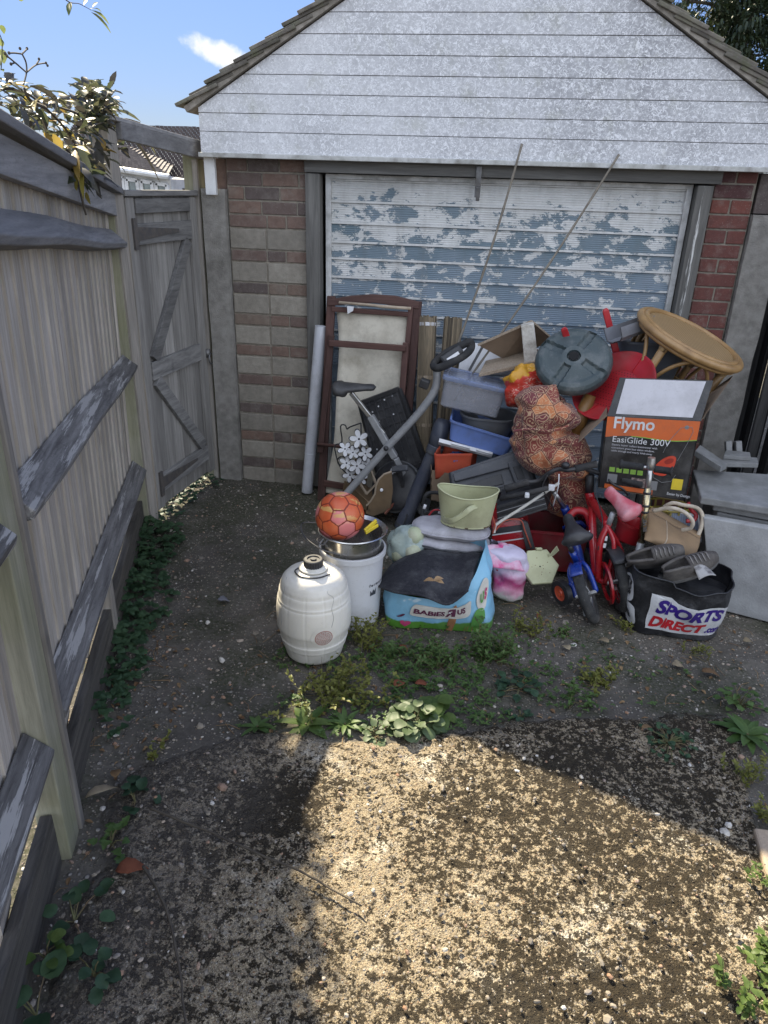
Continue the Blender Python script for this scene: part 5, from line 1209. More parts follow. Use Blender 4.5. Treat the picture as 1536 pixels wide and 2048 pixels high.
# picture of the red mower
hood = catmull([V(.60,.70,0),V(.585,.64,0),(V(.62,.56,0)),V(.68,.49,0),V(.75,.45,0),V(.80,.455,0),V(.815,.50,0),V(.80,.60,0),V(.75,.68,0),V(.70,.715,0)], 5, closed=True)
m_ = MB(); m_.poly([bx(q.x,q.y,.002) for q in hood]); pc_ = m_.build('mower_picture', M_redprint, fp_)
h2 = catmull([V(.69,.53,0),V(.74,.485,0),V(.785,.485,0),V(.78,.53,0),V(.72,.56,0)], 4, closed=True); m_ = MB(); m_.poly([bx(q.x,q.y,.0026) for q in h2]); m_.build('mower_vent', M_dredprint, fp_)
def line(pts, w_, mm, nm):
    m_ = MB(); P_ = [bx(*p, .0024) for p in pts]
    m_.tube(P_, w_, 5); m_.build(nm, mm, fp_)
line([(.66,.42),(.70,.27),(.80,.10),(.86,.075),(.92,.08),(.94,.13),(.90,.28),(.83,.50)], .0012, M_greyline, 'mower_handle_print'); line([(.60,.70),(.60,.75),(.70,.80),(.80,.77),(.84,.68)], .0012, M_greyline, 'mower_base_print')
m_ = MB(); m_.lathe([(.0001,.001),(.010,0)], frame(bx(.865,.085,.002), V(0,-1,0)), 12); m_.build('mower_switch_print', M_greyline, fp_)

# ================================================================ CHILDREN'S BIKES
def wheel(parent, Mx, Rw, rt, rim_m, spokes=14, nm='wheel', disc=None):
    m_ = MB(); m_.torus(Mx, Rw-rt, rt, 44, 12); tyre = m_.build('wheel', M_tyre, parent, smooth=True)
    m_ = MB()
    for k in range(44):
        a = 2*math.pi*k/44
        for sg in (-1, 1): m_.bar(Mx @ V((Rw-.004)*math.cos(a), (Rw-.004)*math.sin(a), 0), Mx @ V((Rw-rt*.7)*math.cos(a+.05), (Rw-rt*.7)*math.sin(a+.05), sg*rt*.86), .006, .004)
    m_.build('tyre_tread', M_tyre, tyre)
    m_ = MB(); m_.lathe([(Rw-2*rt-.012,-.012),(Rw-2*rt+.004,-.014),(Rw-2*rt+.004,.014),(Rw-2*rt-.012,.012),(Rw-2*rt-.012,-.012)], Mx, 44); m_.build('rim', rim_m, tyre, smooth=True, auto=40)
    m_ = MB()
    for k in range(spokes):
        a = 2*math.pi*k/spokes; m_.tube([Mx @ V(.012*math.cos(a+.8), .012*math.sin(a+.8), (.02 if k % 2 else -.02)), Mx @ V((Rw-2*rt-.008)*math.cos(a), (Rw-2*rt-.008)*math.sin(a), 0)], .0012, 5)
    m_.tube([Mx @ V(0,0,-.05), Mx @ V(0,0,.05)], .012, 10); m_.build('spokes', M_chrome, tyre); return tyre
def saddle(parent, Mx, L, Wd, H, mm):
    def f(u, v):
        a = 2*math.pi*u; x = (v-.5)*L; wd = lerp(Wd*.5, Wd*.17, min(1, max(0, (v-.12)/.55))**.8)*min(1, (v*9)**.5)*min(1, ((1-v)*10)**.5)
        z = math.sin(a); return Mx @ V(x, wd*math.cos(a), (H*.55*z if z > 0 else H*.45*z*(1.4 if v < .4 else .7))*min(1,(v*9)**.5)*min(1,((1-v)*10)**.5)+.010*((v-.45)*2)**2-.012*abs(math.cos(a))**2*(wd/Wd))
    m_ = MB(); m_.grid(f, 24, 22, cu=True); return m_.build('saddle', mm, parent, smooth=True)
def rodm(parent, pts, r, mat, nm, n=12): m_ = MB(); m_.tube(pts, r, n); return m_.build(nm, mat, parent, smooth=True)
def kids_bike(name, label, rear, fwd, lean, S_, paint, rimm, sadm, head_px, head_Y, extra):
    f = Vector(fwd).normalized(); side0 = V(0,0,1).cross(f); up = (V(0,0,1)+side0*lean).normalized(); side = f.cross(up) * -1
    side = up.cross(f)
    Mx = Matrix((f, side, up)).transposed().to_4x4(); Mx.translation = Vector(rear)
    t = thing(name, label, 'bicycle', rear); W_ = lambda x, y, z: Mx @ V(x*S_, y*S_, z*S_)
    Rw = .142
    Wm = lambda x: Mx @ Matrix.Translation(V(x*S_, 0, Rw*S_)) @ Matrix.Rotation(R(90), 4, 'X')
    wheel(t, Wm(0), Rw*S_, .024*S_, rimm); 
    return t, W_, Wm, Mx, Rw
# blue bike: rear wheel nearest the camera
t, W_, Wm, Mx, Rw = kids_bike('child_bicycle', "small blue child's bicycle with dark saddle and a stabiliser wheel", atz(1192,1238)+V(0,0,.0), (.06,1,0), .50, 1.0, M_bluepaint, M_chrome, M_blk, None, None, None)
frw = Wm(.60); wheel(t, frw, Rw, .024, M_bluepaint)
blue_parts = [([W_(0,.045,Rw), W_(.07,.04,Rw+.02), W_(.15,.02,.17)], .012), ([W_(0,-.045,Rw), W_(.07,-.04,Rw+.02), W_(.15,-.02,.17)], .012), ([W_(0,.05,Rw), W_(.05,.045,.24), W_(.085,.02,.27)], .011), ([W_(0,-.05,Rw), W_(.05,-.045,.24), W_(.085,-.02,.27)], .011),
    ([W_(.15,0,.15), W_(.09,0,.33)], .017), ([W_(.15,0,.17), W_(.30,0,.22), W_(.44,0,.36)], .021), ([W_(.445,0,.30), W_(.425,0,.42)], .022)]
for p, r_ in blue_parts: rodm(t, catmull(p, 5), r_, M_bluepaint, 'frame_tube')
for sg in (-1,1): rodm(t, catmull([W_(.455,0,.30), W_(.47,.045*sg,.29), W_(.60,.05*sg,Rw)], 5), .012, M_bluepaint, 'fork_blade')
rodm(t, [W_(.09,0,.33), W_(.078,0,.375)], .012, M_blk, 'seat_post'); saddle(t, frame(at(1146,1060,-1.27), (V(-.35,0,1)-CF*.25), V(-.15,.95,0)), .20, .155, .062, M_blk)
rodm(t, [W_(.425,0,.42), at(1108,985,-1.02)], .012, M_chrome, 'stem')
hbp = [at(1018,975,-1.0), at(1045,965,-1.0), at(1075,962,-1.0), at(1100,945,-1.02), at(1118,938,-1.02), at(1135,940,-1.03), at(1160,936,-1.02), at(1190,929,-1.0)]
rodm(t, catmull(hbp, 6), .0115, M_blk, 'handlebar')
for a, b_ in ((at(1010,978,-1.0), at(1058,964,-1.0)), (at(1150,938,-1.02), at(1193,928,-1.0))): rodm(t, [a, lerp(a,b_,.08), lerp(a,b_,.9), b_], [.021,.0185,.0175,.019], M_blkmat, 'grip')
m_ = MB(); m_.blob(at(1131,930,-1.04), (.022,.02,.016), 14, 8); m_.build('bell', M_blk, t, smooth=True)
rodm(t, catmull([at(1095,950,-1.05), at(1085,975,-1.06), at(1098,1000,-1.03), at(1108,1020,-.99)], 6), .003, M_blk, 'brake_cable', 6)
rodm(t, catmull([at(1118,948,-1.05), at(1116,975,-1.06), at(1106,1012,-1.0)], 6), .003, M_white, 'brake_cable', 6)
m_ = MB(); m_.box(at(1103,975,-1.05), (.03,.02,.03)); m_.build('cable_clip', M_white, t, bevel=.003)
sx_ = atz(1122,1210); rodm(t, catmull([W_(0,.05,Rw), lerp(W_(0,.05,Rw), at(1128,1180,-1.32), .5)+V(0,0,.05), at(1128,1182,-1.32)], 5), .009, M_bluepaint, 'stabiliser_arm')
swc = at(1124,1185,-1.33); ax_ = V(.80,.55,.1).normalized(); m_ = MB(); sr = 26/ppm(swc); Ms = frame(swc, -ax_)
m_.lathe([(sr*.62,-.016),(sr,-.014),(sr,.014),(sr*.62,.016),(sr*.62,-.016)], Ms, 28); sw_ = m_.build('stabiliser_wheel', M_blk, t, smooth=True, auto=40)
m_ = MB(); m_.lathe([(.0001,.012),(sr*.2,.016),(sr*.25,.010),(sr*.55,.010),(sr*.63,.014),(sr*.63,-.010)], Ms, 24); m_.build('hub_disc', pm('orange_hub', (.50,.075,.03), dirt=.2, rough=.45), sw_, smooth=True, auto=40)
m_ = MB(); gd = []
for k_ in range(13):
    a = R(-10+k_*12); gd.append(a)
def gf_(u, v):
    a = R(20)+R(110)*u; rr = Rw+.016; y = (v-.5)*.055; return Wm(0) @ V(-rr*math.cos(a)*1.0, rr*math.sin(a), y)
shell(m_, lambda u, v: Wm(0) @ V((Rw+.014)*math.cos(R(40)+R(75)*u), (Rw+.014)*math.sin(R(40)+R(75)*u), (v-.5)*.06), 10, 4, .003); m_.build('mudguard', M_bluepaint, t, smooth=True)
m_ = MB(); m_.bar(at(1160,1165,-1.33), at(1172,1232,-1.38), .022, .004, CR); m_.build('chain_stay_plate', M_chrome, t, bevel=.001)
# red bike
t, W_, Wm, Mx, Rw = kids_bike('child_bicycle', "small red child's bicycle with faded pink saddle leaning behind the blue bicycle", atz(1238,1216), (-.16,.98,0), .22, 1.08, M_redpaint, M_redpaint, None, None, None, None)
wheel(t, Wm(.60*1.0), Rw*1.08, .026, M_redpaint)
hd = at(1181,997,-.93)
seatc = at(1214,1045,-1.16)
tubes = [([hd, lerp(hd, at(1216,1050,-1.17), .5), at(1216,1050,-1.17)], .021), ([at(1184,1012,-.96), at(1186,1080,-1.12), at(1192,1150,-1.20)], .020), ([at(1216,1050,-1.17), at(1200,1090,-1.20), at(1196,1160,-1.22)], .016),
         ([at(1196,1160,-1.22), at(1210,1166,-1.25), W_(0,.055,Rw)], .012), ([at(1216,1055,-1.18), at(1228,1095,-1.22), W_(0,.055,Rw)], .011), ([at(1216,1055,-1.18), at(1240,1095,-1.16), W_(0,-.05,Rw)], .011), ([at(1178,985,-.92), at(1186,1020,-.95)], .024)]
for p, r_ in tubes: rodm(t, catmull(p, 6), r_, M_redpaint, 'frame_tube')
for sg in (-1,1): rodm(t, catmull([at(1184,1015,-.94), at(1184+sg*8,1030,-.92), Wm(.60) @ V(0,0,sg*.05)], 5), .012, M_redpaint, 'fork_blade')
rodm(t, [at(1178,990,-.92), at(1180,950,-.93)], .022, M_blk, 'head_sleeve')
hb2 = [at(1165,938,-.90), at(1178,940,-.93), at(1200,947,-.95), at(1235,956,-.98), at(1268,966,-1.0), at(1282,970,-1.0)]
rodm(t, catmull(hb2, 6), .011, M_blk, 'handlebar'); rodm(t, [at(1243,958,-.985), at(1252,961,-.99), at(1278,969,-1.0), at(1283,970,-1.0)], [.020,.018,.018,.019], M_blkmat, 'grip')
rodm(t, catmull([at(1212,952,-.98), at(1226,968,-1.02), at(1245,978,-1.02), at(1256,990,-1.0)], 5), .006, M_blk, 'brake_lever', 8); rodm(t, catmull([at(1200,950,-.97), at(1190,980,-1.02), at(1205,1040,-1.15), at(1196,1100,-1.22)], 6), .003, M_blk, 'brake_cable', 6)
rodm(t, [at(1216,1052,-1.17), at(1226,1026,-1.18)], .013, M_gun, 'seat_post')
M_pink = pm('faded_pink_vinyl', (.52,.10,.13), (.56,.27,.29), 9, .55, thr=(.42,.6), dirt=.2, dcol=(.6,.42,.42))
saddle(t, frame(at(1241,1008,-1.16), (V(0,0,1)-CF*.35+V(.1,0,0)), V(-.62,.62,.22)), .20, .15, .075, M_pink)
cg = at(1223,1150,-1.22)
m_ = MB(); Mc = Wm(0) @ Matrix.Translation(V(-.02,0,.05)); m_.lathe([(.085,-.004),(.105,0),(.105,.010),(.085,.012),(.085,-.004)], Wm(0) @ Matrix.Translation(V(0,0,-.055)), 36); m_.build('chain_guard', M_redpaint, t, smooth=True, auto=40)
m_ = MB(); shell(m_, lambda u, v: Wm(0) @ V((Rw*1.08+.012)*math.cos(R(35)+R(85)*u), (Rw*1.08+.012)*math.sin(R(35)+R(85)*u), (v-.5)*.065), 12, 4, .003); m_.build('mudguard', M_blk, t, smooth=True)
M_ystick = M_yel
m_ = MB()
def on(a, b_, f, off=.0): return lerp(a, b_, f)-((lerp(a,b_,f)-CPOS).normalized())*off
a0, b0_ = at(1179,1018,-.962), at(1186,1080,-1.12)
for i in range(8):
    f0 = .08+i*.07; q = on(a0,b0_,f0,.021); q2 = on(a0,b0_,f0+.045,.021); m_.bar(q, q2, .014, .002, CR)
m_.build('yellow_lettering', M_yel, t)
for f0 in (.72,.84,):
    q = on(a0, b0_, f0, .0215); e_ = (b0_-a0).normalized(); sd = CR*.016; m_ = MB()
    m_.prism([q-sd-e_*.0, q-e_*.018, q+sd, q+sd+e_*.016, q-e_*.002, q-sd+e_*.016], -CF*.002); m_.build('white_chevron', M_wprint, t)
a1, b1_ = at(1216,1050,-1.17), at(1197,1150,-1.22)
for f0 in (.22,.36):
    q = on(a1, b1_, f0, .017); m_ = MB(); m_.bar(q, on(a1,b1_,f0+.09,.017), .018, .002, CR); m_.build('white_decal', M_wprint, t)
m_ = MB(); 
a2, b2_ = at(1188,1003,-.96), at(1212,1044,-1.15)
for i in range(9): m_.bar(on(a2,b2_,.1+i*.09,.021), on(a2,b2_,.1+i*.09+.05,.021), .010, .002, CR)
m_.build('pale_lettering', M_white, t)

# ================================================================ SCOOTER
t = thing('kick_scooter', 'folding kick scooter with gold stem and black grips in front of the mower carton', 'scooter', at(1272, 1150, -1.22))
s0, s1 = at(1302,927,-1.18), at(1282,1085,-1.20); s2 = V(s1.x-.02, s1.y-.03, .07)
M_gold = pm('gold_chrome', (.52,.43,.26), (.40,.33,.21), 14, .24, .95, dirt=.2)
rodm(t, [s0, lerp(s0,s1,.45)], .013, M_chrome, 'upper_stem'); rodm(t, [lerp(s0,s1,.30), s1], .0165, M_gold, 'lower_stem'); rodm(t, [s1, s2], .018, M_gun, 'steering_tube')
b0, b1 = at(1240,928,-1.13), at(1345,943,-1.20); ctr = lerp(b0,b1,.58); rodm(t, [b0, b1], .010, M_chrome, 'cross_bar')
for a, b_ in ((b0, lerp(b0,b1,.46)), (b1, lerp(b1,b0,.34))): rodm(t, [a, lerp(a,b_,.08), lerp(a,b_,.12), lerp(a,b_,.9), b_], [.023,.023,.017,.016,.018], M_blkmat, 'grip')
m_ = MB(); m_.lathe([(.0001,.03),(.017,.028),(.019,.0),(.019,-.02),(.014,-.03)], frame(s0, s0-s1), 16); m_.build('stem_clamp', M_chrome, t, smooth=True, auto=40)
for f0 in (.36,.52,.60): m_ = MB(); m_.lathe([(.0168,-.006),(.0185,-.004),(.0185,.004),(.0168,.006)], frame(lerp(s0,s1,f0), s0-s1), 16); m_.build('stem_band', M_blk, t, smooth=True)
m_ = MB(); tM = frame(lerp(s0,s1,.72), -CF, (s0-s1)); add_text(m_, 'SILVER', lambda u, v: tM @ V(u-.05, v-.006, .0185), .022, .0006); m_.build('lettering', M_blk, t)
dk = V(s2.x+.02, s2.y, .06); m_ = MB(); m_.box(dk+V(.0,.22,0), (.095,.42,.022)); m_.build('deck', M_gun, t, bevel=.006)
for q in (s2+V(0,-.0,-.02), dk+V(0,.45,-.01)): m_ = MB(); m_.lathe([(.02,-.012),(.048,-.012),(.05,0),(.048,.012),(.02,.012)], frame(V(q.x,q.y,.05), V(1,0,0)), 24, cap0=True, cap1=True); m_.build('wheel', M_blkmat, t, smooth=True, auto=40)

# ================================================================ TOTE, PANEL, BASKET, RED BITS
M_tote = pm('tan_canvas', (.27,.18,.10), (.225,.15,.085), 8, .9, dirt=.25, bump=.3, bscale=300)
t = thing('tan_tote_bag', 'tan canvas tote bag with thick cream rope handles lying beside the scooter', 'tote bag', at(1345, 1100, -1.22))
def tote(u, v):
    p = lerp(lerp(at(1296,1022,-1.10), at(1402,1078,-1.16), u), lerp(at(1286,1078,-1.26), at(1388,1125,-1.30), u), v); return p+V(0,-.07*math.sin(math.pi*v)*math.sin(math.pi*u)**.5,.012*noise.noise(p*9))+V(.01*noise.noise(p*12),.012*noise.noise(p*15+V(3,0,0)),0)
m_ = MB(); shell(m_, tote, 24, 16, .004); m_.build('front_panel', M_tote, t, smooth=True)
m_ = MB(); shell(m_, lambda u, v: lerp(tote(u,0), lerp(at(1310,1016,-1.02), at(1404,1068,-1.06), u), v)+V(0,0,.01*math.sin(math.pi*v)), 20, 6, .004); m_.build('base_fold', M_tote, t, smooth=True)
m_ = MB(); m_.tube([tote(.34,v/8)-V(0,.004,0) for v in range(9)], .003, 6); m_.build('seam', M_creamwood, t)
M_rope = pm('cream_rope', (.55,.48,.38), (.46,.39,.30), 40, .85, dirt=.25, bump=.5, bscale=160)
rodm(t, catmull([at(1306,1022,-1.16), at(1340,1016,-1.20), at(1368,1024,-1.22), at(1385,1042,-1.23), at(1381,1056,-1.22), at(1364,1060,-1.20)], 6), .0095, M_rope, 'rope_handle')
rodm(t, catmull([at(1328,1014,-1.06), at(1345,1006,-1.08), at(1366,1010,-1.09), at(1394,1016,-1.10), at(1405,1032,-1.11), at(1402,1056,-1.12), at(1396,1070,-1.13)], 6), .0095, M_rope, 'rope_handle')
t = thing('blue_framed_panel', 'small white-framed blue panel standing behind the tan tote handles', 'panel', at(1370, 1070, -1.04))
q = [at(1338,1020,-1.02), at(1398,1030,-1.02), at(1404,1085,-1.06), at(1345,1075,-1.06)]
m_ = panel(q, .015); m_.build('frame', M_white, t, bevel=.001); ins = [lerp(q[i], (q[0]+q[2])/2, .13)-CF*.002 for i in range(4)]
t2 = NT('ribbed_blue_panel'); c_ = t2.co(); f_x = t2.math('FRACT', t2.math('MULTIPLY', t2.sep(c_)[0], 90.0)); t2.set(col=t2.mix(t2.ramp(f_x, [(.35,0),(.5,1)]), (.12,.14,.19), (.17,.20,.26)), rough=.5); m_ = panel(ins, .003); m_.build('blue_insert', t2.m, t)
t = thing('yellow_plastic_basket', 'olive yellow openwork plastic basket under the mower carton', 'basket', at(1335, 1015, -.98))
bc = at(1335, 1010, -.95)
M_ywb = pm('olive_yellow_plastic', (.34,.27,.05), (.28,.22,.04), 9, .5, dirt=.25)
for rr_, z in ((.105,0),(.100,-.045)): m_ = MB(); m_.torus(Matrix.Translation(bc+V(0,0,z)) @ Matrix.Diagonal((1,.8,1,1)), rr_, .006, 40, 8); m_.build('hoop', M_ywb, t, smooth=True)
for k in range(16): a = 2*math.pi*k/16; m_ = MB(); m_.bar(bc+V(.105*math.cos(a),.084*math.sin(a),0), bc+V(.100*math.cos(a),.080*math.sin(a),-.05), .010, .004); m_.build('rib', M_ywb, t)
m_ = MB(); m_.lathe([(.0001,-.052),(.10,-.050)], Matrix.Translation(bc) @ Matrix.Diagonal((1,.8,1,1)), 30); m_.build('base', M_ywb, t)
m_ = MB(); m_.tube(catmull([at(1376,1006,-1.06), at(1383,1020,-1.06), at(1392,1030,-1.07), at(1388,1040,-1.08), at(1372,1042,-1.08)], 6), .010, 10); o = m_.build('red_hook', M_red, smooth=True); tag(o, 'bright red plastic hook among the cream rope handles', 'hook')
rbk = at(1256, 1060, -1.06); m_ = tub(Matrix.Translation(rbk+V(0,0,-.06)) @ Matrix.Rotation(R(14), 4, 'Y'), .16, .15, .11, .8, .07, .004, .006); o = m_.build('red_pot', M_red, smooth=True, auto=40); tag(o, 'red round plastic pot behind the red bicycle saddle', 'pot')
t = thing('red_crate', 'dark red plastic crate half hidden behind the two bicycles', 'crate', at(1075, 1100, -.85))
m_ = tub(Matrix.Translation(V(at(1085,1100,-.85).x, -.86, .02)), .42, .26, .24, .9, .03); m_.build('crate_body', pm('dark_red_plastic', (.20,.012,.018), (.14,.01,.014), 8, .45, dirt=.3), t, smooth=True, auto=40)
m_ = MB(); m_.tube(catmull([at(1134,1040,-1.0), at(1150,1022,-.98), at(1172,1026,-.98), at(1182,1050,-1.0)], 6), .020, 12); o = m_.build('red_hoop', M_red, smooth=True); tag(o, 'thick red plastic hoop between the blue saddle and red frame', 'hoop')

# ================================================================ BLACK FOLDING MACHINE, CRUTCH, TOOL BOX, CABLES
t = thing('black_stereo_unit', 'slim dusty black stereo unit lying tilted under the handlebars', 'stereo', at(1040, 1030, -.98))
q = [at(992,1012,-1.0), at(1086,985,-1.0), at(1095,1018,-1.02), at(996,1050,-1.02)]; m_ = MB(); m_.prism(q, V(.03,.16,.03)); m_.build('case', M_blk, t, bevel=.003)
for i in range(5): m_ = MB(); f0 = .18+.16*i; m_.bar(lerp(q[0],q[3],f0)-V(0,.002,0), lerp(q[1],q[2],f0)-V(0,.002,0), .004, .003); m_.build('trim_line', M_gun if i % 2 else M_blkmat, t)
t = thing('walking_stick', 'cream metal crutch with dark grip lying across the black stereo unit', 'crutch', at(1040, 1020, -1.06))
rodm(t, catmull([at(988,1066,-1.16), at(990,1054,-1.15), at(998,1045,-1.14), at(1045,1015,-1.08), at(1118,966,-1.0)], 6), .0075, pm('chipped_cream_paint', (.55,.53,.47), (.30,.25,.20), 30, .5, thr=(.58,.66), dirt=.2), 'shaft'); rodm(t, [at(1000,997,-1.10), at(1060,985,-1.07), at(1096,976,-1.06)], .013, M_blkmat, 'grip')
m_ = MB(); m_.box(at(1054,990,-1.09), (.022,.03,.022)); m_.build('end_cap', M_white, t, bevel=.004)
t = thing('red_tool_box', 'red metal tool box with black and white stripes under the cream crutch', 'tool box', at(1010, 1095, -.98))
q = [at(982,1040,-1.0), at(1046,1036,-1.0), at(1054,1098,-1.04), at(985,1105,-1.04)]; m_ = MB(); m_.prism(q, V(.02,.18,.02)); tb_ = m_.build('box_body', M_redpaint, t, bevel=.004)
def qd(u, v, d=.002): return lerp(lerp(q[0],q[1],u), lerp(q[3],q[2],u), v)+V(0,-d,0)
for v0, v1, mm in ((.20,.38,M_blk),(.38,.42,M_white),(.62,.66,M_white)): m_ = MB(); m_.poly([qd(.02,v0+.06), qd(.98,v0), qd(.98,v1), qd(.02,v1+.06)]); m_.build('stripe', mm, tb_)
m_ = MB(); m_.tube(catmull([at(984,1030,-1.18), at(990,1052,-1.17), at(986,1066,-1.16), at(1010,1042,-1.05), at(1040,1040,-1.04), at(1050,1062,-1.05), at(1062,1095,-1.06)], 6), .004, 7); o = m_.build('orange_cable', M_cable, smooth=True); tag(o, 'thin orange-red cable trailing over the striped tool box', 'cable')
m_ = MB(); m_.prism([at(1040,1040,-1.03), at(1056,1046,-1.03), at(1070,1098,-1.06), at(1052,1100,-1.06)], (0,.02,0)); o = m_.build('dark_board', M_blk, bevel=.002); tag(o, 'narrow black board standing at the end of the striped tool box', 'board')
hp = [at(846,1012,-1.0), at(852,990,-1.0), at(868,985,-.98), at(884,990,-.96), at(890,1010,-.98), at(880,1034,-1.04), at(860,1040,-1.08), at(846,1034,-1.06)]
t = thing('black_hose', 'coil of black hose with white end fittings behind the cream bucket', 'hose', at(866, 1040, -1.0)); rodm(t, catmull(hp, 6, closed=True), .010, M_blkmat, 'hose_coil'); rodm(t, catmull([at(850,1030,-1.08), at(870,1022,-1.10), at(900,1014,-1.06), at(990,1000,-1.02)], 6), .011, M_blkmat, 'hose_tail')
for x, y in ((848,1018),(893,1020),(878,1028)): m_ = MB(); m_.tube([at(x,y,-1.11), at(x+3,y-9,-1.10)], .008, 8); m_.build('end_fitting', M_white, t, smooth=True)
m_ = MB(); m_.tube(catmull([at(855,1035,-1.13), at(868,1020,-1.13), at(886,1024,-1.12), at(890,1036,-1.12)], 5), .0045, 7); m_.build('red_flex', M_red, t, smooth=True)

# ================================================================ CREAM BUCKET + PADS
cb0 = at(931, 1046, -1.20); Ht = .165
t = thing('cream_oval_bucket', 'rust-chipped cream oval metal bucket standing on the silvery pads', 'bucket', cb0)
rim_z = lambda a: .020*math.cos(a)**2*1.3
def cbk(u, v, inner=0):
    a = 2*math.pi*u; r_ = lerp(.118, .146, v)-inner*.003; z = v*(Ht-.006+rim_z(a)); return cb0+V(r_*math.cos(a), r_*.60*math.sin(a), z)
m_ = MB(); m_.grid(lambda u, v: cbk(u, v), 56, 12, cu=True); m_.grid(lambda u, v: cbk(u, .03+.97*v, 1), 56, 12, cu=True); m_.poly([cbk(k/56, .03, 1) for k in range(56)]); m_.build('bucket_body', M_creamenam, t, smooth=True, auto=50)
m_ = MB(); m_.tube([cbk(k/56, 1.0, .5) for k in range(56)], .0042, 8, closed=True); m_.build('rolled_rim', M_creamenam, t, smooth=True)
m_ = MB(); m_.tube([cbk(k/56, .01)+V(0,0,.002) for k in range(56)], .0040, 6, closed=True); m_.build('base_ring', pm('rusty_cream_enamel', (.47,.475,.285), (.08,.045,.02), 26, .6, thr=(.52,.56), dirt=.2), t, smooth=True)
m_ = MB(); hpts = catmull([cbk(.585,.18)-V(0,.004,0), at(903,1042,-1.315), at(925,1030,-1.33), at(940,1018,-1.325), cbk(.80,.80)-V(0,.006,0)], 6); m_.tube(hpts, .014, 8, flat=.22, side=(0,0,1)); m_.build('strap_handle', M_creamenam, t, smooth=True)
M_pad = pm('silvered_pad_cloth', (.43,.42,.45), (.33,.32,.35), 24, .55, dirt=.3, dcol=(.2,.19,.18), bump=.5, bscale=45, bdist=.006)
for i, (px, py, Y, rx, ry, hz, lb) in enumerate(((902,1080,-1.22,.19,.115,.030,'lower silvery oval seat pad with dark piping'),(902,1056,-1.20,.185,.11,.030,'upper silvery oval seat pad carrying the cream bucket'))):
    c_ = at(px, py, Y); t = thing('seat_pad', lb, 'seat pad', c_, group='silvery seat pads')
    def pf(u, v, c_=c_, rx=rx, ry=ry, hz=hz):
        a = 2*math.pi*u; s_ = math.sin(math.pi*v); k_ = abs(s_)**.35; z = math.cos(math.pi*v)*hz
        ca, sa = math.cos(a), math.sin(a); e = .75; d = V(math.copysign(abs(ca)**e, ca)*rx*k_, math.copysign(abs(sa)**e, sa)*ry*k_, z)
        return c_+d+V(0,0,.006*noise.noise((c_+d)*14)-.05*d.x*.5)
    m_ = MB(); m_.grid(pf, 56, 20, cu=True); m_.build('pad', M_pad, t, smooth=True)
    m_ = MB(); m_.tube([pf(k/56, .5)*1.0+(pf(k/56,.5)-c_)*.015 for k in range(56)], .0045, 6, closed=True); m_.build('piping', M_dkgrey if i == 0 else M_pad, t, smooth=True)

# ================================================================ TOY SHOP BAG + MAT
def bag_mat():
    t = NT('sky_blue_printed_bag'); c = t.co(); x, y, z_ = t.sep(c)
    k = t.math('ADD', z_, t.math('MULTIPLY', t.noise(t.co((1,1,.2)), 9, 3), -.05)); base = t.mix(t.ramp(k, [(.018,0),(.021,1)]), (.10,.27,.035), (.22,.46,.62))
    cl = t.ramp(t.noise(t.co((1,1,2)), 6, 3), [(.62,0),(.64,1)]); base = t.mix(t.math('MULTIPLY', cl, t.ramp(z_, [(.11,0),(.13,1)])), base, (.52,.66,.73))
    d_ = t.ramp(t.noise(c, 6, 8, .7), [(.5,0),(.75,.4)]); base = t.mix(d_, base, (.14,.17,.17)); t.set(col=base, rough=.42, normal=t.bump(t.noise(c, 13, 5, .6, .4), .35, .015)); return t.m
M_bagb = bag_mat()
g0, g1 = V(.765,-1.60,0), V(1.20,-1.585,0); g2, g3 = V(1.21,-1.33,0), V(.775,-1.34,0)
t = thing('toy_shop_bag', 'sky blue printed shopping bag under the black mat', 'shopping bag', V(.98,-1.47,0))
tp = [at(782,1184,-1.60), at(905,1200,-1.60), at(945,1158,-1.55), at(972,1086,-1.42), at(955,1082,-1.30), at(880,1088,-1.26), at(800,1110,-1.30), at(775,1165,-1.45)]
fb = [g0, lerp(g0,g1,.58), lerp(g0,g1,.86), g1+V(.02,.03,0), g2, lerp(g2,g3,.5), g3, lerp(g3,g0,.5)]
TPc, FBc = catmull(tp, 8, closed=True), catmull(fb, 8, closed=True)
def bagf(u, v):
    i = (u*len(TPc)) % len(TPc); k_ = int(i) % len(TPc); f = i-int(i); a = lerp(FBc[k_], FBc[(k_+1) % len(TPc)], f); b_ = lerp(TPc[k_], TPc[(k_+1) % len(TPc)], f)
    p = lerp(a, b_, v); o = (p-V(.98,-1.47,p.z)); o = o.normalized() if o.length > 0 else o
    return p+o*(.016*math.sin(math.pi*v)+(.020*noise.noise(p*9)+.005*noise.noise(p*21)+(.010*math.sin(u*75+4*noise.noise(p*5))*v**2 if u > .34 else 0))*min(1,(1-v)*3+.25))
m_ = MB(); m_.grid(bagf, 96, 28, cu=True); m_.build('bag_body', M_bagb, t, smooth=True)
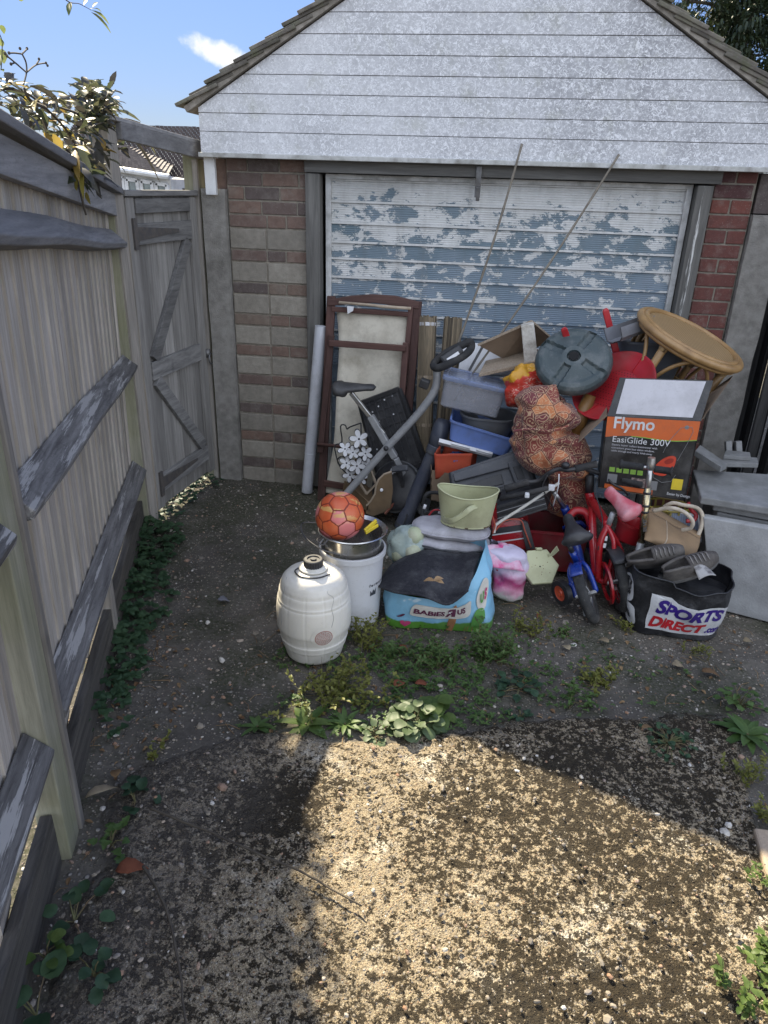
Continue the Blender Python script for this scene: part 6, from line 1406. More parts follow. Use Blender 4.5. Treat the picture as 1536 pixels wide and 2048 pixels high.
# printed front
def bf(x, z, d=.003):
    d = d*1.7
    """a point of the bag's front: x metres from its left edge, z above the ground"""
    f_ = x/.435; k_ = float(np.interp(f_, [0,.58,.86,1], [0,1,2,3])); u = k_/8; p = bagf(u, max(0, min(1, z/.20))); return p+V(0,-d,0)
M_cream = pm('cream_print', (.60,.57,.50), dirt=.12, rough=.5); M_purp = pm('plum_print', (.10,.015,.05), dirt=.05); M_trunk = pm('tan_print', (.36,.17,.07), dirt=.1); M_pinkp = pm('pink_print', (.50,.05,.15), dirt=.1); M_gr1 = pm('leaf_green_print', (.09,.28,.05), dirt=.1)
def shape(pts, mm, nm, d=.0035, P=None, n=3):
    """flat print draped on the bag: fan over a closed outline"""
    m_ = MB(); ol = catmull([V(*p,0) for p in pts], n, closed=True) if n > 1 else [V(*p,0) for p in pts]
    c_ = sum(ol, V(0,0,0))/len(ol); K = 4; rings = [[bf(lerp(c_,q,k/K).x, lerp(c_,q,k/K).y, d) for q in ol] for k in range(1, K+1)]
    vs = [bf(c_.x, c_.y, d)]+[p for r_ in rings for p in r_]; n_ = len(ol)
    fs = [[0, 1+i, 1+(i+1) % n_] for i in range(n_)]+[[1+k*n_+i, 1+(k+1)*n_+i, 1+(k+1)*n_+(i+1) % n_, 1+k*n_+(i+1) % n_] for k in range(K-1) for i in range(n_)]
    m_.add(vs, fs); return m_.build(nm, mm, P or bagbody)
bagbody = bpy.data.objects['bag_body']
shape([(.255,.0),(.275,.0),(.277,.12),(.268,.165),(.255,.12)], M_trunk, 'printed_tree_trunk', .0028, n=2)
lab = [(.118,.098),(.20,.088),(.31,.082),(.345,.088),(.353,.115),(.345,.140),(.24,.150),(.135,.168),(.112,.155),(.108,.12)]
shape(lab, M_cream, 'name_panel', .0036)
def tx(s_, x0, z0, size, mm=M_purp, mirror=False, bold=.0014, sl=-.11):
    m_ = MB(); w_ = add_text(m_, s_, lambda u, v: bf(x0+u, z0+v+sl*u, .0052), size, bold, cut=.012, mirror=mirror, sx=1.0); m_.build('lettering', mm, bagbody); return w_
x_ = .118; x_ += tx('BABiES', x_, .118, .037); x_ += .003
wR = tx('R', x_, .104, .058, M_purp, True, .0028, sl=-.05); 
shape([(x_+.019+.008*(1 if k % 2 == 0 else .45)*math.sin(k*math.pi/5), .128+.008*(1 if k % 2 == 0 else .45)*math.cos(k*math.pi/5)) for k in range(10)], M_wprint, 'star_mark', .0062, n=1)
tx('US', x_+wR+.003, .113, .034)
heart = [(.095+.020*math.sin(a)**3*1.0, .042+.0017*(13*math.cos(a)-5*math.cos(2*a)-2*math.cos(3*a)-math.cos(4*a))*.85) for a in [2*math.pi*k/20 for k in range(20)]]
shape(heart, M_pinkp, 'heart_print', .0034, n=1)
shape([(.36,.03),(.385,.025),(.405,.045),(.40,.075),(.38,.085),(.36,.06)], M_gr1, 'bush_print', .0034); 
for xa in (.33,.345,.37,.392): shape([(xa,.005),(xa+.004,.005),(xa+.003,.032),(xa+.001,.032)], M_trunk, 'twig_print', .0033, n=1)
shape([(.055,.075),(.075,.078),(.09,.095),(.085,.10),(.07,.088)], M_purp, 'bird_print', .0034)
# patch with bright letters on the right-hand return
def br_(x, z, d=.003):
    u = (3.05+x*5.0)/8*.80; p = bagf(u, max(0, min(1, z))); o = (p-V(.98,-1.47,p.z)).normalized(); return p+o*d-CF*d
m_ = MB(); pts = [br_(.13*math.cos(a)*.55-.02, .58+.22*math.sin(a)) for a in [2*math.pi*k/24 for k in range(24)]]; m_.poly(pts); m_.build('white_patch', M_cream, bagbody)
for ch, xo, mm in (('U', -.055, M_gr1), ('S', -.005, M_pinkp)):
    m_ = MB(); add_text(m_, ch, lambda u, v: br_(xo+u*1.05, .50+v*3.6, .0062), .055, .003, cut=.015); m_.build('lettering', mm, bagbody)
# black mat
M_mat = pm('black_carpet_mat', (.012,.012,.017), (.022,.022,.028), 60, .95, dirt=.12, dcol=(.3,.3,.3), bump=.6, bscale=260)
t = thing('black_car_mat', 'black car mat draped over the printed shopping bag', 'mat', at(860, 1150, -1.48))
topc = catmull([at(760,1160,-1.47), at(785,1128,-1.34), at(825,1102,-1.28), at(868,1092,-1.26), at(918,1098,-1.28), at(962,1106,-1.36)], 5); botc = catmull([at(757,1172,-1.60), at(790,1184,-1.665), at(835,1190,-1.68), at(862,1198,-1.685), at(898,1208,-1.685), at(936,1180,-1.655)], 5)
def mf(u, v):
    i = u*(len(topc)-1); k_ = min(int(i), len(topc)-2); f = i-k_; p = lerp(lerp(topc[k_],topc[k_+1],f), lerp(botc[k_],botc[k_+1],f), v); p.z += .048*math.sin(math.pi*v)*math.sin(math.pi*u)**.6+.006*noise.noise(p*7); return p
m_ = MB(); shell(m_, mf, 30, 22, .006); m_.build('mat', M_mat, t, smooth=True)
m_ = MB(); m_.tube([mf(k/30,1) for k in range(31)], .0062, 8); m_.build('bound_edge', M_mat, t, smooth=True)

# clear bag of pale balls
bc = at(812, 1100, -1.28); t = thing('clear_carrier_bag', 'see-through pale blue bag of balls left of the silvery pads', 'bag', bc)
m_ = MB(); m_.blob(at(818,1096,-1.26), (.11,.085,.115), 36, 26, lambda d: 1+.16*noise.noise(d*2.6)+.06*noise.noise(d*8)); m_.build('bag', clear_mat('thin_blue_polythene', (.45,.55,.52), .48), t, smooth=True)
M_ball = pm('pale_green_ball', (.40,.44,.28), (.46,.46,.34), 9, .6, dirt=.2)
for x, y, r_, dy, w_ in ((803,1110,20,0,'lowest'),(829,1072,19,.02,'topmost'),(798,1083,17,.03,'leftmost'),(826,1104,18,-.02,'rightmost')):
    c_ = at(x, y, -1.30+dy); m_ = MB(); m_.blob(c_, (r_/ppm(c_),)*3, 22, 14); o = m_.build('play_ball', M_ball, smooth=True); tag(o, f'pale green play ball, {w_} of those in the clear bag', 'ball', 'play balls in the clear bag')
# pink and cream bag
def pinkmat():
    t = NT('tie_dye_pink_carrier'); c = t.co(); x, y, z_ = t.sep(c); base = t.ramp(t.math('ADD', z_, t.math('MULTIPLY', t.noise(c, 9, 4), .16)), [(.05,(.42,.46,.34)),(.115,(.50,.48,.44)),(.135,(.62,.34,.42)),(.19,(.52,.06,.20)),(.24,(.62,.44,.56)),(.30,(.55,.50,.62))])
    sp = t.ramp(t.noise(c, 16, 3), [(.66,0),(.69,1)]); base = t.mix(sp, base, (.38,.02,.05)); t.set(col=base, rough=.4, normal=t.bump(t.noise(c, 14, 5, .6, .6), .5, .02)); return t.m
pb_ = at(1012, 1196, -1.28); pb_.z = 0
t = thing('pink_carrier_bag', 'limp pink and pale green plastic carrier bag beside the hexagonal lid', 'carrier bag', pb_)
pr = [(1090,985,22),(1098,1000,40),(1115,1008,44),(1132,1018,40),(1148,1022,36),(1162,1018,34),(1178,1014,34),(1190,1014,30),(1198,1015,16)]
pcp = catmull([V(*p) for p in pr], 4)
def pkf(u, v):
    i = v*(len(pcp)-1); k_ = min(int(i), len(pcp)-2); q = lerp(pcp[k_], pcp[k_+1], i-k_); c_ = at(q.y, q.x, -1.26); w_ = q.z/ppm(c_); a = 2*math.pi*u
    p = c_+V(math.cos(a)*w_, math.sin(a)*w_*.65, 0); p = p+V(math.cos(a),math.sin(a),.3)*(.018*noise.noise(p*14)+.010*noise.noise(p*30)); p.z = max(p.z, .004); return p
m_ = MB(); m_.grid(pkf, 44, 34, cu=True); m_.build('bag', pinkmat(), t, smooth=True)
m_ = MB(); shell(m_, lambda u, v: lerp(lerp(at(960,1092,-1.30), at(1010,1085,-1.22), u), lerp(at(985,1135,-1.36), at(1050,1143,-1.34), u), v)+V(0,.0,.02*math.sin(3.1*v)+.012*noise.noise(V(u*4,v*4,2))), 14, 12, .0015); m_.build('top_flap', pm('pink_dyed_film', (.55,.07,.22), (.60,.40,.50), 14, .35, thr=(.40,.58), dirt=.08), t, smooth=True)
m_ = MB(); shell(m_, lambda u, v: lerp(lerp(at(982,1078,-1.18), at(1010,1086,-1.14), u), lerp(at(998,1128,-1.24), at(1040,1122,-1.22), u), v)+V(0,0,.014*noise.noise(V(u*4,v*5,8))), 10, 10, .002); o = m_.build('lilac_film', pm('grey_lilac_film', (.36,.33,.46), (.05,.05,.06), 9, .4, thr=(.5,.56), dirt=.1), smooth=True); tag(o, 'crumpled lilac and black film on top of the pink bag', 'plastic film')
# hexagonal lid
hc = at(1080, 1133, -1.26); n0 = (-CF*.93+CU*.30+CR*.08).normalized(); Mx = frame(hc, n0, CR); rh = 40/ppm(hc)
t = thing('hexagonal_lid', 'pale green hexagonal tin lid leaning below the blue bicycle', 'lid', hc)
m_ = MB(); hexr = lambda r_, z: [Mx @ V(r_*math.cos(R(60*k+5)), r_*math.sin(R(60*k+5)), z) for k in range(6)]
loft(m_, [hexr(rh*.97,-.024), hexr(rh,-.02), hexr(rh,-.004), hexr(rh*.965,0), hexr(rh*.90,.0005)], True, True); m_.build('lid_body', M_creamenam, t, bevel=.002)
m_ = MB(); q = Mx @ V(.002,rh*.95,-.01); m_.box(q, (.030,.012,.040), basis(-CF, CR)); m_.build('tab', M_creamenam, t, bevel=.004)
for k in range(9): m_ = MB(); m_.lathe([(.0001,.0018),(.0022,.001)], Mx @ Matrix.Translation(V(random.gauss(.005,.028), random.gauss(.0,.022), 0)), 7); m_.build('rust_pit', M_rust, t)
m_ = MB(); m_.lathe([(.0001,.0012),(.004,.001)], Mx, 10); m_.build('centre_hole', M_blackgap, t)
m_ = MB()
for k in range(5): m_.tube(catmull([at(1096,1116-k*2,-1.22), at(1104,1104+k*2,-1.21), at(1114+k,1092+k*2,-1.20)], 4), .0022, 5)
o = m_.build('cable_ties', M_creamenam, smooth=True); tag(o, 'small bundle of pale straps between the hexagonal lid and blue bicycle', 'straps')

# ================================================================ SPORTS BAG + SHOES
M_sbag = pm('black_woven_bag', (.011,.011,.013), (.02,.02,.022), 12, .42, dirt=.16, dcol=(.2,.2,.2), bump=.5, bscale=11, bdist=.02)
sb = V(2.055, -1.335, 0); yaw = R(-3); t = thing('sports_shop_bag', 'black woven shopping bag with white logo panel holding old shoes', 'shopping bag', sb)
Ms = Matrix.Translation(sb) @ Matrix.Rotation(yaw, 4, 'Z')
def sbf(u, v, d=0):
    ang = 2*math.pi*u; n_ = 3.2; ca, sa = math.cos(ang), math.sin(ang); L, D = lerp(.205,.222,v), lerp(.125,.155,v)
    r_ = (abs(ca)**n_+abs(sa)**n_)**(-1/n_); k_ = 1+.03*math.sin(math.pi*v); x, y = L*r_*ca*k_, D*r_*sa*k_
    zt = .272+.020*math.sin(ang*2+.6)+.015*noise.noise(V(ca*2,sa*2,0))+.02*(ca < -.2)
    o = V(ca, sa, 0); x += o.x*(.022*noise.noise(V(ca*2.3,sa*2.3,v*3))+d); y += o.y*(.018*noise.noise(V(ca*2.3,sa*2.3,v*3+5))+d)
    return Ms @ V(x, y, v*zt)
m_ = MB(); m_.grid(sbf, 110, 26, cu=True); m_.grid(lambda u, v: sbf(u, .5+.5*v, -.004), 110, 8, cu=True); m_.poly([sbf(k/110, .72, -.01) for k in range(110)]); m_.poly([sbf(k/110, 0, 0) for k in range(110)]); sbody = m_.build('bag_body', M_sbag, t, smooth=True, auto=60)
m_ = MB(); m_.tube([sbf(k/110, 1.0) for k in range(110)], .0045, 6, closed=True); m_.build('rim_binding', M_sbag, t, smooth=True)
# arc-length table of the footprint so that print keeps its size round the corners
tab = [(sbf(0,.5)-sbf(0,.5)).length]; pv = sbf(0,.5)
for k in range(1, 721): q = sbf(k/720,.5); tab.append(tab[-1]+(q-pv).length); pv = q
def su(s_):                       # arc position measured from the front middle, positive towards the right
    f0 = tab[540]; s_ = (f0+s_) % tab[-1]; return float(np.interp(s_, tab, np.linspace(0,1,721)))
def sp_(s_, z, d=.003): 
    u = su(s_); v = z/.278; return sbf(u, v, d)
M_sw = pm('white_panel_print', (.60,.60,.60), (.52,.52,.52), 9, .45, dirt=.2); M_navy = pm('purple_blue_print', (.035,.012,.19), dirt=.1, rough=.45); M_sred = pm('scarlet_print', (.46,.012,.02), dirt=.1, rough=.45)
def sring(pts, mm, nm, d, n=4):
    m_ = MB(); ol = catmull([V(*p,0) for p in pts], n, closed=True); c_ = sum(ol, V(0,0,0))/len(ol); K = 7; n_ = len(ol)
    vs = [sp_(c_.x,c_.y,d)]+[sp_(lerp(c_,q,k/K).x, lerp(c_,q,k/K).y, d) for k in range(1,K+1) for q in ol]
    fs = [[0,1+i,1+(i+1) % n_] for i in range(n_)]+[[1+k*n_+i,1+(k+1)*n_+i,1+(k+1)*n_+(i+1) % n_,1+k*n_+(i+1) % n_] for k in range(K-1) for i in range(n_)]
    m_.add(vs, fs); m_.build(nm, mm, sbody)
S0 = -.135
sring([(S0,.045),(S0+.01,.034),(S0+.16,.030),(S0+.33,.034),(S0+.355,.045),(S0+.36,.11),(S0+.352,.185),(S0+.335,.197),(S0+.16,.200),(S0+.02,.204),(S0+.005,.196),(S0-.002,.12)], M_sw, 'logo_panel', .0032)
def stx(s_, x0, z0, size, mm, bold=.003, shear=.25, cut=.014, sx=1.0, d=.0055, fn=None):
    m_ = MB(); w_ = add_text(m_, s_, fn or (lambda u, v: sp_(x0+u, z0+v, d)), size, bold, shear, cut=cut, sx=sx); m_.build('lettering', mm, sbody); return w_
stx('SPORTS', S0+.025, .122, .088, M_navy, .0042, sx=.98); stx('DIRECT', S0+.012, .050, .070, M_sred, .0036, sx=.98); stx('.com', S0+.258, .050, .050, M_navy, .0022, sx=.95)
# white torn-looking print on the left end
L0 = -.315
for (a, b_, z0, z1) in ((0,.095,.13,.235),(.005,.115,.03,.12)):
    sring([(L0+a,z0+.01),(L0+(a+b_)/2,z0-.006),(L0+b_,z0+.008),(L0+b_+.006,(z0+z1)/2),(L0+b_-.004,z1-.006),(L0+(a+b_)/2,z1+.004),(L0+a+.006,z1-.008),(L0+a-.006,(z0+z1)/2)], M_sw, 'white_print', .0030, 3)
stx('FOR', 0, 0, .036, M_blk, .0022, 0, .012, fn=lambda u, v: sp_(L0+.062+v*.9, .228-u, .005)); stx('BAG', 0, 0, .036, M_blk, .0022, 0, .012, fn=lambda u, v: sp_(L0+.022+v*.9, .226-u, .005)); stx('LIFE', 0, 0, .042, M_blk, .0026, 0, .012, fn=lambda u, v: sp_(L0+.012+u, .055+v, .005))
# shoes
M_shoe = pm('worn_dark_suede', (.062,.054,.050), (.10,.09,.08), 16, .9, dirt=.35, dcol=(.2,.18,.155), bump=.5, bscale=90); M_sole = pm('grey_rubber_sole', (.16,.155,.15), (.10,.10,.10), 20, .85, dirt=.3); M_lace = pm('dull_lace', (.24,.22,.20), (.16,.15,.14), 30, .9)
def shoe(label, o, d, up_, L=.27):
    d = Vector(d).normalized(); Mx = frame(o, up_, d); t = thing('worn_shoe', label, 'shoe', o, group='worn shoes in the black bag')
    hw = lambda s_: .052*L/.27*(math.sin(math.pi*min(.999,max(.001,(s_*.92+.04))))**.42)*(.80+.24*s_)
    top = lambda s_: (.098 if s_ < .32 else lerp(.098,.050,min(1,(s_-.32)/.55)**.8))*(1-.25*max(0,(s_-.85)/.15)**2)
    def up(u, v):
        s_ = v; a = math.pi*u; w_ = hw(s_); h = top(s_); op = 0
        x = (s_-.5)*L; y = w_*math.cos(a)*(1-.18*math.sin(a)); z = .018+h*math.sin(a)**.55
        if s_ < .46 and .28 < u < .72: z -= .062*math.sin((u-.28)/.44*math.pi)**.7*min(1,(.46-s_)/.07)*min(1, s_/.06)
        return Mx @ V(x, y, z)
    m_ = MB(); m_.grid(up, 36, 44); m_.build('upper', M_shoe, t, smooth=True)
    m_ = MB(); ring = lambda z, k_: [Mx @ V((s_-.5)*L*1.02, sg*hw(s_)*k_, z) for sg, rng in ((1, range(0,21)), (-1, range(20,-1,-1))) for s_ in [q/20 for q in rng]]
    loft(m_, [ring(-.008,.92), ring(-.004,1.04), ring(.016,1.06), ring(.022,1.0)], True, True); m_.build('sole', M_sole, t, smooth=True, auto=40)
    m_ = MB()
    def col(k): s_ = .03+.41*k/20; return up(.27, s_)
    m_.tube([up(.26,.03+.42*k/16) for k in range(17)]+[up(.26+.48*k/8,.46) for k in range(1,8)]+[up(.74,.45-.42*k/16) for k in range(17)]+[up(.74-.48*k/8,.035) for k in range(1,8)], .0075, 8, closed=True); m_.build('collar', M_shoe, t, smooth=True)
    for k in range(5): s_ = .50+.075*k; m_ = MB(); m_.tube([up(.30,s_)+Vector(up_)*.002, up(.42,s_+.012)+Vector(up_)*.006, up(.58,s_)+Vector(up_)*.006, up(.70,s_+.008)+Vector(up_)*.002], .0032, 6); m_.build('lace', M_lace, t, smooth=True)
shoe('laced dark shoe standing at the back left of the black bag', at(1307,1115,-1.30), (.30,-.55,.62), V(-.15,-.75,.62), .26)
shoe('brown-grey shoe lying open towards the front of the black bag', at(1375,1140,-1.36), (.75,.35,.12), V(-.15,-.55,.83), .27)
m_ = MB(); shell(m_, lambda u, v: lerp(lerp(at(1385,1128,-1.42), at(1420,1140,-1.40), u), lerp(at(1398,1160,-1.46), at(1432,1152,-1.43), u), v)+V(0,0,.012*math.sin(3*u)), 8, 8, .003); o = m_.build('pale_tongue', pm('pale_grey_cloth', (.34,.33,.32), (.12,.11,.11), 9, .8, thr=(.5,.56)), smooth=True); tag(o, 'pale grey cloth tongue poking out at the bag rim', 'cloth')

# ================================================================ WHITE BARREL
bb = V(.470, -1.862, 0); t = thing('white_barrel', 'white plastic keg-shaped barrel with black screw cap', 'barrel', bb)
M_keg = pm('milky_plastic', (.68,.645,.565), (.73,.695,.615), 5, .38, dirt=.18, dcol=(.30,.26,.19), dscale=6)
M_keg.node_tree.nodes['Principled BSDF'].inputs['Subsurface Weight'].default_value = .12; M_keg.node_tree.nodes['Principled BSDF'].inputs['Subsurface Radius'].default_value = (.03,.03,.02)
kp_ = [(.0,.004),(.108,.004),(.120,.012),(.130,.055)]
prof = []
for z_, r_ in ((.004,.001),(.004,.105),(.012,.119),(.04,.126),(.066,.1335),(.070,.1365),(.078,.1375),(.100,.1435),(.104,.1415),(.15,.1535),(.154,.1555),(.20,.1575),(.235,.1565),(.272,.1525),(.276,.1505),(.288,.150),(.292,.148),(.325,.1425),(.329,.1400),(.345,.1375),(.368,.128),(.385,.112),(.397,.090),(.403,.072),(.405,.060),(.401,.052),(.405,.050),(.418,.048),(.420,.042),(.420,.001)): prof.append((r_, z_))
def keg(u, v):
    i = v*(len(prof)-1); k_ = min(int(i), len(prof)-2); r_, z_ = [lerp(prof[k_][q], prof[k_+1][q], i-k_) for q in (0,1)]
    a = 2*math.pi*u; g = abs(((a*12/(2*math.pi))+.5) % 1-.5)
    if .02 < z_ < .34 and r_ > .11: r_ -= .0016*max(0, 1-g/.03)
    return bb+V(r_*math.cos(a), r_*math.sin(a), z_)
m_ = MB(); m_.grid(keg, 192, (len(prof)-1)*3, cu=True); kb = m_.build('barrel_body', M_keg, t, smooth=True)
m_ = MB(); m_.lathe([(.055,.404),(.060,.410),(.058,.414),(.044,.416)], Matrix.Translation(bb), 36); m_.build('collar_ring', M_keg, t, smooth=True)
capp = []
m_ = MB(); m_.grid(lambda u, v: bb+V((.040-.0016*(int(u*48) % 2))*math.cos(2*math.pi*u), (.040-.0016*(int(u*48) % 2))*math.sin(2*math.pi*u), .412+.036*v), 96, 3, cu=True); m_.lathe([(.040,.448),(.036,.451),(.026,.451),(.024,.446),(.0001,.446)], Matrix.Translation(bb), 32); m_.build('screw_cap', M_blk, t, smooth=True, auto=30)
m_ = MB(); m_.lathe([(.0001,.452),(.012,.452),(.013,.446)], Matrix.Translation(bb), 16); m_.build('cap_button', M_blk, t, smooth=True, auto=30)
rodm(t, catmull([bb+V(-.058,-.02,.412), bb+V(-.066,-.045,.408), bb+V(-.03,-.075,.403), bb+V(.035,-.072,.404), bb+V(.075,-.03,.402)], 6), .003, M_blk, 'carry_strap', 6)
def kz(a, z_, d=.0016):
    r_ = float(np.interp(z_, [p[1] for p in prof[1:24]], [p[0] for p in prof[1:24]])); return bb+V((r_+d)*math.cos(a), (r_+d)*math.sin(a), z_)
rodm(t, catmull([kz(R(-150),.385), kz(R(-135),.35), kz(R(-137),.31), kz(R(-133),.27), kz(R(-132),.22), kz(R(-134),.19)], 5), .0008, M_gun, 'loose_thread', 5)
rodm(t, catmull([kz(R(-40),.39), kz(R(-52),.36), kz(R(-42),.33), kz(R(-48),.29), kz(R(-46),.25), kz(R(-50),.21)], 5), .0006, M_gun, 'loose_thread', 5)
def disc_on(a0, z0, rad, mm, nm, d, ring=0):
    m_ = MB(); K = 5; n_ = 36; vs = [kz(a0,z0,d)]; r_b = .157
    ks = [ring+(1-ring)*k/K for k in range(0 if ring else 1, K+1)]
    P = [[kz(a0+rad*k*math.cos(b_)/r_b, z0+rad*k*math.sin(b_), d) for b_ in [2*math.pi*q/n_ for q in range(n_)]] for k in ks]
    if not ring: m_.add([kz(a0,z0,d)]+P[0], [[0,1+i,1+(i+1) % n_] for i in range(n_)])
    loft(m_, P); return m_.build(nm, mm, kb, smooth=True)
A0 = R(-62); disc_on(A0, .165, .052, M_keg, 'raised_disc', .0025); disc_on(A0, .165, .037, pm('pale_pink_print', (.58,.51,.45), dirt=.05), 'round_label', .0032); disc_on(A0, .165, .037, pm('faded_red_print', (.40,.16,.13), dirt=.05), 'label_ring', .0038, .92)
m_ = MB()
for i in range(9):
    z_ = .165+.028-.007*i; hw_ = math.sqrt(max(0,.031**2-(z_-.165)**2)); x = -hw_
    while x < hw_-.003:
        l = random.uniform(.003,.008); x2 = min(hw_, x+l); m_.poly([kz(A0+x/.157, z_-.0014, .0040), kz(A0+x2/.157, z_-.0014, .0040), kz(A0+x2/.157, z_+.0014, .0040), kz(A0+x/.157, z_+.0014, .0040)]); x = x2+.002
m_.build('label_print', bpy.data.materials['faded_red_print'], kb)

# ================================================================ FERMENTING BUCKET, POT, BALL
bk0 = V(.578, -1.565, 0); t = thing('white_tall_bucket', 'tall white plastic brewing bucket behind the keg-shaped barrel', 'bucket', bk0)
M_bk2 = pm('greyish_white_plastic', (.56,.56,.57), (.62,.62,.62), 5, .35, dirt=.2, dcol=(.25,.23,.2))
HB = .375
m_ = MB(); m_.lathe([(.001,.0),(.118,.0),(.124,.008),(.128,.05),(.138,.30),(.141,.345),(.150,.348),(.151,.372),(.148,.375),(.149,HB),(.142,HB),(.138,.33),(.126,.02),(.001,.012)], Matrix.Translation(bk0), 64); bkb = m_.build('bucket_body', M_bk2, t, smooth=True, auto=40)
m_ = MB(); m_.lathe([(.1262,.06),(.1275,.061),(.1279,.066),(.127,.067)], Matrix.Translation(bk0), 64, a0=R(-85), a1=R(-15)); m_.build('black_band', M_blk, bkb)
def bkz(a, z_, d=.0015): r_ = lerp(.128,.138,(z_-.05)/.25)+d; return bk0+V(r_*math.cos(a), r_*math.sin(a), z_)
m_ = MB(); aT = R(-43); 
for (a0_, b0_) in ((-.02,.02),): pass
pts = [(0,.0),(.035,.0),(.035,.034),(.026,.018),(.018,.030),(.010,.014),(.0,.028)]
m_.poly([bkz(aT+x/.134, .175+z_) for x, z_ in pts]); m_.build('logo', M_dkgrey, bkb)
m_ = MB(); add_text(m_, 'ferment', lambda u, v: bkz(aT-.006/.134+u/.134, .222+v, .0018), .020, .0006, cut=.006, space=1.5); m_.build('lettering', M_dkgrey, bkb)
m_ = MB(); add_text(m_, 'home brew', lambda u, v: bkz(aT-.004/.134+u/.134, .158+v, .0018), .0075, .0001, cut=.006); m_.build('small_print', M_dkgrey, bkb) if False else None
pot = at(685, 1055, -1.565); pz = HB+.042; pt0 = V(bk0.x, bk0.y, pz-.10)
t = thing('steel_stock_pot', 'wide-rimmed stainless steel pot sitting in the mouth of the white brewing bucket', 'pot', pt0)
m_ = MB(); m_.lathe([(.001,-.02),(.110,-.02),(.118,-.01),(.126,.05),(.130,.105),(.134,.125),(.150,.134),(.154,.140),(.150,.143),(.132,.131),(.127,.105),(.122,.05),(.114,-.006),(.001,-.014)], Matrix.Translation(pt0), 72); m_.build('pot_body', M_steel, t, smooth=True, auto=35)
M_wire = pm('dark_wire', (.08,.08,.085), (.14,.135,.13), 20, .5, .7)
hl = [at(606,1048,-1.62), at(604,1064,-1.66), at(618,1082,-1.70), at(645,1100,-1.73), at(672,1112,-1.735)]
t2_ = rodm(t, catmull([pt0+V(-.150,.03,.138), at(606,1046,-1.56), at(604,1064,-1.64), at(618,1082,-1.70), at(646,1100,-1.735), at(680,1110,-1.735)], 6), .0032, M_wire, 'bail_handle', 8)
rodm(t, catmull([pt0+V(-.12,-.085,.13), at(634,1080,-1.70), at(645,1090,-1.715), at(655,1080,-1.70), pt0+V(-.09,-.12,.13)], 5), .003, M_wire, 'side_lug', 8)
bcx = at(680, 1032, -1.57); rb = 49/ppm(bcx)
def ballmat():
    t = NT('orange_football_skin'); c = t.co(); x, y, z_ = t.sep(c)
    base = t.mix(t.ramp(t.noise(c, 5.5, 4, .6), [(.40,0),(.62,1)]), (.52,.075,.02), (.60,.14,.05)); p = t.ramp(t.attr(), [(.80,0),(.81,1)]); base = t.mix(p, base, (.66,.20,.19))
    fl = t.math('MULTIPLY', t.ramp(t.noise(t.co((.5,1,2)), 16, 4), [(.56,0),(.60,1)]), t.ramp(t.sep(t.co())[2], [(0,0),(.04,1)])); base = t.mix(t.math('MULTIPLY', fl, .8), base, (.62,.38,.12)); t.set(col=base, rough=.4); return t.m
# truncated icosahedron inflated to a ball
bmh = bmesh.new(); bmesh.ops.create_icosphere(bmh, subdivisions=1, radius=1)
icov = [v.co.copy() for v in bmh.verts]; icof = [[v.index for v in f.verts] for f in bmh.faces]; bmh.free()
t = thing('orange_football', 'orange football with pink patches sitting in the steel pot', 'ball', bcx)
rotm = Euler((.5,.3,.9)).to_matrix(); Bm, Bs = MB(), MB()
verts = [v for v in icov]
edges = set(tuple(sorted((f[i], f[(i+1) % 3]))) for f in icof for i in range(3))
# regular icosahedron from subdivision 1 (12 vertices, 20 faces)
def sph_poly(pts, bulge):
    c_ = sum(pts, V(0,0,0))/len(pts); K = 5; n_ = len(pts); ol = []
    for i in range(n_):
        for k in range(5): ol.append(lerp(pts[i], pts[(i+1) % n_], k/5))
    vs = [bcx+rotm @ (c_.normalized()*rb*1.0)]; 
    for k in range(1, K+1):
        for q in ol:
            d = lerp(c_, q, k/K).normalized(); vs.append(bcx+rotm @ (d*rb*(1.0-(.016 if k == K else 0))))
    m2 = len(ol); fs = [[0,1+i,1+(i+1) % m2] for i in range(m2)]+[[1+k*m2+i,1+(k+1)*m2+i,1+(k+1)*m2+(i+1) % m2,1+k*m2+(i+1) % m2] for k in range(K-1) for i in range(m2)]
    Bm.rnd = random.random(); Bm.add(vs, fs)
for f in icof:
    a, b_, c_ = [icov[i] for i in f]; h = []
    for p, q in ((a,b_),(b_,c_),(c_,a)): h += [lerp(p,q,1/3), lerp(p,q,2/3)]
    sph_poly(h, 0)
for i, v in enumerate(icov):
    nb = [j for e in edges for j in e if i in e and j != i]; pts = [lerp(v, icov[j], 1/3) for j in nb]; ax_ = v.normalized(); x_ = ax_.orthogonal().normalized(); y_ = ax_.cross(x_)
    pts.sort(key=lambda p: math.atan2(p.dot(y_), p.dot(x_))); sph_poly(pts, 0)
m_ = Bm; m_.build('panels', ballmat(), t, smooth=True)
m_ = MB(); m_.blob(bcx, (rb*.993,)*3, 40, 24); m_.build('seams', pm('dark_orange_seam', (.22,.03,.012), dirt=.1), t, smooth=True)
t = thing('yellow_peg', 'yellow plastic clip gripping the rim of the steel pot', 'clip', at(740, 1053, -1.60))
m_ = MB(); m_.bar(at(729,1062,-1.62), at(753,1041,-1.56), .020, .010, (0,0,1)); m_.build('upper_jaw', M_yel, t, bevel=.004); m_ = MB(); m_.bar(at(731,1066,-1.62), at(756,1050,-1.56), .016, .008, (0,0,1)); m_.build('lower_jaw', M_yel, t, bevel=.003)

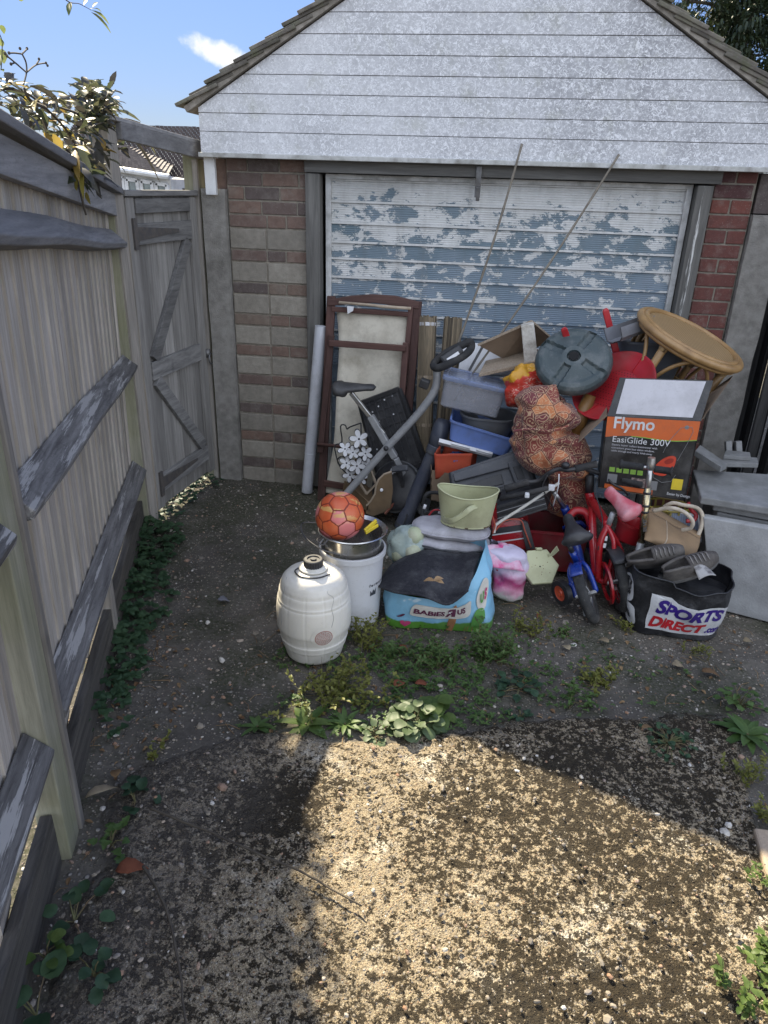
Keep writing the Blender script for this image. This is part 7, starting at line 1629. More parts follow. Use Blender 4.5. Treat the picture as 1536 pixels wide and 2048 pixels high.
# ================================================================ PAVING SLABS
M_slab = pm('grey_paving_slab', (.27,.27,.265), (.20,.20,.195), 14, .9, dirt=.3, dcol=(.10,.10,.09), bump=.5, bscale=110, dscale=3)
M_slab2 = pm('pale_paving_slab', (.40,.40,.395), (.31,.31,.305), 9, .9, dirt=.3, dcol=(.14,.14,.13), bump=.5, bscale=120, dscale=2.5)
def slab(label, p4, th):
    m_ = MB(); p4 = [Vector(p) for p in p4]; n = (p4[1]-p4[0]).cross(p4[3]-p4[0]).normalized(); m_.prism(p4, n*th); o = m_.build('paving_slab', M_slab2 if 'upright' in label else M_slab, bevel=.006); return tag(o, label, 'paving slab', 'stacked paving slabs')
zt = .525
slab('upright grey paving slab leaning against the front of the slab stack', [V(2.291,-1.150,.0), V(2.88,-1.365,.0), V(2.79,-1.335,.485), V(2.170,-1.125,.468)], -.045)
slab('large flat paving slab, topmost of the square stack', [V(2.150,-1.10,.522), V(2.80,-1.27,.528), V(2.95,-.70,.528), V(2.20,-.72,.522)], .036)
slab('flat paving slab, second of the square stack', [V(2.225,-1.065,.480), V(2.80,-1.25,.484), V(2.95,-.70,.484), V(2.26,-.66,.480)], .036)
slab('flat paving slab, lowest of the square stack', [V(2.25,-1.06,.43), V(2.82,-1.25,.43), V(2.95,-.70,.43), V(2.28,-.66,.43)], .042)
m_ = MB(); m_.prism([V(2.27,-1.02,0), V(2.85,-1.22,0), V(2.95,-.72,0), V(2.30,-.68,0)], (0,0,.428)); o = m_.build('concrete_plinth', M_conc, bevel=.004); tag(o, 'rough concrete plinth under the stacked paving slabs', 'plinth')
def small(label, a, b_, c_, d_, th=.03): m_ = MB(); m_.prism([a,b_,c_,d_], (0,0,th)); o = m_.build('slate_offcut', M_slab, bevel=.003); tag(o, label, 'slab offcut', 'slab offcuts on the stack')
small('long grey slab offcut angled across the top of the stack', at(1388,912,-.72), at(1398,900,-.60), at(1452,938,-.72), at(1440,945,-.84), .03)
small('grey slab offcut lying at the back right of the stack', at(1440,934,-.70), at(1515,936,-.72), at(1512,924,-.62), at(1446,920,-.60), .025)
small('smaller slab offcut stepped on the one at the back right', at(1446,918,-.66), at(1500,922,-.68), at(1498,912,-.60), at(1450,908,-.58), .022)
for x, lb in ((1458,'narrow grey block standing at the foot of the right pillar'),(1478,'second narrow grey block standing beside the right pillar')):
    m_ = MB(); m_.bar(at(x,918,-.58), at(x-2,882,-.56), .030, .03, (1,0,0)); o = m_.build('narrow_block', M_slab, bevel=.003); tag(o, lb, 'block')

# ================================================================ PLANTS AND LITTER
def leaf(mb, base, d, up_, L, Wd, kind='oval', bend=.25, fold=.25, n=5):
    """a folded, bending leaf: kind sets the outline"""
    d = Vector(d).normalized(); up_ = Vector(up_); s_ = d.cross(up_)
    if s_.length < 1e-4: s_ = d.orthogonal()
    s_ = s_.normalized(); u = s_.cross(d).normalized()
    if kind == 'lobed': prof = [(0,.30),(.10,.85),(.22,1.0),(.34,.62),(.48,.95),(.60,.50),(.78,.40),(1,.02)]
    elif kind == 'round': prof = [(0,.15),(.08,.75),(.25,.98),(.5,1.0),(.75,.85),(.92,.5),(1,.12)]
    elif kind == 'blade': prof = [(0,.5),(.3,1),(.7,.7),(1,.03)]
    elif kind == 'tooth': prof = [(0,.12),(.14,.6),(.2,.55),(.34,.95),(.40,.86),(.56,.98),(.62,.84),(.78,.66),(.83,.52),(1,.02)]
    else: prof = [(0,.10),(.18,.72),(.42,1.0),(.68,.80),(.88,.36),(1,.02)]
    vs = []; base = Vector(base); wv = random.uniform(-.5,.5)
    for t_, k in prof:
        c = base+d*(L*t_*(1-.12*abs(bend)*t_))-u*(bend*L*t_*t_); h = Wd*.5*k
        z = fold*h+.05*Wd*math.sin(t_*9+wv*6)
        vs += [c+s_*h+u*z, c, c-s_*h+u*(fold*h-.05*Wd*math.sin(t_*8))]
    fs = []
    for i in range(len(prof)-1): o = i*3; fs += [[o,o+1,o+4,o+3],[o+1,o+2,o+5,o+4]]
    mb.add(vs, fs)
def rdir(el0=.1, el1=.9, a=None):
    a = random.uniform(0, 2*math.pi) if a is None else a; e = random.uniform(el0, el1); return V(math.cos(a)*math.cos(e), math.sin(a)*math.cos(e), math.sin(e))
G_ivy = leafmat('dark_bramble_leaf', (.035,.072,.034), (.075,.135,.062)); G_ivyp = leafmat('blue_green_leaf', (.030,.065,.035), (.060,.115,.060))
G_fresh = leafmat('fresh_green_leaf', (.070,.125,.030), (.15,.21,.055), .4); G_yel = leafmat('yellow_green_sprig', (.13,.15,.030), (.25,.25,.06), .4)
G_mallow = leafmat('downy_mallow_leaf', (.075,.115,.050), (.15,.20,.10), .35); G_mid = leafmat('mid_green_weed', (.060,.115,.030), (.12,.19,.055), .35)
M_stem = pm('green_brown_stem', (.10,.11,.04), (.12,.08,.04), 20, .8, dirt=.1); M_twig = pm('dark_twig', (.055,.045,.035), (.09,.075,.055), 20, .9, dirt=.1)
M_dry = leafmat('dry_brown_leaf', (.14,.075,.035), (.30,.20,.10), .15, .8); M_drypale = leafmat('pale_dry_leaf', (.26,.20,.12), (.40,.33,.22), .15, .8); M_rustleaf = leafmat('rust_red_leaf', (.20,.06,.03), (.28,.10,.05), .2, .8)
def gz(p): return V(p.x, p.y, float(ground_z(np.array([[p.x]]), np.array([[p.y]]))[0,0]))
def weed(label, px, py, rad, hgt, n, lf, mat, kind='oval', style='bush', cat='weed', name='weed', grp='weeds growing through the ground'):
    o = gz(atz(px, py)); o.z = max(o.z, .018 if o.y < slab_edge(o.x) else o.z); t = thing(name, label, cat, o, group=grp); b = MB(); st = MB()
    if style == 'rosette':
        for i in range(n):
            a = 2.399*i; k = .35+.65*(i/n); d = V(math.cos(a), math.sin(a), lerp(1.1,.18,k)+random.uniform(-.1,.1)); b.rnd = random.random()
            leaf(b, o+V(0,0,.004), d, V(0,0,1), rad*lerp(.6,1.05,k)*random.uniform(.8,1.1), lf*random.uniform(.8,1.2), kind, random.uniform(.15,.5), .3)
        st.tube([o+V(0,0,-.01), o+V(0,0,.012)], .004, 6)
    elif style == 'sprig':           # many thin stems carrying small leaves
        ns = max(5, n//16)
        for i in range(ns):
            d = rdir(.35, 1.35); L = hgt*random.uniform(.6,1.1); o2 = o+V(random.gauss(0,rad*.42), random.gauss(0,rad*.35), 0); P_ = [o2+V(d.x,d.y,0)*(rad*.55*f*f*1.2)+V(0,0,L*math.sin(d.z*1.5)*f) for f in (0,.25,.5,.75,1)]
            st.tube([o+V(0,0,.001)]+P_, [.0018,.0018,.0016,.0014,.001,.0006], 4, cap=False)
            for k in range(n//ns):
                f = random.uniform(.15,1); q = lerp(P_[min(3,int(f*4))], P_[min(4,int(f*4)+1)], f*4 % 1); b.rnd = min(1, max(0, .25+.6*f+random.uniform(-.25,.25))); leaf(b, q, rdir(-.1,.9), V(0,0,1), lf*random.uniform(.6,1.3), lf*.55, kind, .2, .25)
    else:
        for i in range(n):
            d = rdir(.15,1.2); k = random.random()**.5; q = o+V(d.x*rad*k, d.y*rad*k, hgt*(.15+.85*random.random())*(1-.5*k*k)); b.rnd = random.random()
            dd = V(d.x,d.y,random.uniform(-.25,.35)); leaf(b, q, dd, V(d.x*.4,d.y*.4,1), lf*random.uniform(.6,1.15), lf*random.uniform(.75,1.0), kind, random.uniform(0,.3), random.uniform(.05,.35))
            if i % 2 == 0: st.tube([o+V(0,0,-.005), lerp(o,q,.5)+V(0,0,.01), q], [.0024,.002,.0014], 5, cap=False)
    b.build('foliage', mat, t, smooth=True); st.build('stem', M_stem, t)
    return t
weed('crinkled pale mallow clump catching the sun at the edge of the concrete', 828, 1455, .090, .095, 70, .050, G_mallow, 'round')
weed('tall bright mallow leaves just right of the pale sunlit clump', 872, 1432, .055, .085, 16, .060, G_fresh, 'round')
weed('low scalloped seedlings left of the sunlit mallow clump', 748, 1470, .06, .035, 34, .030, G_mallow, 'round')
weed('broad dock rosette lit by the sun on the edge of the concrete', 612, 1450, .13, .06, 9, .042, G_fresh, 'oval', 'rosette')
weed('dark flat rosette between the dock and the sunlit mallow', 690, 1452, .10, .03, 14, .022, G_mid, 'tooth', 'rosette')
weed('small flat rosette left of the sunlit dock', 515, 1455, .08, .03, 9, .024, G_mid, 'oval', 'rosette')
weed('big yellow-green feathery spurge spreading right of the barrel foot', 675, 1385, .20, .12, 900, .020, G_yel, 'oval', 'sprig')
weed('yellow-green spurge growing against the white tall bucket', 735, 1290, .12, .15, 420, .018, G_yel, 'oval', 'sprig')
weed('feathery green weed in front of the right corner of the toy shop bag', 985, 1310, .15, .14, 700, .021, G_mid, 'tooth', 'sprig')
weed('ragged green weed below the middle of the toy shop bag', 885, 1325, .16, .09, 560, .019, G_mid, 'tooth', 'sprig')
weed('thin green weed below the left corner of the toy shop bag', 790, 1320, .14, .09, 420, .018, G_mid, 'oval', 'sprig')
weed('yellow-green sprigs in the soil under the hexagonal lid', 1055, 1265, .09, .09, 260, .017, G_yel, 'oval', 'sprig')
weed('low sprigs at the foot of the blue bicycle wheel', 1130, 1268, .09, .05, 150, .015, G_mid, 'oval', 'sprig')
weed('yellowish sprigs between the red bicycle and the black bag', 1258, 1262, .07, .07, 130, .014, G_yel, 'oval', 'sprig')
weed('dry yellowish sprig against the front of the black bag', 1385, 1308, .08, .07, 120, .014, G_yel, 'oval', 'sprig')
weed('leafy nipplewort rosette in front of the toy shop bag', 1040, 1370, .10, .05, 26, .040, G_ivyp, 'tooth')
weed('small dark seedling below the leafy rosette', 1042, 1430, .06, .03, 20, .022, G_ivyp, 'round')
weed('lime green chickweed tuft alone on the bare soil', 1192, 1368, .10, .07, 300, .018, G_yel, 'oval', 'sprig')
weed('straggling thin-stemmed weed left of the lime green tuft', 1150, 1402, .10, .09, 70, .024, G_mid, 'oval', 'sprig')
weed('dark clover patch in the shade above the sunlit concrete', 1335, 1495, .11, .03, 60, .020, G_ivy, 'round')
weed('upper rosette of the row along the right edge', 1478, 1410, .11, .09, 40, .030, G_mid, 'oval')
weed('spreading rosette second in the row along the right edge', 1492, 1480, .13, .06, 16, .036, G_mid, 'oval', 'rosette')
weed('yellow-green sprigs third in the row along the right edge', 1500, 1570, .09, .08, 200, .016, G_yel, 'oval', 'sprig')
weed('yellow-green sprigs by the kerb end, lowest of the shaded row', 1520, 1640, .08, .07, 150, .016, G_yel, 'oval', 'sprig')
weed('thin sunlit sprigs on the kerb at the right edge', 1520, 1780, .05, .05, 50, .018, G_fresh, 'oval', 'sprig')
weed('bright sunlit fern-like weed in the bottom right corner', 1515, 1995, .11, .10, 170, .028, G_fresh, 'tooth', 'sprig')
weed('bright grassy weed at the right edge above the fern-like one', 1532, 1925, .07, .08, 110, .030, G_fresh, 'blade', 'sprig')
weed('bramble seedling with toothed leaves beside the long runner', 272, 1612, .09, .04, 11, .046, G_ivyp, 'tooth')
weed('pale ivy seedling between the runner and the near fence post', 222, 1700, .08, .04, 12, .036, G_mid, 'lobed')
weed('trailing bindweed leaves on the gravel by the gravel board', 150, 1850, .13, .04, 11, .042, G_ivy, 'round')
weed('yellowing seedling close to the bottom of the fence', 95, 1925, .05, .07, 10, .035, G_fresh, 'round')
weed('small dark bramble sprig right of the bindweed', 190, 1960, .07, .05, 10, .045, G_ivyp, 'tooth')
weed('big rounded leaves in the bottom left corner', 75, 2040, .09, .05, 5, .065, G_ivy, 'round')
weed('yellow-green seedling on the gravel right of the near fence post', 300, 1520, .09, .04, 60, .018, G_yel, 'oval', 'sprig')
# ground ivy and bramble along the fence
gi = MB(); 
for i in range(430):
    s_ = random.uniform(-.05, 1.75); k = random.random()**1.4; w_ = .24*(1-.35*max(0,(s_-.9)))*(.75+.4*noise.noise(V(s_*3,1,0))); p = FA+FD*s_-FN*(.0+k*w_)
    if s_ > 1.2 and random.random() < .45: continue
    p = gz(V(p.x,p.y,0)); h = random.uniform(.01,.12)*(1-k*.7); gi.rnd = random.random(); a = random.uniform(0,6.28)
    for q in range(random.choice((1,3,3))): leaf(gi, p+V(0,0,h), V(math.cos(a+q*1.1-1.1), math.sin(a+q*1.1-1.1), random.uniform(-.1,.3)), V(0,-.1,1), random.uniform(.022,.05), random.uniform(.020,.040), random.choice(('tooth','lobed','tooth')), .2, .2)
tag(gi.build('ground_ivy', G_ivy, smooth=True), 'dark ivy and bramble cover along the foot of the fence', 'ground cover', kind='stuff')
gi = MB()
for i in range(650):
    a_ = random.uniform(-.15, 1.05); p = FA+GD*a_+GN*random.uniform(-.55,.10)*(1 if random.random() < .7 else .3)
    p = gz(V(p.x,p.y,0)); gi.rnd = random.random(); a = random.uniform(0,6.28); leaf(gi, p+V(0,0,random.uniform(.0,.07)), V(math.cos(a), math.sin(a), random.uniform(-.1,.4)), V(0,0,1), random.uniform(.025,.05), random.uniform(.022,.042), 'lobed', .2, .2)
tag(gi.build('creeping_ivy', G_ivyp, smooth=True), 'sunlit creeping ivy growing under the side gate', 'ground cover', kind='stuff')
lw = MB()
for i in range(1500):
    x, y = random.gauss(.95,.42), random.gauss(-1.95,.20)
    if y < slab_edge(x)-.03 or y > -1.35 or x < .3 or noise.noise(V(x*5,y*5,7)) < -.12: continue
    p = gz(V(x,y,0)); lw.rnd = random.random(); a = random.uniform(0,6.28); h = random.uniform(0,.03)
    for q in range(3): leaf(lw, p+V(0,0,h), V(math.cos(a+q*2.1),math.sin(a+q*2.1),random.uniform(.1,.7)), V(0,0,1), random.uniform(.008,.022), random.uniform(.005,.014), random.choice(('oval','tooth')), .3, .3)
tag(lw.build('low_seedlings', G_mid, smooth=True), 'carpet of small green seedlings in the soil in front of the bags', 'ground cover', kind='stuff')
# runners
for pts, lb in (([(300,1618),(360,1640),(430,1668),(520,1710),(600,1742),(660,1775),(722,1812)],'long dark bramble runner lying across the edge of the sunlight'), ([(286,1732),(312,1775),(336,1830),(350,1890),(362,1960),(372,2060)],'thin dark runner trailing towards the bottom of the picture')):
    P_ = catmull([atz(x,y,.044) for x,y in pts], 8); P_ = [p+V(.003*noise.noise(p*20),.003*noise.noise(p*20+V(5,0,0)),.006*noise.noise(p*7)) for p in P_]; b = MB(); b.tube(P_, [lerp(.0050,.0028,i/len(P_)) for i in range(len(P_))], 6); tag(b.build('bramble_runner', M_twig, smooth=True), lb, 'plant stem')
# single dead leaves and stones
def dead(label, px, py, L, Wd, a, mat, kind='oval', z=.01, curl=.5):
    o = atz(px, py, .03); b = MB(); b.rnd = random.random(); leaf(b, V(o.x,o.y,(.03 if o.y < slab_edge(o.x) else .008)+z), V(math.cos(a),math.sin(a),.25), V(0,0,1), L, Wd, kind, curl, .45); return tag(b.build('dead_leaf', mat, smooth=True, solid=.001), label, 'dead leaf', 'single dead leaves on the ground')
dead('curled rust-brown dead leaf by the runner near the left fence', 232, 1748, .085, .055, .5, M_rustleaf)
dead('pale crumpled leaf beside the near fence post', 172, 1600, .10, .035, .9, M_drypale); dead('grey-brown dead leaf right of the pale crumpled one', 232, 1560, .05, .035, 2.0, M_dry)
dead('tan fallen leaf in front of the black bag', 1345, 1325, .055, .05, .1, M_drypale, 'tooth'); dead('brown bark-like leaf right of the tan fallen leaf', 1405, 1338, .075, .035, .05, M_dry, 'round')
dead('brick-red leaf under the toy shop bag', 800, 1285, .065, .030, -.9, M_rustleaf); dead('dark red leaf lying in the weeds below the toy shop bag', 790, 1370, .07, .045, 1.1, M_rustleaf); dead('second dark red leaf overlapping the first in the weeds', 830, 1362, .06, .035, .2, M_rustleaf)
dead('curled rust leaf standing left of the blue bicycle wheel', 1076, 1232, .07, .018, 1.4, M_rustleaf); dead('tan leaf on the soil between bicycle and black bag', 1218, 1280, .05, .04, 2.6, M_drypale, 'tooth'); dead('small brown curled leaf alone on the shaded ground', 1282, 1460, .05, .02, .5, M_dry)
dead('grey papery leaf on the mossy ground left of the barrel', 435, 1196, .055, .045, .4, leafmat('grey_papery_leaf', (.22,.22,.24), (.3,.3,.32), .1), 'tooth'); dead('tan leaf by the right-hand slab', 1488, 1278, .05, .04, .3, M_drypale, 'tooth'); dead('brown leaf fragment below the weeds by the black bag', 1140, 1295, .05, .035, 2.2, M_drypale)
b = MB(); q = at(868,1164,-1.64)+V(0,-.01,.012)
for a in (.2, 2.7, 1.2): b.rnd = random.random(); leaf(b, q, V(math.cos(a),.35*math.sin(a)-.15,.22), V(0,-.3,1), .045, .026, 'tooth', .5, .5)
tag(b.build('maple_leaf', leafmat('dry_tan_leaf', (.34,.21,.10), (.46,.31,.17), .2, .8), smooth=True), 'dry tan maple leaf lying on the black car mat', 'dead leaf')
M_stone = NT('mixed_flint_gravel'); _c = M_stone.co(); _b = M_stone.ramp(M_stone.attr(), [(0,(.10,.09,.08)),(.25,(.20,.175,.14)),(.5,(.32,.27,.20)),(.7,(.25,.22,.19)),(.82,(.34,.19,.11)),(.92,(.48,.44,.37)),(1,(.60,.57,.52))]); _b = M_stone.mix(M_stone.ramp(M_stone.noise(_c, 90, 4), [(.4,0),(.7,.4)]), _b, (.12,.10,.08)); M_stone.set(col=_b, rough=.85); M_stone = M_stone.m
t_ = (1+5**.5)/2; ICO = [V(*p).normalized() for p in ((-1,t_,0),(1,t_,0),(-1,-t_,0),(1,-t_,0),(0,-1,t_),(0,1,t_),(0,-1,-t_),(0,1,-t_),(t_,0,-1),(t_,0,1),(-t_,0,-1),(-t_,0,1))]
ICF = [[0,11,5],[0,5,1],[0,1,7],[0,7,10],[0,10,11],[1,5,9],[5,11,4],[11,10,2],[10,7,6],[7,1,8],[3,9,4],[3,4,2],[3,2,6],[3,6,8],[3,8,9],[4,9,5],[2,4,11],[6,2,10],[8,6,7],[9,8,1]]
def stone(mb, p, r): 
    a = random.uniform(0,6.28); ca, sa = math.cos(a), math.sin(a); sx, sy, sz = r*random.uniform(.8,1.4), r*random.uniform(.6,1.0), r*random.uniform(.45,.75)
    vs = []
    for v in ICO: k = random.uniform(.85,1.12); x, y = v.x*sx*k, v.y*sy*k; vs.append(V(p.x+x*ca-y*sa, p.y+x*sa+y*ca, p.z+v.z*sz*k))
    mb.add(vs, ICF)
gv = MB(); n_ = 0
while n_ < 6500:
    x, y = random.uniform(-.75, 2.55), random.uniform(-3.75, -.05); e = slab_edge(x)
    onslab = y < e-.08 and x > .1
    dn = .55+.6*noise.noise(V(x*2.1,y*2.1,4)); 
    if y > e+.0 and y < e+.7 and x > .4: dn *= .7
    if onslab: dn *= .75
    if x < .25 and y < -2.0: dn *= 1.4
    if random.random() > dn: continue
    r = .0028+.0065*random.random()**3
    if random.random() < .012: r = random.uniform(.010,.017)
    z = .026 if onslab else float(ground_z(np.array([[x]]), np.array([[y]]))[0,0])+.001
    gv.rnd = random.random()**(.75 if r > .006 else 1.1); stone(gv, V(x,y,z), r); n_ += 1
tag(gv.build('gravel', M_stone, smooth=False), 'loose flint gravel scattered over the drive', 'gravel', kind='stuff')
for px, py, r, rn, lb in ((1450,1665,.020,.95,'pale angular stone in the sun near the right kerb'), (443,1320,.019,.97,'cream flint left of the barrel foot'), (1148,1290,.017,1.0,'white pebble in the weeds under the blue bicycle'), (415,1245,.015,.98,'white flint on the mossy ground left of the barrel'), (880,1372,.016,.9,'pale round pebble in the weeds below the toy shop bag'),(1320,1563,.014,.8,'smooth tan pebble in the shade near the sunlit edge')):
    o = atz(px, py, .012); b = MB(); b.rnd = rn; stone(b, o, r); tag(b.build('stone', M_stone, bevel=.003), lb, 'stone', 'single pale stones on the drive')
lt = MB()
for i in range(620):
    x, y = random.uniform(.2, 2.5), random.uniform(-2.5, -1.3)
    if random.random() < .35: s_ = random.uniform(1.0,2.6); q = FA+FD*s_-FN*random.uniform(.02,.30); x, y = q.x, q.y
    if y < slab_edge(x)+.02 and random.random() < .8: continue
    z = float(ground_z(np.array([[x]]), np.array([[y]]))[0,0]); lt.rnd = random.random(); a = random.uniform(0,6.28)
    if i % 3: leaf(lt, V(x,y,z+.006), V(math.cos(a),math.sin(a),.15), V(0,0,1), random.uniform(.010,.032), random.uniform(.006,.02), random.choice(('oval','tooth')), .4, .4)
    else: L = random.uniform(.03,.10); lt.tube([V(x,y,z+.004), V(x+L*math.cos(a)*.5,y+L*math.sin(a)*.5,z+.010), V(x+L*math.cos(a+.2),y+L*math.sin(a+.2),z+.004)], .0012, 4)
tag(lt.build('leaf_litter', M_dry, smooth=False), 'brown leaf scraps and twigs strewn over the soil', 'leaf litter', kind='stuff')
# kerb at the right edge of the slab
kb_ = MB(); a, b_ = V(2.062,-2.57,0), V(1.975,-3.60,0); kb_.prism([a+V(0,0,-.05), b_+V(0,0,-.05), b_+V(.13,.0,-.05), a+V(.13,.0,-.05)], (0,0,.078)); kb_.build('kerb', pm('worn_buff_kerb', (.42,.33,.24), (.33,.26,.19), 24, .9, dirt=.3, bump=.6, bscale=120), bevel=.008)['kind'] = 'structure'

# ---------------------------------------------------------------- shrub over the fence
def fpl(px, py, t):
    v = _ray(px, py); k = (FA+FN*t-CPOS).dot(FN)/v.dot(FN); return CPOS+v*k
G_vib = leafmat('leathery_shrub_leaf', (.060,.075,.038), (.12,.12,.065), .45, .30); G_vibd = leafmat('dull_purple_shrub_leaf', (.050,.045,.040), (.085,.080,.055), .3, .4); G_vyel = leafmat('yellowing_shrub_leaf', (.34,.30,.06), (.30,.16,.05), .5, .45)
t = thing('fence_shrub', 'leathery-leaved shrub spilling over the top of the fence beside the gate', 'shrub', FA+FN*.35+FD*.3)
br = MB(); brs = []
for pts in ([(200,420,.30),(195,300,.20),(188,235,.12),(185,170,.08)], [(200,420,.30),(150,290,.16),(90,215,.10),(20,165,.06)], [(195,300,.20),(235,240,.12),(280,245,.06)], [(188,240,.12),(150,225,.02),(120,215,.0)], [(170,300,.15),(150,330,-.02),(160,380,-.05),(172,430,-.06)], [(188,240,.12),(215,200,.10),(230,180,.10)], [(90,215,.10),(60,200,.05),(48,175,.05)], [(235,240,.12),(262,262,.02),(292,296,.0)]):
    P_ = catmull([fpl(*p) for p in pts], 6); br.tube(P_, [lerp(.008,.003,i/len(P_)) for i in range(len(P_))], 6); brs.append(P_)
base_ = fpl(200,420,.30); br.tube([V(base_.x,base_.y,0), lerp(V(base_.x,base_.y,0),base_,.5)+V(.03,0,0), base_], [.02,.014,.009], 8); br.build('branch', M_twig, t, smooth=True)
lm = MB(); poly_ = [(-20,150),(40,175),(80,172),(165,190),(245,215),(292,262),(268,302),(205,340),(165,385),(130,330),(85,268),(25,225),(-20,200)]
def inside(x, y):
    c_ = False
    for i in range(len(poly_)):
        (x1,y1), (x2,y2) = poly_[i], poly_[i-1]
        if (y1 > y) != (y2 > y) and x < (x2-x1)*(y-y1)/(y2-y1)+x1: c_ = not c_
    return c_
n_ = 0
while n_ < 330:
    x, y = random.uniform(-20,292), random.uniform(150,385)
    if not inside(x, y): continue
    if x > 222 and random.random() < .6: continue
    n_ += 1; q = fpl(x, y, (random.uniform(.06,.32) if x < 180 else random.uniform(-.03,.05)) if y < 290 else random.uniform(-.06,.0)); lm.cur = 0 if random.random() < .55 else 1; lm.rnd = random.random()
    if random.random() < .07: lm.cur = 2
    d = rdir(-.7,.55); leaf(lm, q, d, V(random.gauss(0,.35),random.gauss(0,.35),1), random.uniform(.06,.11), random.uniform(.024,.044), random.choice(('oval','tooth')), random.uniform(.1,.6), random.uniform(.1,.45))
for i in range(190):             # the part of the shrub that stands up beside the hinge post
    q = fpl(random.uniform(165,224), random.uniform(170,268), random.uniform(-.06,.04)); lm.cur = random.choice((0,0,1)); lm.rnd = random.random(); leaf(lm, q, rdir(-.5,1.0), V(random.gauss(0,.5),random.gauss(0,.5),1), random.uniform(.05,.09), random.uniform(.024,.04), 'tooth', .3, .3)
lm.build('foliage', [G_vib, G_vibd, G_vyel], t, smooth=True)
hero = MB()
for (x0,y0,x1,y1,t_,wd,c) in ((186,190,172,146,.08,.045,0),(190,215,205,170,.06,.05,0),(200,205,232,185,.05,.05,0),(185,235,160,180,.10,.03,1),(220,225,258,205,.05,.03,0),(90,200,45,180,.03,.03,2),(70,215,95,240,.0,.028,0),(150,300,152,345,-.06,.03,2),(165,330,158,372,-.07,.02,2),(195,280,200,330,-.02,.045,1),(172,385,174,398,-.07,.016,2),(14,165,26,145,.06,.05,1),(262,250,300,262,.0,.03,0),(250,262,305,302,.0,.022,1),(105,268,125,300,-.04,.03,2),(60,172,108,180,.04,.03,1)):
    a, b_ = fpl(x0,y0,t_), fpl(x1,y1,t_-.02); hero.cur = c; hero.rnd = random.random(); leaf(hero, a, b_-a, -CF+V(random.uniform(-.4,.4),0,.6), (b_-a).length*1.1, wd, 'tooth', .15, .3)
hero.build('outer_leaves', [G_vib, G_vibd, G_vyel], t, smooth=True)
tw = MB()
for pts in ([(46,172,.05),(53,145,.05),(52,125,.05),(44,108,.05)], [(53,145,.05),(30,125,.04),(14,112,.04)], [(53,145,.05),(72,130,.06),(92,126,.06)], [(44,108,.05),(30,106,.05),(18,106,.05)], [(72,130,.06),(78,120,.06)], [(44,108,.05),(54,98,.05)], [(30,125,.04),(22,128,.04)]): tw.tube(catmull([fpl(*p) for p in pts], 4), .0026, 5)
for x, y in ((14,112),(92,126),(18,106),(78,118),(54,97),(22,128),(95,131),(10,107),(40,97)): tw.blob(fpl(x,y,.05), (.005,)*3, 6, 4)
tw.build('bare_flower_stalk', M_twig, t, smooth=True)
# hanging branch from a tree out of view at the upper left
OT = .75
t = thing('overhanging_branch', 'leafy tree branch hanging into the sky at the top left', 'branch', fpl(60,-140,OT))
b = MB(); tip = catmull([fpl(-40,-230,OT), fpl(60,-140,OT), fpl(125,-8,OT), fpl(160,8,OT), fpl(182,20,OT)], 6); b.tube(tip, [lerp(.008,.0022,i/len(tip)) for i in range(len(tip))], 6); b.tube(catmull([fpl(-60,-40,OT), fpl(-20,40,OT), fpl(2,75,OT), fpl(4,110,OT), fpl(2,140,OT)], 5), .003, 6); b.build('twig', M_twig, t, smooth=True)
b = MB()
for (x0,y0,x1,y1,wd) in ((180,20,222,28,.045),(182,24,226,48,.035),(180,18,205,8,.03),(140,4,136,32,.042),(168,10,176,-14,.03),(185,14,200,-8,.03),(40,-8,44,6,.03),(2,50,10,70,.03),(0,76,6,98,.03),(4,98,8,132,.05),(0,110,-8,140,.05),(2,138,8,142,.02)):
    a, q = fpl(x0,y0,OT), fpl(x1,y1,OT); b.rnd = random.random(); leaf(b, a, q-a, -CF+V(.2,0,.7), (q-a).length*.85, wd*1.2, 'oval', .08, .35)
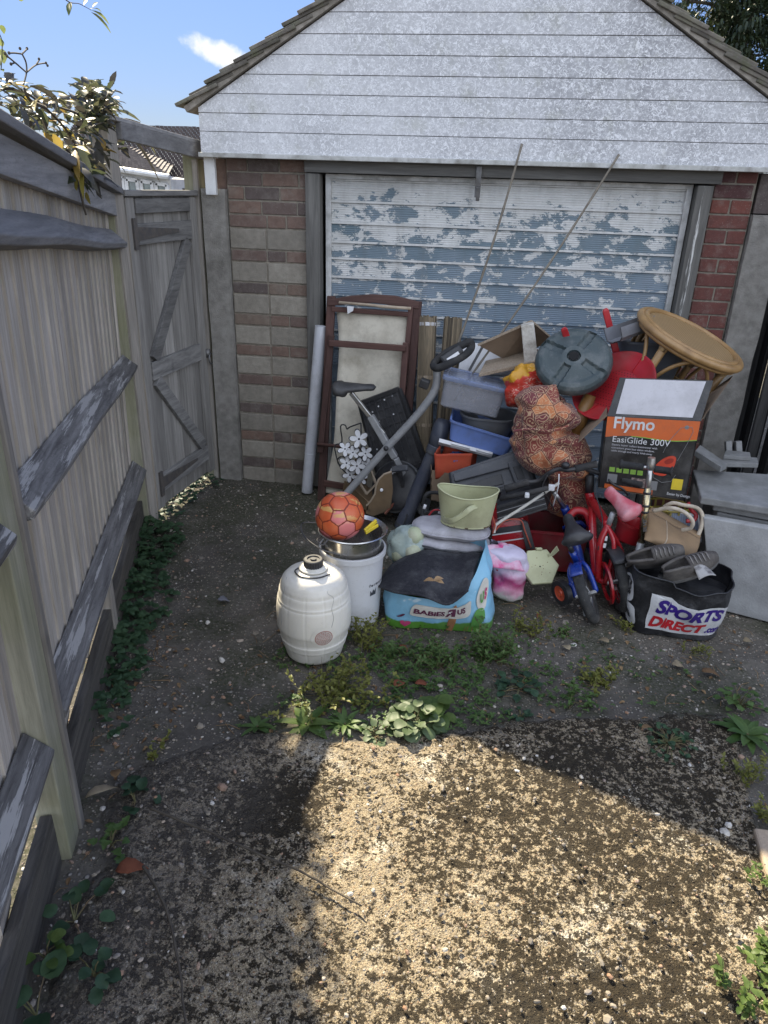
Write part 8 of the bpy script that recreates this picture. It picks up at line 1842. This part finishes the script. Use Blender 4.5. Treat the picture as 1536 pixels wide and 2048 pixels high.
for i in range(150): q = fpl(random.uniform(-260,-30), random.uniform(-260,60), OT+random.uniform(-.1,.1)); b.rnd = random.random(); leaf(b, q, rdir(-.8,.5), V(0,0,1), .08, .04, 'oval', .3, .3)
b.build('foliage', leafmat('sunlit_tree_leaf', (.12,.16,.05), (.22,.25,.10), .55, .4), t, smooth=True)

# ---------------------------------------------------------------- tree behind the garage
tc = at(1500, 40, 8.5); t = thing('evergreen_tree', 'dark evergreen tree rising behind the right roof slope', 'tree', V(tc.x, tc.y, 0))
b = MB(); b.tube(catmull([V(tc.x,tc.y,0), V(tc.x+.1,tc.y,1.5), V(tc.x-.05,tc.y+.1,3), V(tc.x,tc.y,tc.z+.6)], 6), [lerp(.22,.06,i/18) for i in range(19)], 10)
limbs = []
for i in range(26):
    z = random.uniform(1.8, tc.z+1.2); d = rdir(-.1,.5); L = random.uniform(.9,2.2)*(1-.35*max(0,(z-2.5)/3)); e = V(tc.x,tc.y,z)+d*L; P_ = catmull([V(tc.x,tc.y,z), V(tc.x,tc.y,z)+d*L*.5+V(0,0,.1), e], 4); b.tube(P_, [lerp(.04,.01,k/len(P_)) for k in range(len(P_))], 5); limbs.append(P_)
b.build('trunk', M_twig, t, smooth=True)
b = MB(); 
cl_ = [random.choice(random.choice(limbs)[3:])+V(random.gauss(0,.30),random.gauss(0,.30),random.gauss(0,.28)) for _ in range(190)]
cl_ += [at(random.uniform(1350,1600), random.uniform(-80,170), 8.5+random.uniform(-1.2,1.0)) for _ in range(150)]
for c_ in cl_:
    sh_ = random.random(); R_ = random.uniform(.16,.34)
    if (at(1352,0,8.5)-c_).length < .45: continue
    for k in range(52):
        d = rdir(-1.2,1.4); q = c_+d*R_*random.random()**.4; b.rnd = min(1,max(0,.75*sh_+random.uniform(-.2,.3))); leaf(b, q, d+V(0,0,-.3), V(0,0,1), random.uniform(.06,.12), random.uniform(.025,.045), 'blade', .3, .2)
b.build('crown', leafmat('dark_evergreen_leaf', (.020,.034,.018), (.055,.075,.030), .25, .45), t, smooth=True)
